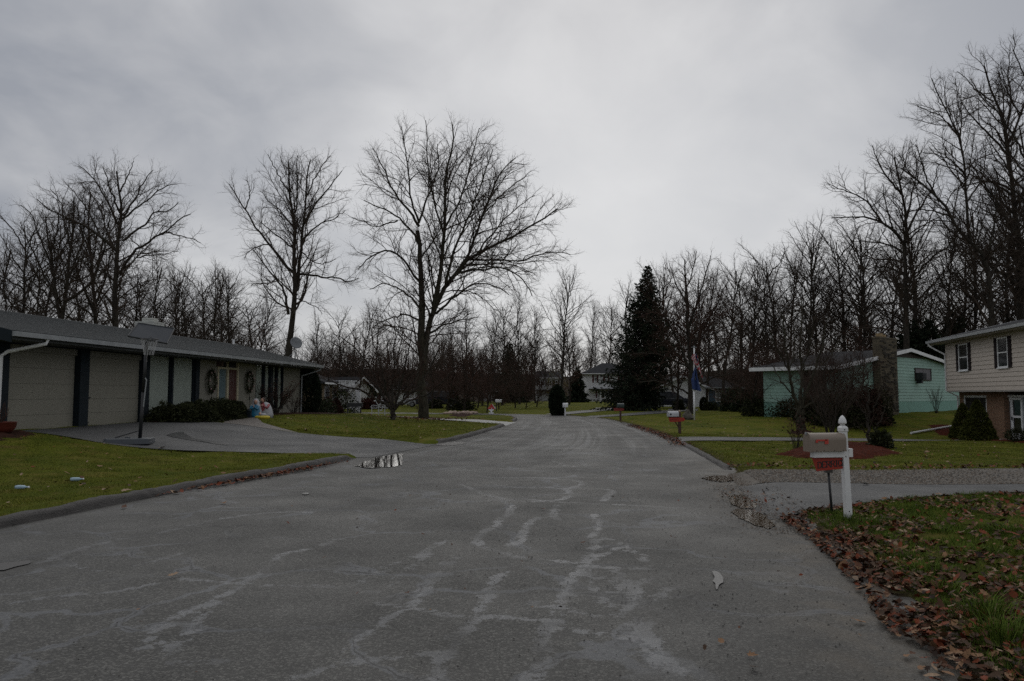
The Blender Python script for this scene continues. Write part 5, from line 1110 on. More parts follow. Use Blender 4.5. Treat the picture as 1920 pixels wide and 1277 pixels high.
# wreaths
def wreath(px, py, label):
    u = U(px); D = 20.6 + u * .9967; c = F1(u, .12, P(px, py, D).z); R_ = np.random.default_rng(int(px)); n = 1500
    a = R_.uniform(0, 2 * PI, n); rr_ = .40 + R_.normal(0, .055, n); V = []
    t = thing('wreath', label, 'wreath', c, 'wreaths beside the front door'); pos = np.stack([np.cos(a) * rr_ * .82, R_.normal(0, .03, n), np.sin(a) * rr_ * 1.05], 1); uu = np.array(F1.u); nn = np.array(F1.n)
    pos = pos[:, :1] * uu + pos[:, 1:2] * nn + pos[:, 2:3] * np.array([0, 0, 1.]); d = R_.normal(0, 1, (n, 3)); d /= np.linalg.norm(d, axis=1)[:, None]; s_ = .075 * R_.uniform(.5, 1.2, n)[:, None]; w_ = np.cross(d, R_.normal(0, 1, (n, 3))); w_ /= np.linalg.norm(w_, axis=1)[:, None]
    V = np.stack([pos - w_ * s_ * .18, pos + w_ * s_ * .18, pos + d * s_], 1).reshape(-1, 3); mobj('greenery', mesh_arrays('greenery', V, tris=np.arange(len(V)).reshape(-1, 3), mat=M_YEW), t)
    b = MB(); 
    for k in range(7): an = 2 * PI * k / 7 + .4; b.ball(c + F1.u * math.cos(an) * .33 + F1.n * .07 + Vector((0, 0, math.sin(an) * .42)), .04, .04, .04, 7, 5)
    b.build('bauble', mat('pale_pink_bauble', (.30, .20, .19), .5), t, True)
    b = MB().tube([c + Vector((0, 0, -.42)) + F1.n * .0, c + Vector((0, 0, -1.5))], .008, 5).ball(c + Vector((0, 0, -.75)), .03, .03, .09, 6, 5); b.build('power_cord', M_BLACK, t)
wreath(393, 715, 'round evergreen wreath on the wall left of the front door'); wreath(464.5, 716, 'round evergreen wreath on the wall right of the front door')

# ================= beige upper storey and brick ground floor at the right
CX, CY = 15.6 + .1926 * 42.8, 42.8
F2 = Frame((CX, CY, 0), (-.1891, -.9820), (-.9820, .1891))
def V2(px, a=15.6): return (42.8 - a / ((px - 960) / F - .1926)) / .982
R2h = thing('split_level_house', 'two-storey house with taupe siding above brick at the right edge', 'house', (CX, CY, -.6))
ZS, ZE2 = 1.78, 4.42; L2h = 16.0; zb = -.75
wins = [(V2(1799.5), V2(1817)), (V2(1873), V2(1892.5))]
wz = [(P(1808, 696, 42.8 - .982 * V2(1808)).z, P(1808, 645, 42.8 - .982 * V2(1808)).z), (P(1883, 690, 42.8 - .982 * V2(1883)).z, P(1883, 634, 42.8 - .982 * V2(1883)).z)]
zlo = min(wz[0][0], wz[1][0]) + .03; zhi = max(wz[0][1], wz[1][1])
MB(F2).box(0, L2h, -8, -.01, ZS, ZE2).build('upper_wall', M_SIDE, R2h)
holes = [(a - .01, b + .01, zlo, zhi) for a, b in wins]
siding(F2, 0, L2h, ZS, ZE2, 0, .205, M_SIDE, R2h, holes)
siding(Frame(F2(0, 0, 0), F2.n * -1, F2.u * -1), 0, 8, ZS, ZE2, 0, .205, M_SIDE, R2h)
MB(F2).box(-.07, .03, -.02, .035, ZS - .03, ZE2).build('corner_board', M_SIDE, R2h)
MB(F2).box(-.02, L2h, -.55, .03, ZS - .07, ZS - .004).build('siding_skirt', mat('skirt_grey', (.30, .28, .26), .6), R2h)
for (a, b) in wins + [(V2(1873) + 5.2, V2(1892.5) + 5.2)]: window(F2, a, b, zlo, zhi, .01, R2h, shutters=M_SHUT, shw=.34)
# ground floor of brick, set back, with a wide window and the recessed entry
a2 = 16.15; nb = -.55
def B2(px): return V2(px, a2)
wb = MB(F2); bw0, bw1 = B2(1803), B2(1845); be = B2(1877)
wb.box(.02, bw0, nb - .2, nb, zb, ZS - .07).box(bw1, be, nb - .2, nb, zb, ZS - .07).box(bw0, bw1, nb - .2, nb, 1.52, ZS - .07).box(bw0, bw1, nb - .2, nb, zb, .25).box(.02, .22, -8, nb - .2, zb, ZS - .07).box(be - .2, be, nb - .6, nb - .2, zb, ZS - .07)
o = wb.build('brick_wall', M_BRICK, R2h); add_uv(o, F2)
MB(F2).box(be, L2h, nb - .6, nb - .3, zb, ZS - .07).build('entry_wall', M_WOODD, R2h)
window(F2, bw0, bw1, .25, 1.52, nb - .05, R2h, sash=False, fw=.1)
MB(F2).box(be, L2h, nb - .3, .3, zb, -.52).build('entry_step', M_CONC, R2h)
a3 = 15.6 + 1.018 * .80
du0, du1 = V2(1884.5, a3), V2(1884.5, a3) + 1.95; nn_ = -.82
ef = MB(F2).box(du0, du0 + .1, nn_, nn_ + .1, -.5, 1.55).box(du1, du1 + .1, nn_, nn_ + .1, -.5, 1.55).box(du0 + .1, du1, nn_, nn_ + .1, 1.45, 1.55).box(du0 + .42, du0 + .5, nn_, nn_ + .09, -.5, 1.45).box(du1 - .42, du1 - .34, nn_, nn_ + .09, -.5, 1.45).build('door_frame', M_WHITE, R2h)
MB(F2).box(du0 + .1, du0 + .42, nn_, nn_ + .03, -.5, 1.45).build('sidelight', mat('curtained_glass', (.22, .24, .26), .4, .1, 3), ef); MB(F2).box(du1 - .34, du1, nn_, nn_ + .03, -.5, 1.45).build('sidelight', MATS['curtained_glass'], ef)
sd_ = MB(F2); x0, x1 = du0 + .5, du1 - .42
sd_.box(x0, x0 + .1, nn_ + .03, nn_ + .07, -.48, 1.43).box(x1 - .1, x1, nn_ + .03, nn_ + .07, -.48, 1.43).box(x0 + .1, x1 - .1, nn_ + .03, nn_ + .07, 1.33, 1.43).box(x0 + .1, x1 - .1, nn_ + .03, nn_ + .07, -.48, -.22).box(x0 + .1, x1 - .1, nn_ + .03, nn_ + .07, .5, .6)
sdo = sd_.build('storm_door', M_WHITE, R2h); MB(F2).box(x0 + .1, x1 - .1, nn_ + .04, nn_ + .05, .6, 1.33).build('pane', M_GLASS, sdo); MB(F2).box(x0 + .1, x1 - .1, nn_ + .04, nn_ + .05, -.22, .5).build('pane', M_GLASS, sdo); MB(F2).box(x0 + .02, x0 + .06, nn_ + .07, nn_ + .12, .38, .55).build('door_handle', M_BLACK, sdo)
MB(F2).ball(F2(B2(1880.5), nb - .2, 1.35), .06, .06, .1, 8, 6).build('entry_lamp', M_WHITE, R2h)
# roof
ua, ub = -1.0, L2h + .6; eN = .62; eZ = 4.56
rp = [F2(ua, eN, eZ), F2(ub, eN, eZ), F2(ub, -4, eZ + 1.1), F2(ua, -4, eZ + 1.1)]
rb = MB(F2).hexa([p - Vector((0, 0, .14)) for p in rp] + rp); rq = [F2(ua, -4, eZ + 1.1), F2(ub, -4, eZ + 1.1), F2(ub, -8.7, eZ), F2(ua, -8.7, eZ)]
rb.hexa([p - Vector((0, 0, .14)) for p in rq] + rq); rb.build('roof', M_ROOFD, R2h)
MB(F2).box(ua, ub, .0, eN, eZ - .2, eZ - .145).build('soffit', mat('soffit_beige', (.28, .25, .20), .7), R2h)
g2 = MB(F2).box(ua, ub, eN + .004, eN + .12, eZ - .15, eZ - .13).box(ua, ub, eN + .004, eN + .02, eZ - .13, eZ - .02).box(ua, ub, eN + .105, eN + .12, eZ - .13, eZ - .015); g2.build('gutter', M_GUTTER, R2h)
MB(F2).hexa([F2(ua - .04, eN, eZ - .3), F2(ua, eN, eZ - .3), F2(ua, -4, eZ + .85), F2(ua - .04, -4, eZ + .85), F2(ua - .04, eN, eZ + .01), F2(ua, eN, eZ + .01), F2(ua, -4, eZ + 1.11), F2(ua - .04, -4, eZ + 1.11)]).build('barge_board', M_WHITE, R2h)
MB(F2).tube([F2(ua + .3, eN + .06, eZ - .15), F2(ua + .35, eN, eZ - .32), F2(-.02, .08, eZ - .8), F2(-.08, .06, eZ - 1.0), F2(-.08, .05, ZS), F2(-.02, nb + .06, ZS - .3), F2(-.02, nb + .06, zb + .75)], .045, 8).build('downspout', M_WHITE, R2h)
pa, pb = GP(1788, 803), GP(1708, 815); DE = thing('drain_pipe', 'white drain pipe lying from the brick corner down the lawn', 'drain pipe', pb)
MB().tube([F2(-.02, nb + .06, zb + .8), pa + Vector((0, 0, .12)), pa.lerp(pb, .3) + Vector((0, 0, .1)), pb + Vector((0, 0, .07))], .055, 8).build('pipe', M_WHITE, DE)

# ================= teal house
F3 = Frame((18.9, 44.8, 0), (.737, .676), (.676, -.737))
R3h = thing('teal_house', 'teal lap-sided house with a stone chimney and a wide white gable', 'house', (18.9, 44.8, .1))
ua3 = 9.5; ue3 = 19.5; zl, za, zr = 3.30, 4.55, 3.55; zf = 1.12
def gz(u): return (zl + (za - zl) * u / ua3 if u < ua3 else za + (zr - za) * (u - ua3) / (ue3 - ua3))
gw = MB(F3); n3 = -.05
pts = [F3(0, n3, -.5), F3(ue3, n3, -.5), F3(ue3, n3, zr - .15), F3(ua3, n3, za - .15), F3(0, n3, zl - .15)]; gw.poly(pts, -F3.n * .2)
gw.box(0, .2, -4.9, -.25, -.5, zl - .15).box(.2, ue3, -4.9, -4.7, -.5, zl - .15)
gw.build('wall', M_TEAL, R3h)
MB(F3).box(-.03, ue3, -.05, .0, -.5, zf - .02).build('block_base', M_TEALB, R3h)
du_ = (P(1739, 700, 50).x, 0)
def U3(px):    # distance along the gable wall at a pixel column
    k = (px - 960) / F; return (k * 44.8 - 18.9) / (.737 - k * .676)
def Y3_(px): return 44.8 + .676 * U3(px)
wu0, wu1 = U3(1715), U3(1745); wz0 = P(1730, 713.5, Y3_(1730)).z; wz1 = P(1730, 690.5, Y3_(1730)).z
siding(F3, 0, ue3, zf, za - .2, n3, .2, M_TEAL, R3h, [(wu0, wu1, wz0, wz1)], top=lambda z, a, b: (max(a, (z + .2 - zl + .15) / (za - zl) * ua3) if z + .2 > zl - .15 else a, min(b, ua3 + (za - .15 - z - .2) / (za - zr) * (ue3 - ua3)) if z + .2 > zr - .15 else b))
Fs = Frame(F3(0, 0, 0), F3.n * -1, F3.u * -1)
siding(Fs, .0, 4.9, zf, zl - .2, .02, .2, M_TEAL, R3h); MB(Fs).box(.9, 2.3, .02, .07, -.4, zl - .35).build('dark_panel', M_WOODD, R3h); MB(Fs).box(0, 4.9, 0, .02, -.5, zf).build('block_base', M_TEALB, R3h)
MB(F3).poly([F3(ua3 - 2.6, .0, za - .56), F3(ua3 + 3.0, .0, za - .56), F3(ua3 + 1.2, .0, za - .24), F3(ua3, .0, za - .17), F3(ua3 - .9, .0, za - .28)], F3.n * .03).build('gable_vent', M_WOODD, R3h)
window(F3, wu0, wu1, wz0, wz1, .0, R3h, sash=False, frame=M_WOODD, fw=.06, sill=False, glass=mat('purple_curtain_glass', (.045, .040, .048), .3, .3, 6), muntins=(1, 0))
ac = thing('air_conditioner', 'dark window air conditioner in the teal gable', 'air conditioner', F3(wu0 + .28, .2, wz0 + .05))
MB(F3).box(wu0 + .02, wu0 + .62, .05, .5, wz0 + .02, wz0 + .5).build('case', M_BLACK, ac, bevel=.02); MB(F3).box(wu0 + .2, wu0 + .42, .02, .35, wz0 - .2, wz0 + .015).build('bracket', M_BLACK, ac)
for k in range(6): MB(F3).box(wu0 + .06, wu0 + .58, .5, .515, wz0 + .08 + k * .065, wz0 + .115 + k * .065).build('louvre', M_NAVY, ac)
# roof: ridge runs back from the gable
def rp3(u, n, dz=0): return F3(u, n, gz(u) + dz) if 0 <= u <= ue3 else F3(u, n, (zl + (za - zl) / ua3 * u if u < 0 else zr - .1 * (u - ue3)) + dz)
rb = MB(F3); nf, nk = .30, -5.4
for u0, u1 in ((-.8, ua3), (ua3, ue3 + .8)): rb.hexa([rp3(u0, nk, -.13), rp3(u1, nk, -.13), rp3(u1, nf, -.13), rp3(u0, nf, -.13), rp3(u0, nk), rp3(u1, nk), rp3(u1, nf), rp3(u0, nf)])
rb.build('roof', M_ROOFD, R3h)
for u0, u1 in ((-.8, ua3), (ua3, ue3 + .8)): MB(F3).hexa([rp3(u0, nf, -.19), rp3(u1, nf, -.19), rp3(u1, nf + .04, -.19), rp3(u0, nf + .04, -.19), rp3(u0, nf, .03), rp3(u1, nf, .03), rp3(u1, nf + .04, .03), rp3(u0, nf + .04, .03)]).build('barge_board', M_WHITE, R3h)
MB(F3).box(-.84, -.8, nk, nf, rp3(-.8, 0).z - .2, rp3(-.8, 0).z + .02).build('fascia_board', M_WHITE, R3h)
cu0, cu1 = U3(1637), U3(1680) - .9; cz = P(1659, 637, Y3_(1659)).z
cm = MB(F3).box(cu0, cu1, .005, .44, -.6, cz); cm.box(cu0 - .03, cu1 + .03, -.02, .47, cz, cz + .1); co_ = cm.build('chimney', M_CHIM, R3h); add_uv(co_, F3)
R_ = np.random.default_rng(77); st = MB(F3)    # ledge stones standing proud of the face
for k in range(150):
    u = R_.uniform(cu0, cu1 - .3); z_ = R_.uniform(.4, cz - .15); st.box(u, min(cu1, u + R_.uniform(.2, .45)), .44, .44 + R_.uniform(.02, .05), z_, z_ + R_.uniform(.05, .09))
so_ = st.build('ledge_stones', M_CHIM, co_, kind='stuff')
MB(F3).box(cu0 + .4, cu0 + .75, .05, .35, cz + .1, cz + .32).box(cu0 + .95, cu0 + 1.2, .05, .35, cz + .1, cz + .26).build('chimney_pot', mat('tan_pot', (.28, .20, .10), .7), co_)

# ================= small far houses
def plain_house(name, label, fr, L, Dp, z0, zw, zr, wall, roofm, over=.4, gable=True, hipin=3.0):
    t = thing(name, label, 'house', fr(0, 0, z0)); b = MB(fr).box(0, L, -Dp, 0, z0 - .3, zw)
    if gable == 'end':       # gable faces front
        b.poly([fr(0, 0, zw), fr(L, 0, zw), fr(L / 2, 0, zr - .1)], -fr.n * .15)
    b.build('wall', wall, t); r = MB(fr)
    if gable == 'end':
        for (a, c) in ((-over, L / 2), (L + over, L / 2)):
            dz = (zr - zw) * over / (L / 2)
            r.hexa([fr(a, -Dp, zw - dz - .1), fr(c, -Dp, zr - .1), fr(c, over, zr - .1), fr(a, over, zw - dz - .1), fr(a, -Dp, zw - dz), fr(c, -Dp, zr), fr(c, over, zr), fr(a, over, zw - dz)])
            MB(fr).hexa([fr(a, over, zw - dz - .22), fr(c, over, zr - .22), fr(c, over + .04, zr - .22), fr(a, over + .04, zw - dz - .22), fr(a, over, zw - dz + .02), fr(c, over, zr + .02), fr(c, over + .04, zr + .02), fr(a, over + .04, zw - dz + .02)]).build('barge_board', M_WHITE, t)
    else:
        e = [fr(-over, over, zw), fr(L + over, over, zw), fr(L + over, -Dp - over, zw), fr(-over, -Dp - over, zw)]; i = hipin if gable == 'hip' else -over
        rd = [fr(i, -Dp / 2, zr), fr(L - i, -Dp / 2, zr)]; dn = Vector((0, 0, -.1)); ids = [r.pt(p) for p in e + rd] ; jd = [r.pt(p + dn) for p in e]
        for q in ((0, 1, 5, 4), (1, 2, 5), (2, 3, 4, 5), (3, 0, 4)): r.face([ids[k] for k in q])
        for k in range(4): r.face((jd[k], jd[(k + 1) % 4], ids[(k + 1) % 4], ids[k]))
        r.face(jd[::-1])
        MB(fr).box(-over, L + over, over + .003, over + .1, zw - .14, zw - .02).build('gutter', M_WHITE, t)
    r.build('roof', roofm, t); return t
def at_frame(px0, px1, Y0, Y1=None):
    a = P(px0, 740, Y0); b = P(px1, 740, Y1 or Y0); u = Vector((b.x - a.x, b.y - a.y, 0)); L = u.length; u.normalize(); n = Vector((u.y, -u.x, 0))
    return Frame((a.x, a.y, 0), u, n), L
# stone-fronted house left of the low tree
fr, L = at_frame(600, 634, 63, 70); HA = plain_house('stone_house', 'small tan stone house with a white porch, left of the low forking tree', fr, L, 6, 0, 2.55, 3.7, M_STONEW, M_ROOFD, .5)
for k in range(2): window(fr, 1.6 + k * 3.0, 3.2 + k * 3.0, .95, 2.3, .0, HA, muntins=(2, 0), sash=False, fw=.09)
b = MB(fr)
for k in range(16): b.ball(fr(-.4 + k * (L + .8) / 15, .62, 2.42 - .06 * (k % 2)), .03, .03, .04, 5, 4)
b.build('eave_lights', mat('bulb_white', (.7, .7, .68), .4), HA, kind='stuff')
fp, Lp = at_frame(634, 664, 68, 69); MB(fp).box(0, Lp, .0, .12, 2.05, 2.7).box(-.1, Lp + .2, -3, .2, 2.7, 2.78).build('porch_beam', M_WHITE, HA); MB(fp).box(.2, Lp - .1, -3, -2.9, 0, 2.05).build('porch_wall', M_WOODD, HA)
for px in (661.5, 668.5, 672, 674.5): q = P(px, 740, 69); MB(Frame(q, (1, 0), (0, -1))).box(-.07, .07, -.07, .07, -.05 - q.z, 2.1 - q.z).build('porch_post', M_WHITE, HA)
fr, L = at_frame(652, 697, 84, 88); HB = plain_house('garage_house', 'dark-roofed house with a white gable wall behind the white porch', fr, L, 9, 0, 2.2, 3.5, M_WSIDE, M_ROOFD, .5, gable='end'); MB(fr).box(L * .45, L * .52, 0, .05, 0, 2.2).build('corner_post', M_WHITE, HB)
fr, L = at_frame(742, 796, 112); HC = plain_house('far_garage', 'pale far garage seen between the two lawn trees', fr, L, 6, -.1, 2.3, 3.4, M_WSIDE, M_ROOFD, .3)
for k in range(2): MB(fr).box(.4 + k * 2.0, 2.1 + k * 2.0, 0, .04, -.1, 1.9).build('garage_door', M_WHITE, HC)
# blue-shuttered house behind the flag
fr, L = at_frame(1228, 1329, 90); HD = plain_house('blue_shutter_house', 'low white house with blue window panels and white garage behind the flagpole', fr, L, 8, -.1, 2.4, 3.75, M_WSIDE, M_ROOFD, .5, gable='end')
d = MB(fr).box(L * .42, L * .97, .0, .05, -.1, 2.05).build('garage_door', M_WHITE, HD)
for k in range(5): q = L * (.50 + .1 * k); MB(fr).lathe(fr(q, .06, 1.72), [(.2, -.01), (.2, .01)], 10, rot=0, sx=1, sy=.12).build('arched_pane', M_GLASS, d)
f2, L2_ = at_frame(1329, 1386, 90); MB(f2).box(0, L2_, -8, 0, -.4, 2.35).build('wall', M_BLUE, HD)
window(f2, .75, 1.75, .75, 2.1, .01, HD, muntins=(1, 2), sash=False, fw=.08, glass=mat('pale_pane', (.20, .21, .20), .3)); window(f2, 2.6, 2.9, .2, 2.1, .01, HD, sash=False, glass=M_BLUE, fw=.04)
e = [f2(-.5, .6, 2.4), f2(L2_ + .5, .6, 2.4), f2(L2_ - 2, -4, 3.7), f2(.1, -4, 3.7)]; MB().poly(e, (0, 0, -.12)).build('roof', M_ROOFD, HD); MB(f2).box(-.5, L2_ + .5, .61, .7, 2.24, 2.40).build('gutter', M_GUTTER, HD)
f2, L2_ = at_frame(1384, 1420, 95); MB(f2).box(0, L2_, -6, 0, -.4, 2.0).build('side_wing', M_BLUE, HD); MB(f2).box(-.3, L2_ + .4, -6, .4, 2.0, 2.15).build('side_roof', M_ROOFD, HD); window(f2, .2, .9, .8, 1.7, .01, HD, sash=True, fw=.07)
# white two-storey house
Y5 = 128
fr, L = at_frame(1098, 1192, Y5); HE = plain_house('white_two_storey_house', 'white two-storey house with maroon shutters left of the big spruce', fr, L, 8, .1, P(1140, 700, Y5).z, P(1140, 686, Y5).z + .6, M_WSIDE, M_ROOFD, .6, gable='hip', hipin=3.2)
zz1, zz2 = P(1120, 717, Y5).z, P(1120, 703, Y5).z; zb1, zb2 = P(1120, 746, Y5).z, P(1120, 733, Y5).z
s5 = Y5 / F
for p0 in (1114, 1134.5, 1162): window(fr, (p0 - 1098) * s5, (p0 - 1098 + 4.4) * s5, zz1, zz2, .01, HE, shutters=M_SHUTR, shw=.28)
for p0 in (1119.5, 1124.8): window(fr, (p0 - 1098) * s5, (p0 - 1098 + 3.4) * s5, zb1, zb2, .01, HE)
for p0 in (1116.8, 1129): MB(fr).box((p0 - 1098) * s5, (p0 - 1098) * s5 + .22, .0, .06, zb1, zb2).build('shutter', M_SHUTR, HE)
zp = P(1120, 729, Y5).z; MB(fr).box((1104 - 1098) * s5, L + .3, .0, 1.5, zp - .12, zp).build('porch_roof', M_ROOFD, HE)
for p0 in (1124, 1138, 1160): MB(fr).box((p0 - 1098) * s5, (p0 - 1098) * s5 + .12, 1.2, 1.32, 0, zp - .12).build('porch_post', M_WHITE, HE)
MB(fr).box((1140 - 1098) * s5, (1142.5 - 1098) * s5, .0, .06, .1, zb2 + .05).build('front_door', M_WOODD, HE)
siding(fr, 0, L, .1, P(1140, 701, Y5).z, 0, .22, M_WSIDE, HE)
fr2, Lb = at_frame(1074, 1098, Y5 + 3); MB(fr2).box(0, Lb, -6, 0, -.2, P(1085, 737, Y5).z).build('side_wing', M_WSIDE, HE); MB(fr2).box(-.3, Lb, -6, .4, P(1085, 737, Y5).z, P(1085, 736, Y5).z + .1).build('side_roof', M_ROOFD, HE)
Y6 = 145
fr, L = at_frame(1006, 1052, Y6); HF = plain_house('far_white_house', 'dim white two-storey house half hidden by trees beyond the bend', fr, L, 7, .1, P(1030, 708, Y6).z, P(1030, 695, Y6).z, mat('dull_white_siding', (.36, .37, .36), .7), M_ROOFD, .4)
s6 = Y6 / F
for p0 in (1009, 1017, 1030, 1041): window(fr, (p0 - 1006) * s6, (p0 - 1006 + 5) * s6, P(1030, 724, Y6).z, P(1030, 713, Y6).z, .01, HF, shutters=M_WOODD, shw=.3)
MB(fr).box(0, L, .0, 1.4, P(1030, 731, Y6).z - .15, P(1030, 731, Y6).z).build('porch_roof', M_ROOFD, HF); MB(fr).box(L * .55, L * .62, 0, .05, 0, 2.2).build('front_door', M_WOODD, HF)
fr, L = at_frame(905, 945, 150); HG = plain_house('far_hut', 'tiny pale building glimpsed behind the red diamond sign', fr, L, 5, .1, 2.2, 3.2, MATS['dull_white_siding'], M_ROOFD, .3)
# ------------------------------------------------------------------ beds of bark mulch and litter
def bed(pts_px, label_mat, name='mulch_bed', h=.07, seed=1, edge=.6, world=None):
    pg = np.array(world) if world is not None else np.array([tuple(GP(*p))[:2] for p in pts_px])
    x0, y0 = pg.min(0); x1, y1 = pg.max(0); st = max(.07, (x1 - x0 + y1 - y0) / 160); gx_, gy_ = np.arange(x0 - st, x1 + 2 * st, st), np.arange(y0 - st, y1 + 2 * st, st)
    X_, Y_ = np.meshgrid(gx_, gy_); x, y = X_.ravel(), Y_.ravel(); d = dist_pl(x, y, np.vstack([pg, pg[:1]])); d = np.where(inside(x, y, pg), d, -d)
    d = d + (vnoise(x, y, 2.5, seed) - .5) * .35
    z = H(x, y) - .03 + (.03 + h) * sstep(d, -.05, edge) + (vnoise(x, y, 7, seed) - .5) * .035 * (d > 0) + (vnoise(x, y, 19, seed) - .5) * .03 * (d > 0)
    nx_, ny_ = len(gx_), len(gy_); ii = np.arange(nx_ * ny_).reshape(ny_, nx_); q = np.stack([ii[:-1, :-1], ii[:-1, 1:], ii[1:, 1:], ii[1:, :-1]], -1).reshape(-1, 4); q = q[(d[q] > -.1).any(1)]
    me = mesh_arrays(name, np.stack([x, y, z], 1), quads=q, smooth=True, mat=label_mat); tag(mobj(name, me), kind='structure')
M_SOIL = mat('bark_mulch', (.095, .022, .012), .95, .3, 12, 1.0, 60, col2=(.026, .008, .005), space='World', spec=.05)
M_LITTER = mat('leaf_litter', (.055, .024, .018), .9, .3, 9, 1.0, 40, col2=(.012, .008, .006), space='World', spec=.05)
bed([(1452, 852), (1500, 838), (1560, 834), (1640, 833), (1700, 853), (1640, 862), (1540, 862), (1480, 860)], M_SOIL, h=.12, seed=3)
bed(None, M_LITTER, seed=4, world=[tuple(F1(u, n, 0))[:2] for u, n in ((6.4, .0), (6.2, .9), (7.4, 1.9), (11, 2.1), (13.3, 1.5), (14.6, 1.0), (17, 1.4), (20, 1.9), (uE + 2.5, 2.1), (uE + 4, 1.2), (uE + 3.5, -1), (uE, -.3), (uE, 0))])
bed(None, M_LITTER, seed=5, world=[tuple(F1(u, n, 0))[:2] for u, n in ((-3, .3), (-2.6, 1.7), (-.6, 1.5), (.6, .9), (.6, .1), (-.2, .1))])
bed(None, M_SOIL, seed=6, world=[tuple(F2(u, n, 0))[:2] for u, n in ((-1.5, -.6), (-1, 1.0), (3, 1.6), (8, 1.7), (14, 1.8), (14, .35), (6.5, .35), (6, -.5))])
bed(None, M_LITTER, seed=7, world=[(base.x - 1.1, base.y - .6), (base.x + .9, base.y - .8), (base.x + 1.3, base.y + .8), (base.x - .8, base.y + 1)])
bed([(1462, 812), (1502, 805), (1540, 812), (1502, 817)], M_LITTER, seed=8, h=.05)

# ------------------------------------------------------------------ hedges and shrubs
for k, (u, n, rx, h) in enumerate(((7.3, .95, .9, .66), (8.4, 1.15, .92, .70), (9.4, 1.15, .85, .74), (10.4, 1.1, .85, .76), (11.4, 1.0, .8, .74), (12.2, .85, .7, .68))):
    p = F1(u, n, 0); p.z = Hs(p.x, p.y); bush('yew_shrub', p, rx * 1.02, rx * .85, h, ['nearest yew of the clipped row under the big curtained window', 'second yew of the clipped row, under the big window', 'third yew of the row, before the window and wall corner', 'fourth yew of the row, below the left wreath', 'fifth yew of the row, before the sidelight', 'last yew of the row, before the maroon door'][k], M_YEW, 50 + k, 5200, .075, group='clipped yews in front of the low house')
p = F1(17.2, .8, 0); p.z = Hs(p.x, p.y); twig_bush('russet_shrub', p, 1.3, 1.45, 'round twiggy russet shrub behind the nativity figures', 61, 22, M_TWIGR, 1.4, leaf=.6)
p = F1(19.4, .9, 0); p.z = Hs(p.x, p.y); twig_bush('russet_shrub', p, .8, .9, 'small twiggy russet shrub left of the dark conifer at the house corner', 62, 14, M_TWIGR, 1.2, leaf=.4)
p = F1(uE + 1.1, -.05, 0); p.z = Hs(p.x, p.y); bush('arborvitae', p, .85, .9, 2.7, 'tall dark evergreen at the far corner of the low house', M_NEEDLE, 63, 9000, .12, 'column', cat='tree')
p = F1(uE + 3.2, .2, 0); p.z = Hs(p.x, p.y); bush('rhododendron', p, .9, .9, 1.0, 'grey-green leafy shrub right of the dark corner evergreen', M_RHODO, 64, 1500, .10)
for k, (px, Y, w_, h, m_, lb) in enumerate(((614, 62, .7, 1.3, M_RUSSET, 'brown round shrub under the windows of the stone house'), (632, 64, .55, 1.2, M_RUSSET, 'brown pointed shrub at the right corner of the stone house'), (644, 66, 1.2, 2.3, M_RHODO, 'dark green shrub filling the white porch corner'),
        (698, 82, .9, 2.3, M_YEW, 'dark conical evergreen before the white garage wall'))): g = P(px, 740, Y); g.z = Hs(g.x, g.y); bush('garden_shrub', g, w_, w_, h, lb, m_, 70 + k, 1800, .13, 'cone' if k in (1, 3) else 'dome')
for k in range(7): g = P(680 + k * 7, 740, 80 + k * .4); g.z = Hs(g.x, g.y); bush('barberry', g, .55, .5, 1.2, 'dark red shrub of the hedge before the white garage wall, %s from the left' % ORD[k], foliage_mat('barberry_leaves', (.022, .007, .007), (.075, .022, .018), 3), 80 + k, 700, .12, group='red barberry hedge')
g = GP(1045, 779); bush('arborvitae', g, .56, .56, P(1045, 724, g.y).z - g.z, 'very dark columnar evergreen just left of the white mailbox', M_NEEDLE, 90, 9000, .17, 'column', cat='tree')
for px, Y, w_, h, lb, sh in ((816 + 1, 84, .8, 1.0, 'low round shrub left in the stone-edged island bed', 'dome'), (851, 76, .8, 2.3, 'small conical evergreen in the stone-edged bed', 'cone'), (871, 75, 1.1, 1.1, 'round clipped evergreen at the right of the stone-edged bed', 'dome'), (1045, 130, 1.9, 5.5, 'yellow-leaved small tree beside the far white house', 'column')):
    g = P(px, 740, Y); g.z = Hs(g.x, g.y); bush('garden_shrub', g, w_, w_, h, lb, foliage_mat('yellow_leaves', (.040, .035, .008), (.14, .115, .02), 2) if Y == 130 else M_YEW, int(px), 1500, .15, sh)
bed([(838, 779), (850, 772), (880, 772), (893, 778), (870, 782)], M_LITTER, seed=9, h=.06)
MS = mat('bed_stone', (.36, .27, .22), .8, .3, 6, .4, 20)
stv = [MB().ball((0, 0, .1), .22, .17, .13, 8, 5), MB().ball((0, 0, .1), .15, .22, .15, 7, 5)]
stm = [b.build('edge_stone', MS, smooth=True) for b in stv]
R_ = random.Random(4)
for k in range(22):
    g = GP(834 + k * 2.8 + R_.uniform(-.8, .8), 776.5 + R_.uniform(-.8, .8), 50); o = stm[k] if k < 2 else link(stm[k % 2].copy()); o.name = 'edge_stone' if k == 0 else 'edge_stone.%03d' % k
    o.location = g; o.rotation_euler.z = R_.uniform(0, 6); s_ = R_.uniform(.7, 1.3); o.scale = (s_, s_, s_ * R_.uniform(.6, 1)); tag(o, 'pale pink stone edging the island bed beyond the tall tree', 'stone', 'stones edging the island bed')
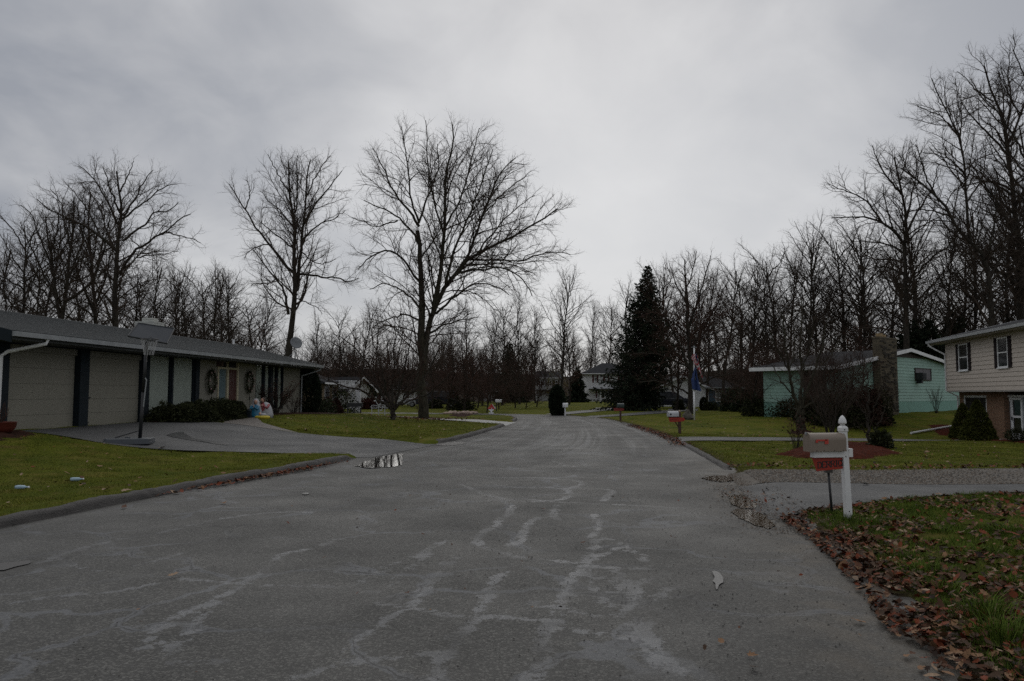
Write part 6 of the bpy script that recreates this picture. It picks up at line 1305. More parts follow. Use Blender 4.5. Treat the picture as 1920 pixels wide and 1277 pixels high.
# evergreen mounds before the teal and the blue-shuttered house
for k, (px, Y, w_, h, m_, lb, sh) in enumerate(((1319, 74, .36, 1.25, M_YEW, 'pointed clipped evergreen before the white garage door behind the flagpole', 'column'), (1333, 73, .75, .8, M_YEW, 'wide low clipped shrub under the blue-shuttered window', 'dome'), (1272, 76, .6, 1.0, M_YEW, 'round shrub behind the bonnet of the dark minivan', 'dome'),
        (1374, 66, 1.15, 1.9, M_RHODO, 'big rhododendron right of the blue-shuttered window', 'dome'), (1397, 64, 1.2, 1.7, M_RHODO, 'dark rhododendron left of the low dark bare tree trunk', 'dome'), (1432, 50, 1.5, 1.15, M_YEW, 'low dark mound of juniper right of the dark bare tree', 'dome'), (1462, 49, 1.6, 1.3, M_YEW, 'spreading dark yew left of the three-stemmed tree', 'dome'),
        (1500, 47, 1.6, 1.2, M_YEW, 'dark hedge mound directly behind the three-stemmed tree', 'dome'), (1533, 44, 1.5, 1.25, M_YEW, 'dark hedge mound right of the three-stemmed tree', 'dome'), (1572, 42, 1.6, 1.6, M_YEW, 'dark hedge mound under the teal corner', 'dome'), (1610, 42.5, 1.5, 2.0, M_RUSSET, 'brown weeping shrub left of the stone chimney', 'dome'), (1636, 43, 1.1, 1.9, M_YEW, 'dark evergreen at the foot of the stone chimney', 'dome'))):
    g = P(px, 740, Y); g.z = Hs(g.x, g.y); bush('evergreen_shrub', g, w_, w_ * .8, h, lb, m_, 100 + k, 5200 if w_ > 1 else 2500, .11, sh)
g = P(1755, 740, 50.5); g.z = Hs(g.x, g.y); twig_bush('bare_shrub', g, .95, 1.75, 'small fan-shaped bare shrub against the teal wall', 120, 12, None, 1.2, r=.014)
g = GP(1558, 838); twig_bush('bare_shrub', g, 1.35, 2.6, 'tall vase-shaped bare shrub with many stems behind the beige mailbox', 121, 17, None, 1.2, r=.022)
g = GP(1494, 845); twig_bush('leggy_shrub', g, .5, .85, 'leggy rusty shrub at the left end of the mulch bed', 122, 12, M_TWIGR, 1.6, r=.01, leaf=.9)
g = GP(1632, 838); bm_ = [limb_px([(1632, 842), (1631, 815), (1630, 785), (1629, 750), (1627, 715), (1622, 685)], g.y, 7, 1.4), limb_px([(1631, 820), (1618, 806), (1605, 800), (1598, 790)], g.y, 2.6, .8, -.3), limb_px([(1631, 818), (1645, 800), (1655, 780), (1662, 760)], g.y, 3, .9, .3), limb_px([(1630, 790), (1612, 765), (1600, 740), (1592, 715)], g.y, 3.2, .9, .4), limb_px([(1630, 775), (1648, 745), (1655, 715), (1660, 690)], g.y, 3, .9, -.4), limb_px([(1629, 745), (1615, 720), (1606, 695)], g.y, 2.5, .8, -.4)]
place_tree('young_tree', tree_meshes('slim', bm_, np.random.default_rng(14), 1, g, t0=.2, sp2=.2, sp3=.16, sp4=.1, l2=.3, twl=.16, up=.15, base_len=.1, rk=.6), g, 'slim young tree standing in the red mulch bed right of the white post')
g = GP(1652, 842); bush('evergreen_shrub', g, .35, .35, .55, 'small dark spiky evergreen in the mulch bed beside the slim tree', M_YEW, 123, 700, .12)
ga = F2(5.2, 1.0, 0); ga.z = Hs(ga.x, ga.y)
for px, Yb, w_, top, lb in ((1804, 38.2, .66, 757, 'rear one of the two cone-shaped dwarf spruces by the brick wall'), (1831, 35.2, .80, 751, 'front one of the two cone-shaped dwarf spruces by the brick wall')):
    g = P(px, 740, Yb); g.z = Hs(g.x, g.y); bush('dwarf_spruce', g, w_, w_, P(px, top, Yb).z - g.z, lb, M_CONE, px, 14000, .075, 'cone', cat='shrub')
g = P(1906, 740, 31.5); g.z = Hs(g.x, g.y); bush('boxwood', g, .48, .48, .55, 'small round clipped boxwood before the storm door', M_YEW, 130, 2500, .05, 'ball')
# pot of withered flowers at the garage
p = F1(-.75, .75, 0); p.z = Hs(p.x, p.y) + .05; PT = thing('flower_pot', 'red-brown tub with withered stalks beside the white downspout', 'flower pot', p)
MB().lathe(p, [(.24, 0), (.33, .12), (.36, .26), (.37, .27), (.33, .27), (.31, .22)], 18).build('tub', mat('red_tub', (.105, .022, .014), .45, .2, 5), PT, True)
R_ = np.random.default_rng(2); b = MB()
for k in range(16): a = k * 2.4; b.tube([p + Vector((0, 0, .2)), p + Vector((math.cos(a) * .12, math.sin(a) * .12, .42)), p + Vector((math.cos(a) * .3 * R_.random(), math.sin(a) * .3 * R_.random(), .45 + .4 * R_.random()))], .006, 4)
b.build('stalks', M_TWIGR, PT)

# ------------------------------------------------------------------ basketball stand
g = GP(262, 832); zb_ = g.z; HP = thing('basketball_hoop', 'portable basketball hoop with tilted grey backboard at the edge of the driveway', 'basketball hoop', g)
Yh = g.y; fb = Frame((0, 0, 0), (.97, .24), (-.24, .97)); c = g
pr = [(-.84, -.36), (-.74, -.44), (.28, -.44), (.32, -.36), (.32, .36), (.24, .44), (-.74, .44), (-.84, .36)]
b = MB(); lo = [c + fb.u * a + fb.n * q for a, q in pr]; hi = [c + fb.u * a * .96 + fb.n * q * .94 + Vector((0, 0, .15)) for a, q in pr]
i0 = [b.pt(p) for p in lo]; i1 = [b.pt(p) for p in hi]; b.face(i0[::-1]); b.face(i1)
for k in range(8): b.face((i0[k], i0[(k + 1) % 8], i1[(k + 1) % 8], i1[k]))
b.lathe(c + fb.u * -.3 + Vector((0, 0, .15)), [(.07, 0), (.07, .03)], 10); b.build('base', mat('base_plastic', (.045, .053, .062), .45, .15, 6), HP, bevel=.03)
top = P(275, 641, Yh)
pt_ = [c + Vector((0, 0, .14)), c.lerp(top, .5), top]
MB().tube([pt_[0], pt_[1]], .047, 12).build('pole', M_BLACK, HP, True); MB().tube([pt_[1] - (top - c) * .04, top], .041, 12).build('pole', M_BLACK, HP, True)
b = MB(); a0_ = c.lerp(top, .13); b.tube([a0_, c + fb.u * -.62 + Vector((0, 0, .16))], .013, 6); b.tube([a0_, c + fb.u * -.62 + fb.n * .28 + Vector((0, 0, .16))], .013, 6); b.build('brace', M_BLACK, HP)
b = MB(); h0 = c.lerp(top, .36); h1 = c.lerp(top, .62); b.tube([h0 + Vector((.05, -.04, 0)), h1 + Vector((.09, -.05, 0)), h1 + Vector((.05, -.04, .06))], .016, 6).build('height_handle', M_GUTTER, HP)
cs = [P(240, 630, Yh - .35), P(313, 644, Yh - .05), P(327, 616, Yh + .75), P(259, 606, Yh + .45)]
nb_ = (cs[1] - cs[0]).cross(cs[3] - cs[0]).normalized(); nb_ = nb_ if nb_.y < 0 else -nb_
M_BOARD = mat('backboard_grey', (.045, .050, .058), .7, .12, 2, spec=.2); b = MB().poly(cs, -nb_ * .03); b.build('backboard', M_BOARD, HP)
b = MB()
for k in range(4): b.tube([cs[k] + nb_ * .004, cs[(k + 1) % 4] + nb_ * .004], .018, 6)
b.build('board_frame', mat('board_frame_grey', (.03, .033, .036), .6), HP)
rc = P(280, 636, Yh - .38); rr_ = .22; b = MB(); b.tube([rc + Vector((rr_ * math.cos(a), rr_ * math.sin(a), 0)) for a in [2 * PI * j / 24 for j in range(25)]], .011, 6); b.tube([rc + Vector((-.02, rr_, 0)), top + Vector((0, 0, .0))], .03, 6); b.tube([top + Vector((0, 0, -.05)), (cs[0] + cs[1]) / 2 + Vector((0, .2, .1))], .025, 6); b.build('rim', mat('rim_dark', (.03, .028, .03), .4), HP)
b = MB()
for k in range(12):
    for sg in (1, -1):
        pts = []
        for j in range(7): f = j / 6; r = rr_ * (1 - .48 * f ** .7); a = 2 * PI * k / 12 + sg * f * .9; pts.append(rc + Vector((r * math.cos(a), r * math.sin(a), -.42 * f)))
        b.tube(pts, .0032, 3, cap=False)
b.build('net', mat('net_white', (.40, .40, .40), .8), HP)

# ------------------------------------------------------------------ mailboxes
def vault(b, fr, u0, u1, n0, n1, z0, h, k=10):
    """box with a rounded roof, running along u"""
    r = (n1 - n0) / 2; prof = [(n0, z0), (n0, z0 + h - r)] + [((n0 + n1) / 2 - r * math.cos(a), z0 + h - r + r * math.sin(a)) for a in [PI * j / k for j in range(1, k)]] + [(n1, z0 + h - r), (n1, z0)]
    A = [b.pt(fr(u0, n, z)) for n, z in prof]; B = [b.pt(fr(u1, n, z)) for n, z in prof]; m = len(prof)
    for j in range(m - 1): b.face((A[j], A[j + 1], B[j + 1], B[j]))
    b.face((A[-1], A[0], B[0], B[-1])); b.face(A[::-1]); b.face(B); return b
gp = GP(1591, 976); gp.z -= .03
FM = Frame((gp.x, gp.y, 0), (-.985, -.174), (.174, -.985)); MX = thing('mailbox', 'beige mailbox with red flag on a white post with a pointed finial', 'mailbox', gp); PZ = gp.z
zt = P(1585, 779, gp.y).z
M_PVC = mat('white_vinyl', (.66, .665, .66), .42, .05, 5)
ph = .038
lean = Vector((-.045, 0, 0))   # the post leans a little
b = MB(); zc = zt - .20
def pc(z): return gp + lean * ((z - PZ) / (zt - PZ)) + Vector((0, 0, z - PZ))
def sqring(b, hw, z):
    c_ = pc(z); return [b.pt(c_ + FM.u * a * hw + FM.n * q * hw) for a, q in ((-1, -1), (1, -1), (1, 1), (-1, 1))]
rg = [sqring(b, hw, z) for hw, z in ((ph, PZ - .1), (ph, zc), (ph + .008, zc + .002), (ph + .008, zc + .05), (ph - .004, zc + .065), (ph - .016, zc + .075))]
b.face(rg[0][::-1]); b.face(rg[-1])
for k in range(len(rg) - 1):
    for j in range(4): b.face((rg[k][j], rg[k][(j + 1) % 4], rg[k + 1][(j + 1) % 4], rg[k + 1][j]))
b.build('post', M_PVC, MX, bevel=.004)
MB().lathe(pc(zc + .07), [(.028, 0), (.026, .012), (.034, .022), (.047, .028), (.049, .036), (.047, .055), (.041, .082), (.029, .106), (.014, .124), (.003, .132)], 20).build('finial', M_PVC, MX, True)
b = MB()
for z_ in (zc + .025, zc - .31, PZ + .14): q = pc(z_); b.ball(q + FM.n * (ph + .011 if z_ > zc else ph) + FM.u * .005, .008, .008, .008, 8, 6)
b.build('screw', M_BLACK, MX)
za0 = P(1550, 857, gp.y).z; za1 = P(1550, 845.5, gp.y).z
ctr = (pc(za0) - gp); ou = ctr.dot(FM.u); on = ctr.dot(FM.n)
MB(FM).box(ph + ou, .47, -.045 + on, .045 + on, za0, za1).build('arm', M_PVC, MX, bevel=.004); MB(FM).box(-ph - .055 + ou, -ph + ou, -.04 + on, .04 + on, za0 - .0, za1 + .03).build('arm_stub', M_PVC, MX, bevel=.004)
M_BOX = mat('beige_metal', (.205, .165, .130), .42, .06, 3); hb = .225; bu0, bu1 = ph + .012, ph + .475; zbx = za1 + .003
vault(MB(FM), FM, bu0, bu1, -.085 + on, .085 + on, zbx, hb, 14).build('box', M_BOX, MX, False)
vault(MB(FM), FM, bu1, bu1 + .022, -.090 + on, .090 + on, zbx - .006, hb + .012, 14).build('door', M_BOX, MX)
MB(FM).box(bu1 + .022, bu1 + .04, -.012 + on, .012 + on, zbx + hb - .02, zbx + hb + .01).build('latch', M_GUTTER, MX)
nF = .088 + on; M_RED = mat('flag_red', (.42, .045, .028), .5, .15, 6); zf_ = zbx + .115
MB(FM).box(bu1 - .20, bu1 - .055, nF, nF + .006, zf_ + .012, zf_ + .032).box(bu1 - .215, bu1 - .165, nF, nF + .006, zf_ - .024, zf_ + .034).box(bu1 - .075, bu1 - .045, nF, nF + .008, zf_ - .006, zf_ + .024).build('flag', M_RED, MX)
b = MB()
for q in (.06, .16, .30, .42): b.ball(FM(bu1 - q, nF - .001, zbx + .012), .005, .005, .005, 6, 4)
b.build('rivet', M_BLACK, MX)
# name board under the arm, sagging towards its free end
zs1 = za0 - .004; M_SIGN = mat('sign_red_orange', (.30, .022, .008), .55, .12, 8)
SB = thing('name_board', 'red-orange name board reading DERRICK hanging under the mailbox arm', 'sign', FM(.27, on, zs1 - .08))
sl = .05
q0, q1 = ph + ou - .10, ph + .405
quad = [FM(q1 + .03, on + .01, zs1), FM(q0, on + .01, zs1 + .002), FM(q0, on + .01, zs1 - .13 ), FM(q1 - .03, on + .01, zs1 - .165)]
MB().poly(quad, FM.n * -.012).build('board', M_SIGN, SB)
# letters as strokes with serifs
GL = {'D': [[(0, 0), (0, 1)], [(0, 1), (.35, 1), (.6, .8), (.68, .5), (.6, .2), (.35, 0), (0, 0)]], 'E': [[(0, 0), (0, 1)], [(0, 1), (.6, 1), (.6, .85)], [(0, .5), (.42, .5)], [(0, 0), (.6, 0), (.6, .15)]],
      'R': [[(0, 0), (0, 1)], [(0, 1), (.4, 1), (.58, .88), (.58, .65), (.4, .52), (0, .52)], [(.3, .52), (.68, 0)]], 'I': [[(.15, 0), (.15, 1)], [(0, 1), (.3, 1)], [(0, 0), (.3, 0)]],
      'C': [[(.62, .78), (.5, .95), (.32, 1), (.12, .85), (.03, .5), (.12, .15), (.32, 0), (.5, .05), (.62, .22)]], 'K': [[(0, 0), (0, 1)], [(.6, 1), (.04, .45)], [(.2, .58), (.66, 0)]]}
SER = {'D': [(0, 0), (0, 1)], 'E': [(0, 0), (0, 1)], 'R': [(0, 0), (0, 1), (.68, 0)], 'K': [(0, 0), (0, 1), (.6, 1), (.66, 0)]}
def strokes(text, o, ux, uz, h, nrm, w_=.13, adv=None):
    b = MB(); x = 0
    for chn in text:
        for pl in GL[chn]:
            for (a, c), (d, e) in zip(pl[:-1], pl[1:]):
                p0 = o + ux * (x + a * h) + uz * c * h; p1 = o + ux * (x + d * h) + uz * e * h; t = (p1 - p0).normalized(); s_ = t.cross(nrm) * h * w_ * (.62 if abs(t.dot(ux)) > .8 else 1) / 2
                b.poly([p0 - s_ - t * h * .03, p1 - s_ + t * h * .03, p1 + s_ + t * h * .03, p0 + s_ - t * h * .03], nrm * .003)
        for a, c in SER.get(chn, ()):
            p0 = o + ux * (x + a * h - .1 * h) + uz * c * h; p1 = p0 + ux * .22 * h; b.poly([p0 - uz * .03 * h, p1 - uz * .03 * h, p1 + uz * .03 * h, p0 + uz * .03 * h], nrm * .0035)
        x += h * (adv or {'I': .45, 'C': .78}.get(chn, .82))
    return b
ux = (quad[2] - quad[3]).normalized(); uz = Vector((0, 0, 1)); o = FM(q1 - .045, on + .0105, zs1 - .127); uxt = -FM.u * .995 + Vector((0, 0, .07))
strokes('DERRICK', o, uxt, uz, .074, FM.n, .17).build('lettering', M_BLACK, SB)
# iron stake in front of the board, slightly leaning
gs = GP(1561, 968); tp = P(1553, 882, gs.y); SK = thing('support_stake', 'thin black metal stake propping the name board', 'stake', gs)
MB().tube([gs - Vector((0, 0, .05)), tp], .016, 10).build('rod', M_BLACK, SK, True); MB(Frame(tp, (1, 0), (0, -1))).box(-.045, .045, -.03, .03, -.03, .03).build('bracket', mat('grey_bracket', (.06, .06, .055), .6), SK)

def small_mailbox(name, px, py, y0, label, boxm, postm, zbox, L, w, hb, hp, sign=None, brace=True, pw=.05, knob=False, dirn=(-1, -.15)):
    g = GP(px, py, y0); fr = Frame((g.x, g.y, 0), dirn, (-dirn[1], dirn[0])); fr.n = -fr.n if fr.n.y > 0 else fr.n; t = thing(name, label, 'mailbox', g); z = g.z
    MB(fr).box(-pw, pw, -pw, pw, z - .1, z + hp).build('post', postm, t, bevel=.006)
    vault(MB(fr), fr, (-L / 2 if L < .42 else pw + .01), (L / 2 if L < .42 else pw + .01 + L), -w / 2, w / 2, z + zbox, hb).build('box', boxm, t)
    uu = (-L / 2 if L < .42 else pw + .01); MB(fr).box(uu + L - .12, uu + L - .06, w / 2, w / 2 + .01, z + zbox + .06, z + zbox + .12).build('door_handle', M_BLACK, t)
    if L >= .42:
        MB(fr).box(pw, pw + L * .95, -.03, .03, z + zbox - .07, z + zbox - .005).build('arm', postm, t)
        if brace: MB().tube([fr(pw, 0, z + zbox - .42), fr(pw + .22, 0, z + zbox - .08)], .025, 6).build('brace', postm, t)
    if knob: MB().ball(fr(0, 0, z + hp + .04), .05, .05, .05, 10, 8).build('finial', mat('tan_knob', (.30, .22, .16), .6), t, True)
    if sign:
        s0, s1 = sign; sm = thing('name_board', s1, 'sign', fr(.25, 0, z + zbox - .15)); MB(fr).poly([fr(pw + L, .07, z + zbox - .04), fr(-.14, .07, z + zbox - .04), fr(-.22, .07, z + zbox - .12), fr(-.14, .07, z + zbox - .2), fr(pw + L - .05, .07, z + zbox - .22)], fr.n * -.012).build('board', s0, sm)
        b = MB(fr)
        for k in range(6): b.box(.06 + k * .065, .095 + k * .065, .072, .075, z + zbox - .155, z + zbox - .10)
        b.build('worn_lettering', mat('sign_dark', (.16, .02, .01), .6), sm)
    return t
M_BRN = mat('brown_post', (.055, .022, .016), .7, .2, 8); M_SILV = mat('silver_metal', (.42, .43, .45), .35, .15, 5)
small_mailbox('mailbox', 1274.5, 813, 20, 'silver mailbox on a brown post at the right roadside', M_SILV, M_BRN, .68, .36 * 1.2, .2, .21, .84, (M_SIGN, 'small orange board with worn lettering below the silver mailbox'), knob=True)
small_mailbox('mailbox', 1163.5, 788.5, 30, 'dark green mailbox on a brown post beside the far driveway', mat('dark_green_box', (.012, .03, .028), .4), M_BRN, .78, .4, .28, .24, .8, (mat('dull_red', (.20, .02, .02), .6), 'dull red board below the dark green mailbox'), brace=False)
small_mailbox('mailbox', 1059.5, 779.3, 40, 'white mailbox on a white post beyond the bend, right of the dark columnar evergreen', M_WHITE, M_WHITE, .62, .40, .3, .32, .65, brace=False)
# dark number panel on the white one omitted: unreadable

# ------------------------------------------------------------------ flagpole
g = GP(1302, 788); zt_ = P(1304.5, 649, g.y).z; FP = thing('flagpole', 'white flagpole with a small finial on the lawn right of the road', 'flagpole', g)
MB().tube([g, g + Vector((0, 0, (zt_ - g.z) * .42))], .055, 10).build('pole', M_WHITE, FP, True); MB().tube([g + Vector((0, 0, (zt_ - g.z) * .41)), Vector((g.x + .05, g.y, zt_ - .1))], .038, 10).build('pole', M_WHITE, FP, True)
MB().lathe(Vector((g.x, g.y, g.z + (zt_ - g.z) * .40)), [(.08, 0), (.09, .05), (.08, .14), (.05, .18)], 10).build('collar', M_WHITE, FP); tq = Vector((g.x + .05, g.y, zt_ - .1))
MB().ball(tq + Vector((0, 0, .06)), .05, .05, .06, 8, 6).tube([tq + Vector((-.16, 0, .03)), tq + Vector((.16, 0, .03))], .015, 5).build('finial', M_GUTTER, FP)
def draped(name, label, top_c, sh, cols, nu=30, nv=40, seed=0):
    """cloth hanging in folds; sh(u, v) -> offset of a point; cols(u, v) -> material index"""
    V = []; Q = []; mi = []
    for j in range(nv + 1):
        for i in range(nu + 1): V.append(Vector(sh(i / nu, j / nv)))
    for j in range(nv):
        for i in range(nu): Q.append((j * (nu + 1) + i, j * (nu + 1) + i + 1, (j + 1) * (nu + 1) + i + 1, (j + 1) * (nu + 1) + i)); mi.append(cols((i + .5) / nu, (j + .5) / nv))
    ms = [mat('flag_cloth_red', (.36, .030, .045), .8, .1, 9), mat('flag_cloth_white', (.42, .41, .42), .8, .1, 9), mat('flag_cloth_blue', (.020, .035, .10), .8, .15, 9), mat('state_flag_blue', (.022, .045, .145), .8, .15, 9), mat('flag_gold', (.30, .24, .08), .7)]
    me = mesh_arrays(name, [tuple(v) for v in V], quads=Q, smooth=True, mats=ms, qmi=mi); o = mobj(name, me, None, top_c); tag(o, label, 'flag'); m_ = o.modifiers.new('s', 'SOLIDIFY'); m_.thickness = .008; return o
kx = g.y / F
def usf(u, v):     # u along the stripes (hoist -> fly, falling), v across
    x = (-3 + 16 * u * (.35 + .65 * v) - 5 * (1 - v) * (1 - u)) * kx * .95; z_ = -(4 + 30 * u * .55 + 33 * v * .62) * kx; y = -.08 + .10 * math.sin(u * 12 + v * 3) ; return (x + .02 * math.sin(v * 15 + u * 4), y - .05, z_)
def usc(u, v): return 2 if (u < .4 and v < .54) else int(v * 13) % 2
def us2(u, v): x = (3 + 10 * u + 1.5 * math.sin(v * 5)) * kx; z_ = -(2 + 36 * v + 10 * u * (1 - v)) * kx; return (x, -.02 + .07 * math.sin(u * 10 + v * 2), z_)
def usL(u, v): x = (-1 - 7 * u * math.sin(min(1, v * 1.15 + .12) * PI) ** .6) * kx; return (x, -.05 + .04 * math.sin(u * 9), -(2 + 18 * v + 3 * u) * kx)
tc_ = P(1304, 661, g.y - .06); tc_.y = g.y - .06
def usall(u, v):
    # left fold (u<.35) bunches round the pole, the right part falls as a tail
    if u < .35: t = u / .35; x = (-8 + 8 * t) * (.35 + .65 * math.sin(min(1, v * 1.2 + .15) * PI * .95)); z_ = -(3 + 20 * v); 
    else: t = (u - .35) / .65; x = (13 * t ** .9) * (.25 + .75 * v) ; z_ = -(1 + 6 * t + (19 + 24 * t ** .7) * v)
    return (x * kx, -.05 + .07 * math.sin(u * 14 + v * 2), z_ * kx)
draped('national_flag', 'red and white striped flag with dark blue canton hanging limp on the flagpole', tc_, usall, lambda u, v: 2 if (.30 < u < .75 and v < .42) else (int((u * 1.1 + v * .75) * 9.5) % 2))
tc2 = P(1304, 686, g.y - .06); tc2.y = g.y - .06
def pas(u, v):
    x = (-7 + 10 * u) * math.sin(min(1, v * 1.4 + .12) * PI * .5) + 12 * max(0, v - .35) ** 1.1 * (.35 + .65 * u) - 2 * (1 - u) * (v > .5) * 1.0; z_ = -(2 + 42 * v + 4 * u); return (x * kx, -.03 + .08 * math.sin(u * 11 + v * 3), z_ * kx)
draped('state_flag', 'blue flag hanging limp below the striped flag', tc2, pas, lambda u, v: 4 if (.42 < u < .62 and .22 < v < .52 and (int(u * 40) + int(v * 30)) % 3) else 3)
# boulder
g = GP(1292, 787, 30); R_ = np.random.default_rng(6); b = MB(); pr_ = [(.36, -.05), (.38, .1), (.30, .28), (.17, .48), (.05, .60)]
b.lathe(g + Vector((0, 0, 0)), pr_, 9); b.v = [v + Vector(tuple(R_.normal(0, .035, 3))) + Vector((-.12 * (v.z - g.z), 0, 0)) for v in b.v]
o = b.build('boulder', mat('grey_rock', (.085, .075, .060), .9, .3, 4, .8, 14)); tag(o, 'upright pointed grey boulder on the lawn left of the flagpole', 'rock')

# ------------------------------------------------------------------ yard sign, lawn figures, far roadside
g = GP(922, 776.5, 50); s_ = g.y / F; SG = thing('yard_sign', 'red diamond yard sign over a white triangle at the bend', 'sign', g)
def q2(px, py): return Vector(((px - 922) * s_ + g.x, g.y, P(px, py, g.y).z))
MB().poly([q2(914.5, 765.5), q2(922, 757), q2(929, 765), q2(929, 767), q2(914.5, 767)], (0, .05, 0)).build('red_panel', mat('sign_red', (.42, .022, .02), .5), SG); MB().poly([q2(922, 757), q2(923.4, 758), q2(930, 765.8), q2(928, 766)], (0, -.02, 0)).poly([q2(915.5, 767.3), q2(927, 767.3), q2(921, 773)], (0, .03, 0)).build('white_panel', M_WHITE, SG)
MB(Frame(q2(921, 774.5), (1, 0), (0, -1))).box(-4.5 * s_, 4.5 * s_, -.02, .1, -1.2 * s_, 1.2 * s_).build('footer', M_WHITE, SG); MB().tube([q2(922, 777), q2(922, 765)], .03, 5).build('stake', M_WHITE, SG)
MB(Frame(q2(920, 764), (1, 0), (0, -1))).box(-3.6 * s_, 5 * s_, .001, .012, -.35 * s_, .35 * s_).build('worn_lettering', mat('sign_pink', (.55, .16, .14), .6), SG)
g = GP(931, 771, 50); MBX = thing('mailbox', 'tiny white roadside mailbox right of the red diamond sign', 'mailbox', g); fr = Frame(g, (1, 0), (0, -1)); MB(fr).box(-.04, .04, -.04, .04, 0, .8).build('post', M_BLACK, MBX); vault(MB(fr), fr, -.1, .45, -.1, .1, .8, .25).build('box', M_WHITE, MBX)
# white deer of wire
M_WIRE = mat('white_wire', (.42, .44, .46), .5)
def deer(px, py, flip, label, down=False):
    g = GP(px, py, 30); k = 1 if not flip else -1; t = thing('wire_deer', label, 'lawn ornament', g, 'white wire deer on the lawn'); h = 1.0
    def W_(x, y, z): return g + Vector((x * k, y, z))
    b = MB(); bd_ = [(-.3, .60), (-.15, .72), (.1, .70), (.28, .74), (.3, .58), (.1, .50), (-.18, .50), (-.3, .60)]
    for y in (-.09, 0, .09): b.tube([W_(x, y, z) for x, z in bd_], .012, 4)
    for x in (-.22, -.08, .08, .22): b.tube([W_(x, .1 * math.cos(a), .61 + .11 * math.sin(a)) for a in [2 * PI * j / 8 for j in range(9)]], .009, 4)
    b.build('body', M_WIRE, t)
    for x, y in ((-.24, -.08), (-.24, .08), (.24, -.08), (.24, .08)): MB().tube([W_(x, y, .56), W_(x + .03, y, .3), W_(x, y, 0)], .016, 5).build('leg', M_WIRE, t)
    hz = .35 if down else 1.0; b = MB().tube([W_(.27, 0, .70), W_(.40, 0, .85 if not down else .62), W_(.46, 0, hz)], .03, 5).ball(W_(.52, 0, hz), .10, .05, .05, 8, 6); b.build('head', M_WIRE, t)
    if not down:
        b = MB()
        for y in (-1, 1): b.tube([W_(.46, 0, hz), W_(.42, y * .12, hz + .18), W_(.46, y * .16, hz + .34)], .01, 4).tube([W_(.42, y * .12, hz + .18), W_(.54, y * .14, hz + .26)], .008, 4)
        b.build('antler', M_WIRE, t)
for a in ((703, 779, False, 'leftmost white wire deer left of the low forking tree', False), (716, 777, True, 'white wire deer in the middle of the group, left of the low tree', False), (728, 779, True, 'white wire deer partly behind the low forking tree trunk', True)): deer(*a)
# bench before the stone house
g = GP(664, 775, 40); BN = thing('bench', 'small dark garden bench before the white porch', 'bench', g); fr = Frame(g, (1, 0), (0, -1)); MB(fr).box(-.6, .6, -.2, .2, .40, .45).build('seat', M_BLACK, BN); MB(fr).box(-.6, .6, -.22, -.18, .5, .8).build('backrest', M_BLACK, BN)
for x in (-.5, .0, .5): MB(fr).box(x - .03, x + .03, -.18, .18, 0, .4).build('leg', M_BLACK, BN)

# nativity figures
def robe(b, c, prof, sx, sy, lean=(0, 0), m=14):
    rings = []
    for r, z in prof: rings.append([b.pt(c + Vector((r * sx * math.cos(a) + lean[0] * z * z, r * sy * math.sin(a) + lean[1] * z * z, z))) for a in [2 * PI * j / m for j in range(m)]])
    for k in range(len(prof) - 1):
        for j in range(m): b.face((rings[k][j], rings[k][(j + 1) % m], rings[k + 1][(j + 1) % m], rings[k + 1][j]))
    b.face(rings[0][::-1]); b.face(rings[-1]); return b
M_SKIN = mat('painted_skin', (.42, .24, .17), .5); M_FB = mat('figure_blue', (.018, .15, .26), .45); M_FW = mat('figure_white', (.36, .36, .38), .45); M_FR = mat('figure_rose', (.26, .045, .055), .45); M_FBR = mat('figure_brown', (.05, .022, .015), .5); M_FY = mat('figure_yellow', (.50, .40, .03), .5)
g1 = GP(479, 783, 24); t = thing('mary_figure', 'kneeling painted figure in a blue robe and white mantle, hands together', 'nativity figure', g1, 'nativity figures before the low house')
tw = 1.02
robe(MB(), g1, [(.27, -.02), (.27, .1), (.22, .25), (.19, .38), (.17, .48), (.08, .55)], 1, .8, (.0, -.05)).build('robe', M_FB, t, True); h1_ = g1 + Vector((.02, -.03, .66))
robe(MB(), g1 + Vector((-.02, .06, 0)), [(.31, -.02), (.30, .15), (.25, .35), (.22, .5), (.15, .6), (.15, .68), (.11, .77), (.03, .81)], 1, .75).build('mantle', M_FW, t, True)
MB().ball(h1_ + Vector((0, -.05, 0)), .075, .075, .10, 12, 8).build('face', M_SKIN, t, True); b = MB()
for s in (-1, 1): b.tube([g1 + Vector((s * .16, -.1, .47)), g1 + Vector((s * .14, -.22, .36)), g1 + Vector((s * .01, -.24, .44))], [.055, .048, .03], 7)
b.build('arms', M_FB, t, True); MB().ball(g1 + Vector((0, -.25, .47)), .025, .02, .055, 7, 6).build('hands', M_SKIN, t, True)
g2_ = GP(497, 783, 24); t = thing('joseph_figure', 'kneeling painted bearded figure in white and rose robe, bending forward', 'nativity figure', g2_, 'nativity figures before the low house')
robe(MB(), g2_ + Vector((.06, .02, 0)), [(.30, -.02), (.29, .15), (.25, .35), (.21, .5), (.16, .6), (.06, .66)], 1, .8, (-.12, -.08)).build('robe', M_FW, t, True)
robe(MB(), g2_ + Vector((-.03, -.03, .2)), [(.14, 0), (.19, .12), (.18, .28), (.13, .38), (.05, .44)], 1, .9, (-.2, -.1)).build('sash', M_FR, t, True)
hh = g2_ + Vector((-.1, -.08, .74)); MB().ball(hh, .08, .08, .10, 12, 8).build('face', M_SKIN, t, True); MB().ball(hh + Vector((.02, .03, .03)), .09, .09, .10, 10, 8).ball(hh + Vector((-.02, -.05, -.08)), .05, .05, .07, 8, 6).build('hair', M_FBR, t, True)
b = MB()
for s in (-1, 1): b.tube([g2_ + Vector((s * .17, -.06, .55)), g2_ + Vector((s * .19 - .05, -.2, .42)), g2_ + Vector((s * .04 - .06, -.25, .50))], [.06, .05, .03], 7)
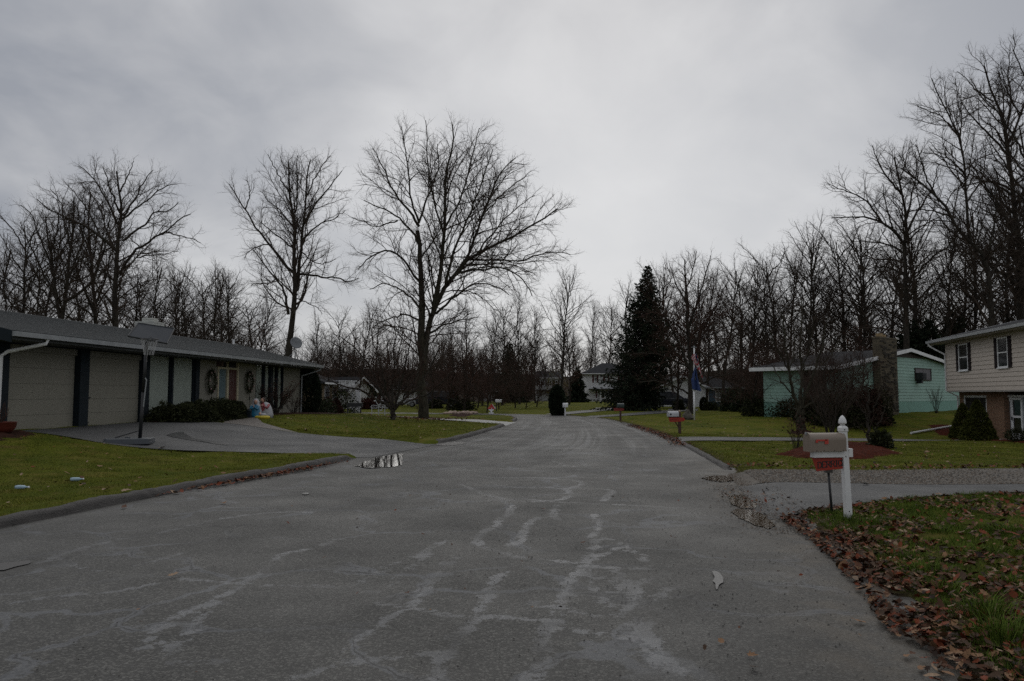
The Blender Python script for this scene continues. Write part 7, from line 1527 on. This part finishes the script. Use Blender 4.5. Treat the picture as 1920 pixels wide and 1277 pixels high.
b.build('sleeves', M_FR, t, True); MB().ball(g2_ + Vector((-.06, -.26, .52)), .03, .03, .05, 7, 6).build('hands', M_SKIN, t, True)
g3 = GP(492, 785, 24); t = thing('crib_figure', 'yellow straw crib with a small white swaddled infant figure', 'nativity figure', g3, 'nativity figures before the low house')
robe(MB(), g3, [(.30, -.01), (.33, .05), (.30, .10), (.22, .12)], 1, .6).build('crib', M_FY, t, True); MB().ball(g3 + Vector((.03, -.02, .15)), .16, .08, .07, 10, 8).build('swaddling', M_FW, t, True); MB().ball(g3 + Vector((-.1, -.03, .20)), .055, .055, .055, 10, 8).build('face', M_SKIN, t, True)
g4 = GP(467, 784, 24); t = thing('garden_lantern', 'small dark blue lantern left of the blue robed figure', 'lantern', g4); MB(Frame(g4, (1, 0), (0, -1))).box(-.08, .08, -.08, .08, 0, .3).build('case', M_NAVY, t); MB().lathe(g4 + Vector((0, 0, .3)), [(.11, 0), (.03, .09)], 8).build('cap', M_NAVY, t)

# ------------------------------------------------------------------ vehicles
M_CARD = mat('dark_navy_paint', (.006, .008, .013), .35, .1, 3, spec=.25, coat=.12); M_TYRE = mat('tyre', (.014, .014, .014), .8); M_RIM = mat('rim_alloy', (.30, .31, .32), .35, metal=.4)
def car(name, g, heading, label, cat, prof, L, Wd, glass, wheels, wr=.33):
    """prof: side outline (x, z) going round; extruded with tucked-in cabin"""
    t = thing(name, label, cat, g); a = heading; fr = Frame(g, (math.cos(a), math.sin(a)), (math.sin(a), -math.cos(a))); g0 = fr
    def ring(off, k):
        out_ = []
        for x, z in prof: tuck = max(0, z - .95) * .22; out_.append(fr(x, off * (Wd / 2 - tuck - k), z))
        return out_
    b = MB(); secs = [ring(-1, 0), ring(-1, -.0), ring(1, 0)]; A = [b.pt(p) for p in ring(-1, .05)]; A2 = [b.pt(p + fr.n * 0) for p in ring(-1, 0)]; B2_ = [b.pt(p) for p in ring(1, 0)]; B1 = [b.pt(p) for p in ring(1, .05)]; m = len(prof)
    for j in range(m):
        k = (j + 1) % m; b.face((A2[j], A2[k], B2_[k], B2_[j]))
    b.face(A2[::-1]); b.face(B2_); b.build('body', M_CARD, t, bevel=.05)
    for poly in glass:
        for s in (-1, 1):
            pts = [fr(x, s * (Wd / 2 - max(0, z - .95) * .22 + .006), z) for x, z in poly]; MB().poly(pts, fr.n * s * .008).build('side_window', M_GLASS, t)
    for x in wheels:
        for s in (-1, 1):
            c = fr(x, s * (Wd / 2 - .08), wr); w_ = thing('wheel', None, None) if False else None
            ax = fr.n * s
            def disc(b, r, d0, d1, n=18):
                e1 = fr.u; e2 = Vector((0, 0, 1)); R0 = [b.pt(c + ax * d0 + (e1 * math.cos(q) + e2 * math.sin(q)) * r) for q in [2 * PI * j / n for j in range(n)]]; R1_ = [b.pt(c + ax * d1 + (e1 * math.cos(q) + e2 * math.sin(q)) * r) for q in [2 * PI * j / n for j in range(n)]]
                for j in range(n): b.face((R0[j], R0[(j + 1) % n], R1_[(j + 1) % n], R1_[j]))
                b.face(R0[::-1]); b.face(R1_); return b
            wo = disc(MB(), wr, -.12, .10).build('wheel', M_TYRE, t, bevel=.02); ro_ = disc(MB(), wr * .62, .10, .115)
            ro_.build('rim', M_RIM, wo); bb = MB()
            for q in range(5): an = 2 * PI * q / 5; d_ = fr.u * math.cos(an) + Vector((0, 0, math.sin(an))); bb.tube([c + ax * .125 + d_ * .05, c + ax * .12 + d_ * wr * .58], .03, 4)
            bb.build('spokes', M_BLACK, wo)
    return t, fr
g = P(1253, 740, 82); g.z = Hs(g.x, g.y) + .02
vp = [(-2.4, .35), (-2.45, .8), (-2.4, 1.1), (-2.2, 1.62), (-1.9, 1.74), (.2, 1.76), (.7, 1.66), (1.5, 1.12), (2.25, .98), (2.42, .8), (2.42, .35)]
VN, fv = car('minivan', g, math.radians(-6), 'dark minivan parked behind the big spruce, facing right', 'car', vp, 4.9, 1.85, [[(-2.1, 1.12), (-2.0, 1.58), (-1.0, 1.62), (-1.0, 1.12)], [(-.9, 1.12), (-.9, 1.62), (.1, 1.62), (.25, 1.12)], [(.38, 1.12), (.28, 1.6), (.62, 1.54), (1.2, 1.12)]], (-1.5, 1.55))
MB(fv).box(2.34, 2.44, -.85, -.5, .7, .85).build('headlight', M_GUTTER, VN); MB(fv).box(2.34, 2.44, .5, .85, .7, .85).build('headlight', M_GUTTER, VN); MB(fv).box(-2.3, 1.3, .905, .93, 1.03, 1.06).build('trim_strip', M_GUTTER, VN)
g = P(820, 740, 86); g.z = Hs(g.x, g.y) + .02
pp_ = [(-2.6, .4), (-2.65, .8), (-2.6, 1.12), (-.7, 1.15), (-.6, 1.7), (-.4, 1.78), (.6, 1.76), (1.05, 1.2), (2.3, 1.05), (2.5, .85), (2.5, .4)]; pp_ = [(-x, z) for x, z in pp_][::-1]
PK, fk = car('suv', g, math.radians(4), 'dark blue sport utility vehicle parked beyond the tall forked tree', 'car', [(-2.3, .4), (-2.35, .95), (-2.2, 1.1), (-1.35, 1.22), (-.95, 1.75), (-.7, 1.85), (1.9, 1.84), (2.2, 1.2), (2.3, .9), (2.3, .4)], 4.7, 1.9, [[(-1.15, 1.22), (-.8, 1.7), (-.1, 1.72), (-.1, 1.22)], [(0, 1.22), (0, 1.72), (.95, 1.72), (1.0, 1.22)], [(1.08, 1.22), (1.05, 1.7), (1.85, 1.7), (1.98, 1.22)]], (-1.45, 1.4), .38)
MB(fk).box(-2.38, -2.28, -.85, -.55, .8, .98).build('headlight', M_GUTTER, PK); MB(fk).box(-2.38, -2.28, .55, .85, .8, .98).build('headlight', M_GUTTER, PK)
# second far car, silver, its bonnet showing left of the dark one
g = P(795, 740, 92); g.z = Hs(g.x, g.y) + .02
MC0 = M_CARD; M_CARD = mat('silver_paint', (.30, .31, .33), .3, .08, 3, coat=.5)
SV, fs = car('sedan', g, math.radians(3), 'silver car glimpsed left of the dark sport utility vehicle', 'car', [(-2.2, .35), (-2.25, .75), (-2.1, .92), (-1.2, 1.0), (-.6, 1.4), (.7, 1.42), (1.3, 1.02), (2.1, .95), (2.2, .7), (2.2, .35)], 4.4, 1.75, [[(-1.0, 1.0), (-.5, 1.35), (0, 1.36), (0, 1.0)], [(.08, 1.0), (.08, 1.36), (.65, 1.36), (1.1, 1.0)]], (-1.35, 1.35), .31); M_CARD = MC0
# street lamp head glimpsed in the wood
q = P(921, 674, 95); SLp = thing('street_lamp', 'slim street lamp with a pale head standing in the far wood', 'street lamp', (q.x - 1.2, q.y, Hs(q.x - 1.2, q.y)))
MB().tube([Vector((q.x - 1.2, q.y, Hs(q.x - 1.2, q.y))), Vector((q.x - 1.2, q.y, q.z - .2)), Vector((q.x - .2, q.y, q.z))], .05, 6).build('pole', M_BLACK, SLp); MB().ball(q, .32, .16, .10, 10, 6).build('lamp_head', M_GUTTER, SLp, True)

# ------------------------------------------------------------------ distant wood as one mass
def far_wood():
    R_ = np.random.default_rng(90); n = 900; a = R_.uniform(-.85, .85, n); d = R_.uniform(188, 300, n); x = d * np.sin(a); y = d * np.cos(a); ht = R_.uniform(8, 15, n)
    z = H(x, y); P0 = np.stack([x, y, z], 1); Pb, Rb = grow(P0, np.tile([0, 0, 1.], (n, 1)), ht, np.full(n, .11), 4, .16, .2, R_, .3)
    p, D, L, R = spawn(Pb, Rb, .85, .15, R_, lambda Lp, t: .36 * Lp * (1 - t) ** .6 + .8, 52, 14, .1, .012, .03); P2, R2 = grow(p, D, L, R, 2, .12, .3, R_, .3)
    V, Q = tube_arrays([(Pb, Rb, 3), (P2, R2, 3)]); tag(mobj('distant_wood', mesh_arrays('distant_wood', V, quads=Q, mat=M_TWIG)), 'far brown wood behind the houses', None, kind='stuff')
far_wood()

# ------------------------------------------------------------------ grass
def blades(name, xs, ys, h, wd, m, seed, zoff=0):
    R_ = np.random.default_rng(seed); n = len(xs); z = H(xs, ys) + zoff + (vnoise(xs, ys, 1.1, 1) - .5) * .05; a = R_.uniform(0, 2 * PI, n); hh_ = h * R_.uniform(.5, 1.3, n) * (.55 + .9 * vnoise(xs, ys, 2.2, 61)); ln = R_.uniform(.1, .9, n) * hh_
    b = R_.uniform(0, 2 * PI, n); c = np.stack([xs, ys, z - .01], 1); w = np.stack([np.cos(a), np.sin(a), 0 * a], 1) * wd; tp_ = c + np.stack([np.cos(b) * ln, np.sin(b) * ln, hh_], 1)
    V = np.stack([c - w, c + w, tp_], 1).reshape(-1, 3); o = mobj(name, mesh_arrays(name, V, tris=np.arange(3 * n).reshape(-1, 3), mat=m)); tag(o, kind='stuff'); return o
M_GR1 = foliage_mat('grass_blades', (.055, .070, .009), (.180, .190, .028), .9); M_GR2 = foliage_mat('lush_grass_blades', (.034, .060, .008), (.130, .185, .026), 1.6)
def scatter_region(n, x0, x1, y0, y1, cond, seed, bias=1.0):
    R_ = np.random.default_rng(seed); x = R_.uniform(x0, x1, n); y = y0 + (y1 - y0) * R_.random(n) ** bias; ok = cond(x, y); return x[ok], y[ok]
def grass_ok(left_side, lo=.12):
    def f(x, y):
        px = x / y * F + 960; s, lf = road_s(x, y); return (s > lo) & (lf == left_side) & (px > -700) & (px < 2700) & (carve(x, y) < .15)
    return f
x, y = scatter_region(290000, -14, -3, 5, 30, grass_ok(True, .24), 1, 1.15); blades('grass', x, y, .032, .006, M_GR1, 1)
x, y = scatter_region(260000, 1.2, 12.5, 1.8, 13.4, lambda x, y: grass_ok(False, .25)(x, y) & (vnoise(x, y, 1.6, 33) + .5 * vnoise(x, y, 5, 34) > .42), 2, 1.0); blades('grass', x, y, .058, .0042, M_GR2, 2)
x, y = scatter_region(170000, 4, 25, 15.5, 32, grass_ok(False, .25), 3, 1.1); blades('grass', x, y, .04, .008, M_GR1, 3)
x, y = scatter_region(40000, -12, 0, 27, 46, grass_ok(True, .25), 4, 1.1); blades('grass', x, y, .04, .012, M_GR1, 4)
# long tufts on the near bank
for k, (px, py, n, r) in enumerate(((1880, 1205, 260, .08), (1850, 1165, 260, .08), (1770, 1110, 120, .07), (1700, 1050, 120, .06), (1760, 1000, 120, .07), (1840, 1040, 130, .07), (1810, 960, 120, .08), (1900, 1100, 150, .07), (1660, 1015, 90, .05), (1640, 985, 220, .09), (1740, 1075, 250, .1), (1890, 1000, 250, .12), (1590, 978, 260, .09), (1562, 968, 160, .06))):
    g = GP(px, py, 2.5); R_ = np.random.default_rng(k); xs = g.x + R_.normal(0, r, n); ys = g.y + R_.normal(0, r * .8, n); z = H(xs, ys); a = R_.uniform(0, 2 * PI, n); hh_ = (.20 if k < 2 else .12) * R_.uniform(.5, 1.2, n)
    dx = (xs - g.x) / r * .5 + R_.normal(0, .35, n); dy = (ys - g.y) / r * .4 + R_.normal(0, .35, n); c = np.stack([xs, ys, z - .01], 1); w = np.stack([np.cos(a), np.sin(a), 0 * a], 1) * .003
    m1 = c + np.stack([dx * hh_ * .35, dy * hh_ * .35, hh_ * .65], 1); tp_ = c + np.stack([dx * hh_, dy * hh_, hh_ * .85], 1)
    V = np.stack([c - w, c + w, m1 + w * .8, m1 - w * .8, tp_], 1).reshape(-1, 3); i5 = np.arange(n)[:, None] * 5
    o = mobj('grass_tuft', mesh_arrays('grass_tuft', V, quads=i5 + [[0, 1, 2, 3]], tris=i5 + [[3, 2, 4]], mat=M_GR2)); tag(o, kind='stuff')

# ------------------------------------------------------------------ fallen leaves
def leaf_shape(kind, R_):
    if kind == 0: ang = [0, 22, 38, 62, 78, 104, 125, 150, 180]; rad = [1, .52, .88, .42, .80, .36, .55, .3, .28]       # pointed lobes
    elif kind == 1: ang = [0, 18, 34, 55, 70, 100, 118, 150, 180]; rad = [1, .75, .82, .45, .62, .34, .46, .26, .5]
    else: ang = [0, 20, 45, 75, 105, 135, 160, 180]; rad = [1, .82, .62, .5, .47, .5, .6, .72]
    pts = [(math.radians(a), r) for a, r in zip(ang, rad)]; pts += [(-math.radians(a), r * R_.uniform(.85, 1.1)) for a, r in list(zip(ang, rad))[-2:0:-1]]
    V = [(0, 0, 0)]; cu = R_.uniform(.15, .5); cv_ = R_.uniform(-.3, .5)
    for a, r in pts: x, y = r * math.cos(a), r * math.sin(a) * .85; V.append((x, y, cu * y * y * 1.2 + cv_ * x * x * .5 + R_.uniform(-.05, .05)))
    n = len(pts); return np.array(V), np.array([(0, i + 1, (i + 1) % n + 1) for i in range(n)])
Rl = random.Random(3); SHAPES = [leaf_shape(k % 3, Rl) for k in range(9)]
LC = [('tan', (.19, .105, .055)), ('brown', (.080, .036, .020)), ('russet', (.145, .034, .013)), ('purplish brown', (.060, .036, .022)), ('pale', (.26, .18, .12)), ('dark', (.024, .014, .010))]
LM_ = [mat('leaf_' + n.replace(' ', '_'), c, .7, .4, 12, spec=.15) for n, c in LC]
def leaf_place(x, y, R_, size, lift=0.0, road=False):
    zg = .012 if road else Hs(x, y) + .02; return (x, y, zg + lift)
LMESH = {}
for si, (V, T) in enumerate(SHAPES):
    for ci in range(6): LMESH[si, ci] = None
def near_leaf_mesh(si, ci):
    if LMESH[si, ci] is None:
        V, T = SHAPES[si]; V = V * [1, 1, 1]; me = mesh_arrays('leaf', V, tris=T, mat=LM_[ci]); LMESH[si, ci] = me
    return LMESH[si, ci]
TUFT = GP(1880, 1205, 2.5)
cand = []; R_ = np.random.default_rng(19)
xs = R_.uniform(1.2, 12, 90000); ys = R_.uniform(1.5, 13, 90000); s, lf = road_s(xs, ys)
dens = .9 * np.clip(.85 - .22 * s, .30, 1) * (s > -.12) * (~lf); patch = vnoise(xs, ys, 1.3, 41) * .7 + vnoise(xs, ys, 4, 42) * .5; dens = dens * np.clip(patch * 2 - .55, .05, 1.3) * (1 + 1.2 * np.exp(-((s - .2) / .3) ** 2))
px = xs / ys * F + 960; ok = (R_.random(90000) < dens) & (carve(xs, ys) < .3) & (s < 8)
xs, ys, s = xs[ok], ys[ok], s[ok]; keep = R_.permutation(len(xs))[:19000]; xs, ys = xs[keep], ys[keep]
o_ = np.argsort(ys - .25 * xs); xs, ys = xs[o_], ys[o_]; vis = (xs / ys * F + 960 < 1925) & (ys > 3.95)
ni = np.where(vis)[0][:276]; rest = np.setdiff1d(np.arange(len(xs)), ni)
from mathutils import Euler
names = {0: 'tan lobed leaf', 1: 'brown curled leaf', 2: 'russet leaf', 3: 'purplish brown leaf', 4: 'pale buff leaf', 5: 'dark wet leaf'}
for k in ni:
    ci = int(R_.choice(6, p=[.14, .26, .26, .20, .06, .08])); o = bpy.data.objects.new('fallen_leaf', near_leaf_mesh(int(R_.integers(9)), ci)); link(o)
    sz = R_.uniform(.032, .058); x, y = float(xs[k]), float(ys[k]); o.location = (x, y, Hs(x, y) + R_.uniform(.02, .05)); o.scale = (sz, sz, sz); o.rotation_euler = (R_.normal(0, .35), R_.normal(0, .35), R_.uniform(0, 6.28))
    pxk = x / y * F + 960; pyk = 638.5 + F * math.tan(math.atan2(1.6, y) + PITCH); sk = float(road_s(np.array([x]), np.array([y]))[0][0]); dp = math.hypot(x - gp.x, y - gp.y)
    wh = 'beside the foot of the white post' if dp < .7 else ('beside the long grass tuft' if math.hypot(x - TUFT.x, y - TUFT.y) < .42 else ('along the bottom border of the picture' if pyk > 1215 else ('in the near drift below the tuft' if sk < .5 and y < 5 else ('in the bottom right corner of the bank' if pxk > 1780 and pyk > 1130 else ('at the right border of the picture' if pxk > 1840 else ('on the asphalt rim of the bank' if sk < .12 else ('in the drift along the road edge' if sk < .45 else ('in the grass between post and tuft' if y < 7 else 'in the grass right of the white post'))))))))
    tag(o, names[ci] + ' lying ' + wh, 'leaf', 'fallen leaves on the near right bank')
def leaf_mass(name, x, y, size, seed, road=False, tilt=.4, pal=(.14, .28, .24, .20, .05, .09), z0=.02, zj=.03):
    R_ = np.random.default_rng(seed); n = len(x); si = R_.integers(0, 9, n); z = (np.full(n, .008) if road else H(x, y)) + z0 + R_.uniform(0, zj, n); Vs, Ts, Mi, off = [], [], [], 0
    for k in range(9):
        m = np.where(si == k)[0]; V, T = SHAPES[k]; a = R_.uniform(0, 6.28, len(m)); sz = size * R_.uniform(.6, 1.35, len(m)); tx, ty = R_.normal(0, tilt, len(m)), R_.normal(0, tilt, len(m))
        c, s_ = np.cos(a)[:, None], np.sin(a)[:, None]; X_ = V[None, :, 0] * c - V[None, :, 1] * s_; Y_ = V[None, :, 0] * s_ + V[None, :, 1] * c; Z_ = V[None, :, 2] + X_ * tx[:, None] + Y_ * ty[:, None]
        Wv = np.stack([x[m][:, None] + X_ * sz[:, None], y[m][:, None] + Y_ * sz[:, None], z[m][:, None] + Z_ * sz[:, None]], -1); nv = len(V)
        Vs.append(Wv.reshape(-1, 3)); Ts.append((T[None] + (np.arange(len(m)) * nv)[:, None, None] + off).reshape(-1, 3)); Mi.append(np.repeat(R_.choice(6, len(m), p=pal), len(T))); off += len(m) * nv
    me = mesh_arrays(name, np.concatenate(Vs), tris=np.concatenate(Ts), mats=LM_, qmi=np.concatenate(Mi)); tag(mobj(name, me), kind='stuff')
leaf_mass('leaf_litter', xs[rest], ys[rest], .042, 1)
x, y = scatter_region(30000, 4, 20, 15.8, 24, lambda x, y: grass_ok(False, .1)(x, y) & (np.random.default_rng(1).random(len(x)) < np.exp(-(np.abs(y - 16.9 - .05 * x)) / .22) * .5 + .008), 5); leaf_mass('leaf_litter', x, y, .05, 2)
x, y = scatter_region(1300, -13, -3, 8.5, 30, grass_ok(True, .25), 6); leaf_mass('lawn_leaves', x[:170], y[:170], .055, 3, pal=(.36, .14, .12, .08, .27, .03), tilt=.3)
x, y = scatter_region(1400, -12, 22, 28, 48, lambda x, y: (road_s(x, y)[0] > .3) & (carve(x, y) < .2), 7); leaf_mass('lawn_leaves', x[:420], y[:420], .07, 4, pal=(.36, .14, .12, .08, .27, .03), tilt=.3)
x, y = scatter_region(3000, 4, 20, 17, 34, grass_ok(False, .3), 17); leaf_mass('lawn_leaves', x[:200], y[:200], .06, 14, pal=(.36, .14, .12, .08, .27, .03), tilt=.3)
# drifts against the kerb and along the right edge farther on
Lr2 = Lr[(Lr[:, 1] > 12.2) & (Lr[:, 1] < 18.6)]; R_ = np.random.default_rng(8); k = R_.integers(0, len(Lr2), 620); w_ = np.exp(-((Lr2[k, 1] - 15.4) / 2.2) ** 2); kk = R_.random(620) < w_; x = Lr2[k, 0][kk] + .06 + np.abs(R_.normal(0, .10, kk.sum())); y = Lr2[k, 1][kk]; leaf_mass('kerb_leaves', x, y, .055, 9, True, pal=(.15, .35, .28, .14, .02, .06))
Rr2 = Rr[(Rr[:, 1] > 24) & (Rr[:, 1] < 40)]; k = R_.integers(0, len(Rr2), 1500); x = Rr2[k, 0] + R_.normal(0, .16, 1500); y = Rr2[k, 1]; leaf_mass('roadside_leaves', x, y, .045, 10, True, pal=(.08, .32, .30, .16, .02, .12))
k = R_.integers(0, 400, 900); x = base.x + R_.normal(0, 1.6, 500); y = base.y + R_.normal(0, 1.6, 500); leaf_mass('tree_foot_leaves', x, y, .08, 11)
x = R_.uniform(-3.5, 3.2, 70); y = R_.uniform(4.5, 14, 70); leaf_mass('road_debris', x, y, .022, 12, True, pal=(.2, .3, .2, .1, .05, .15))
# single leaves and scraps on the road and the near lawn
for k, (px, py, sz, ci, lb, rd) in enumerate(((1407, 1237, .055, 0, 'tan leaf on the asphalt near the bottom edge, below the wet patch', 1), (1352, 1212, .05, 0, 'torn tan leaf on the asphalt left of the lone tan leaf', 1), (1612, 1172, .06, 0, 'long tan leaf on the asphalt nearest the leafy bank', 1), (1415, 1262, .05, 3, 'grey-brown leaf at the bottom edge of the road', 1),
        (762, 1118, .05, 1, 'small brown leaf on the road left of the middle', 1), (1092, 1022, .04, 1, 'small brown leaf on the road above the cracks', 1), (1138, 894, .05, 1, 'small dark leaf on the road near the far cracks', 1), (1020, 957, .05, 2, 'small rust leaf on the road at the centre', 1), (1700, 1240, .05, 0, 'tan leaf at the silty right road edge', 1),
        (418, 946, .10, 0, 'tan oak leaf on the road below the kerb', 1), (320, 1084, .07, 4, 'pale leaf on the road at the lower left', 1), (232, 954, .08, 1, 'brown leaf lying against the kerb', 1), (1625, 912, .12, 5, 'dark wet leaf on the right driveway', 0), (1490, 946, .06, 4, 'pale leaf on the driveway left of the black stake', 0),
        (198, 922, .13, 4, 'large pale leaf on the left lawn nearest the kerb', 0), (232, 924, .12, 4, 'second large pale leaf beside the kerb on the left lawn', 0), (187, 878, .13, 0, 'upright curled tan leaf on the left lawn', 0), (130, 906, .10, 0, 'tan leaf near the blue bottle on the left lawn', 0), (304, 842, .16, 4, 'pale leaf on the grass right of the hoop base', 0))):
    g = GP(px, py, 3); o = bpy.data.objects.new('fallen_leaf', near_leaf_mesh(k % 9, ci)); link(o); o.location = (g.x, g.y, (.022 if rd else g.z + .035)); o.scale = (sz,) * 3; o.rotation_euler = (.15, -.1, k * 1.3); tag(o, lb, 'leaf', 'single fallen leaves')
for px, py, lb, rz in ((143, 904, 'crushed pale blue plastic bottle on the left lawn, right one', .3), (40, 919, 'pale blue bit of litter on the left lawn, left one', .1)):
    g = GP(px, py, 5); t = thing('litter_bottle', lb, 'bottle', g); d_ = Vector((math.cos(rz), math.sin(rz), 0)); c = g + Vector((0, 0, .045)); MB().tube([c - d_ * .09, c - d_ * .05, c + d_ * .04, c + d_ * .07, c + d_ * .1], [.028, .034, .030, .014, .012], 10).build('body', mat('pale_blue_plastic', (.30, .42, .50), .3), t, True); MB().tube([c + d_ * .1, c + d_ * .118], .016, 8).build('cap', M_WHITE, t)
# loose stones of the gravel verge and the silted corner
R_ = np.random.default_rng(21); a_, b_ = np.array(STRIPS['gravel_verge'][0]), np.array(STRIPS['gravel_verge'][1]); n = 16000; k = R_.random(n) ** 1.4 * .99; tt = np.linspace(0, 1, len(a_)); u = R_.uniform(-.02, 1.03, n)[:, None]
pa_ = np.stack([np.interp(k, tt, a_[:, j]) for j in (0, 1)], 1); pb_ = np.stack([np.interp(k, tt, b_[:, j]) for j in (0, 1)], 1); xy = pa_ * (1 - u) + pb_ * u
n2 = 3500; kx2 = R_.uniform(9, 15.5, n2); xe = np.interp(kx2, Rr[:400, 1], Rr[:400, 0]); xy = np.vstack([xy, np.stack([xe + R_.normal(-.1, .28, n2), kx2], 1)]); n = len(xy)
s_g, _ = road_s(xy[:, 0], xy[:, 1]); zq = np.where(s_g < .3, .008, H(xy[:, 0], xy[:, 1]) + .018); r = R_.uniform(.008, .024, n) * np.where(np.arange(n) < 16000, 1, .6); o7 = np.array([(1, 0, 0), (0, 1, 0), (-1, 0, 0), (0, -1, 0), (0, 0, .8)]); T7 = np.array([(0, 1, 4), (1, 2, 4), (2, 3, 4), (3, 0, 4)])
V = np.stack([xy[:, 0], xy[:, 1], zq], 1)[:, None] + o7[None] * (r[:, None, None] * R_.uniform(.6, 1.3, (n, 5, 1)))
tag(mobj('gravel_stones', mesh_arrays('gravel_stones', V.reshape(-1, 3), tris=(T7[None] + (np.arange(n) * 5)[:, None, None]).reshape(-1, 3), mats=[mat('stone_grey', (.16, .145, .125), .8), mat('stone_brown', (.085, .062, .042), .8), mat('stone_dark', (.035, .032, .028), .8)], qmi=np.repeat(R_.choice(3, n, p=(.35, .35, .3)), 4))), kind='stuff')
x = R_.uniform(3.2, 4.2, 160); y = R_.uniform(10.2, 13, 160); leaf_mass('puddle_leaves', x - (y - 10) * .0, y, .03, 22, True)
# grit on the road, right side
R_ = np.random.default_rng(12); n = 2600; x = R_.uniform(-3.0, 3.4, n); y = 3.6 + R_.random(n) ** 1.5 * 9; s, lf = road_s(x, y); k = (s < .05) & (R_.random(n) < (.25 + .75 * sstep(x, -1, 1.2)) * (vnoise(x, y, .8, 55) > .35)); x, y = x[k], y[k]; n = len(x); r = R_.uniform(.003, .009, n)
o6 = np.array([(1, 0, 0), (0, 1, 0), (-1, 0, 0), (0, -1, 0), (0, 0, 1)]); V = np.stack([x, y, np.full(n, .006)], 1)[:, None] + o6[None] * (r[:, None, None] * R_.uniform(.7, 1.2, (n, 5, 1))); T = np.array([(0, 1, 4), (1, 2, 4), (2, 3, 4), (3, 0, 4)])
tag(mobj('grit', mesh_arrays('grit', V.reshape(-1, 3), tris=(T[None] + (np.arange(n) * 5)[:, None, None]).reshape(-1, 3), mat=mat('black_grit', (.020, .018, .016), .7))), kind='stuff')
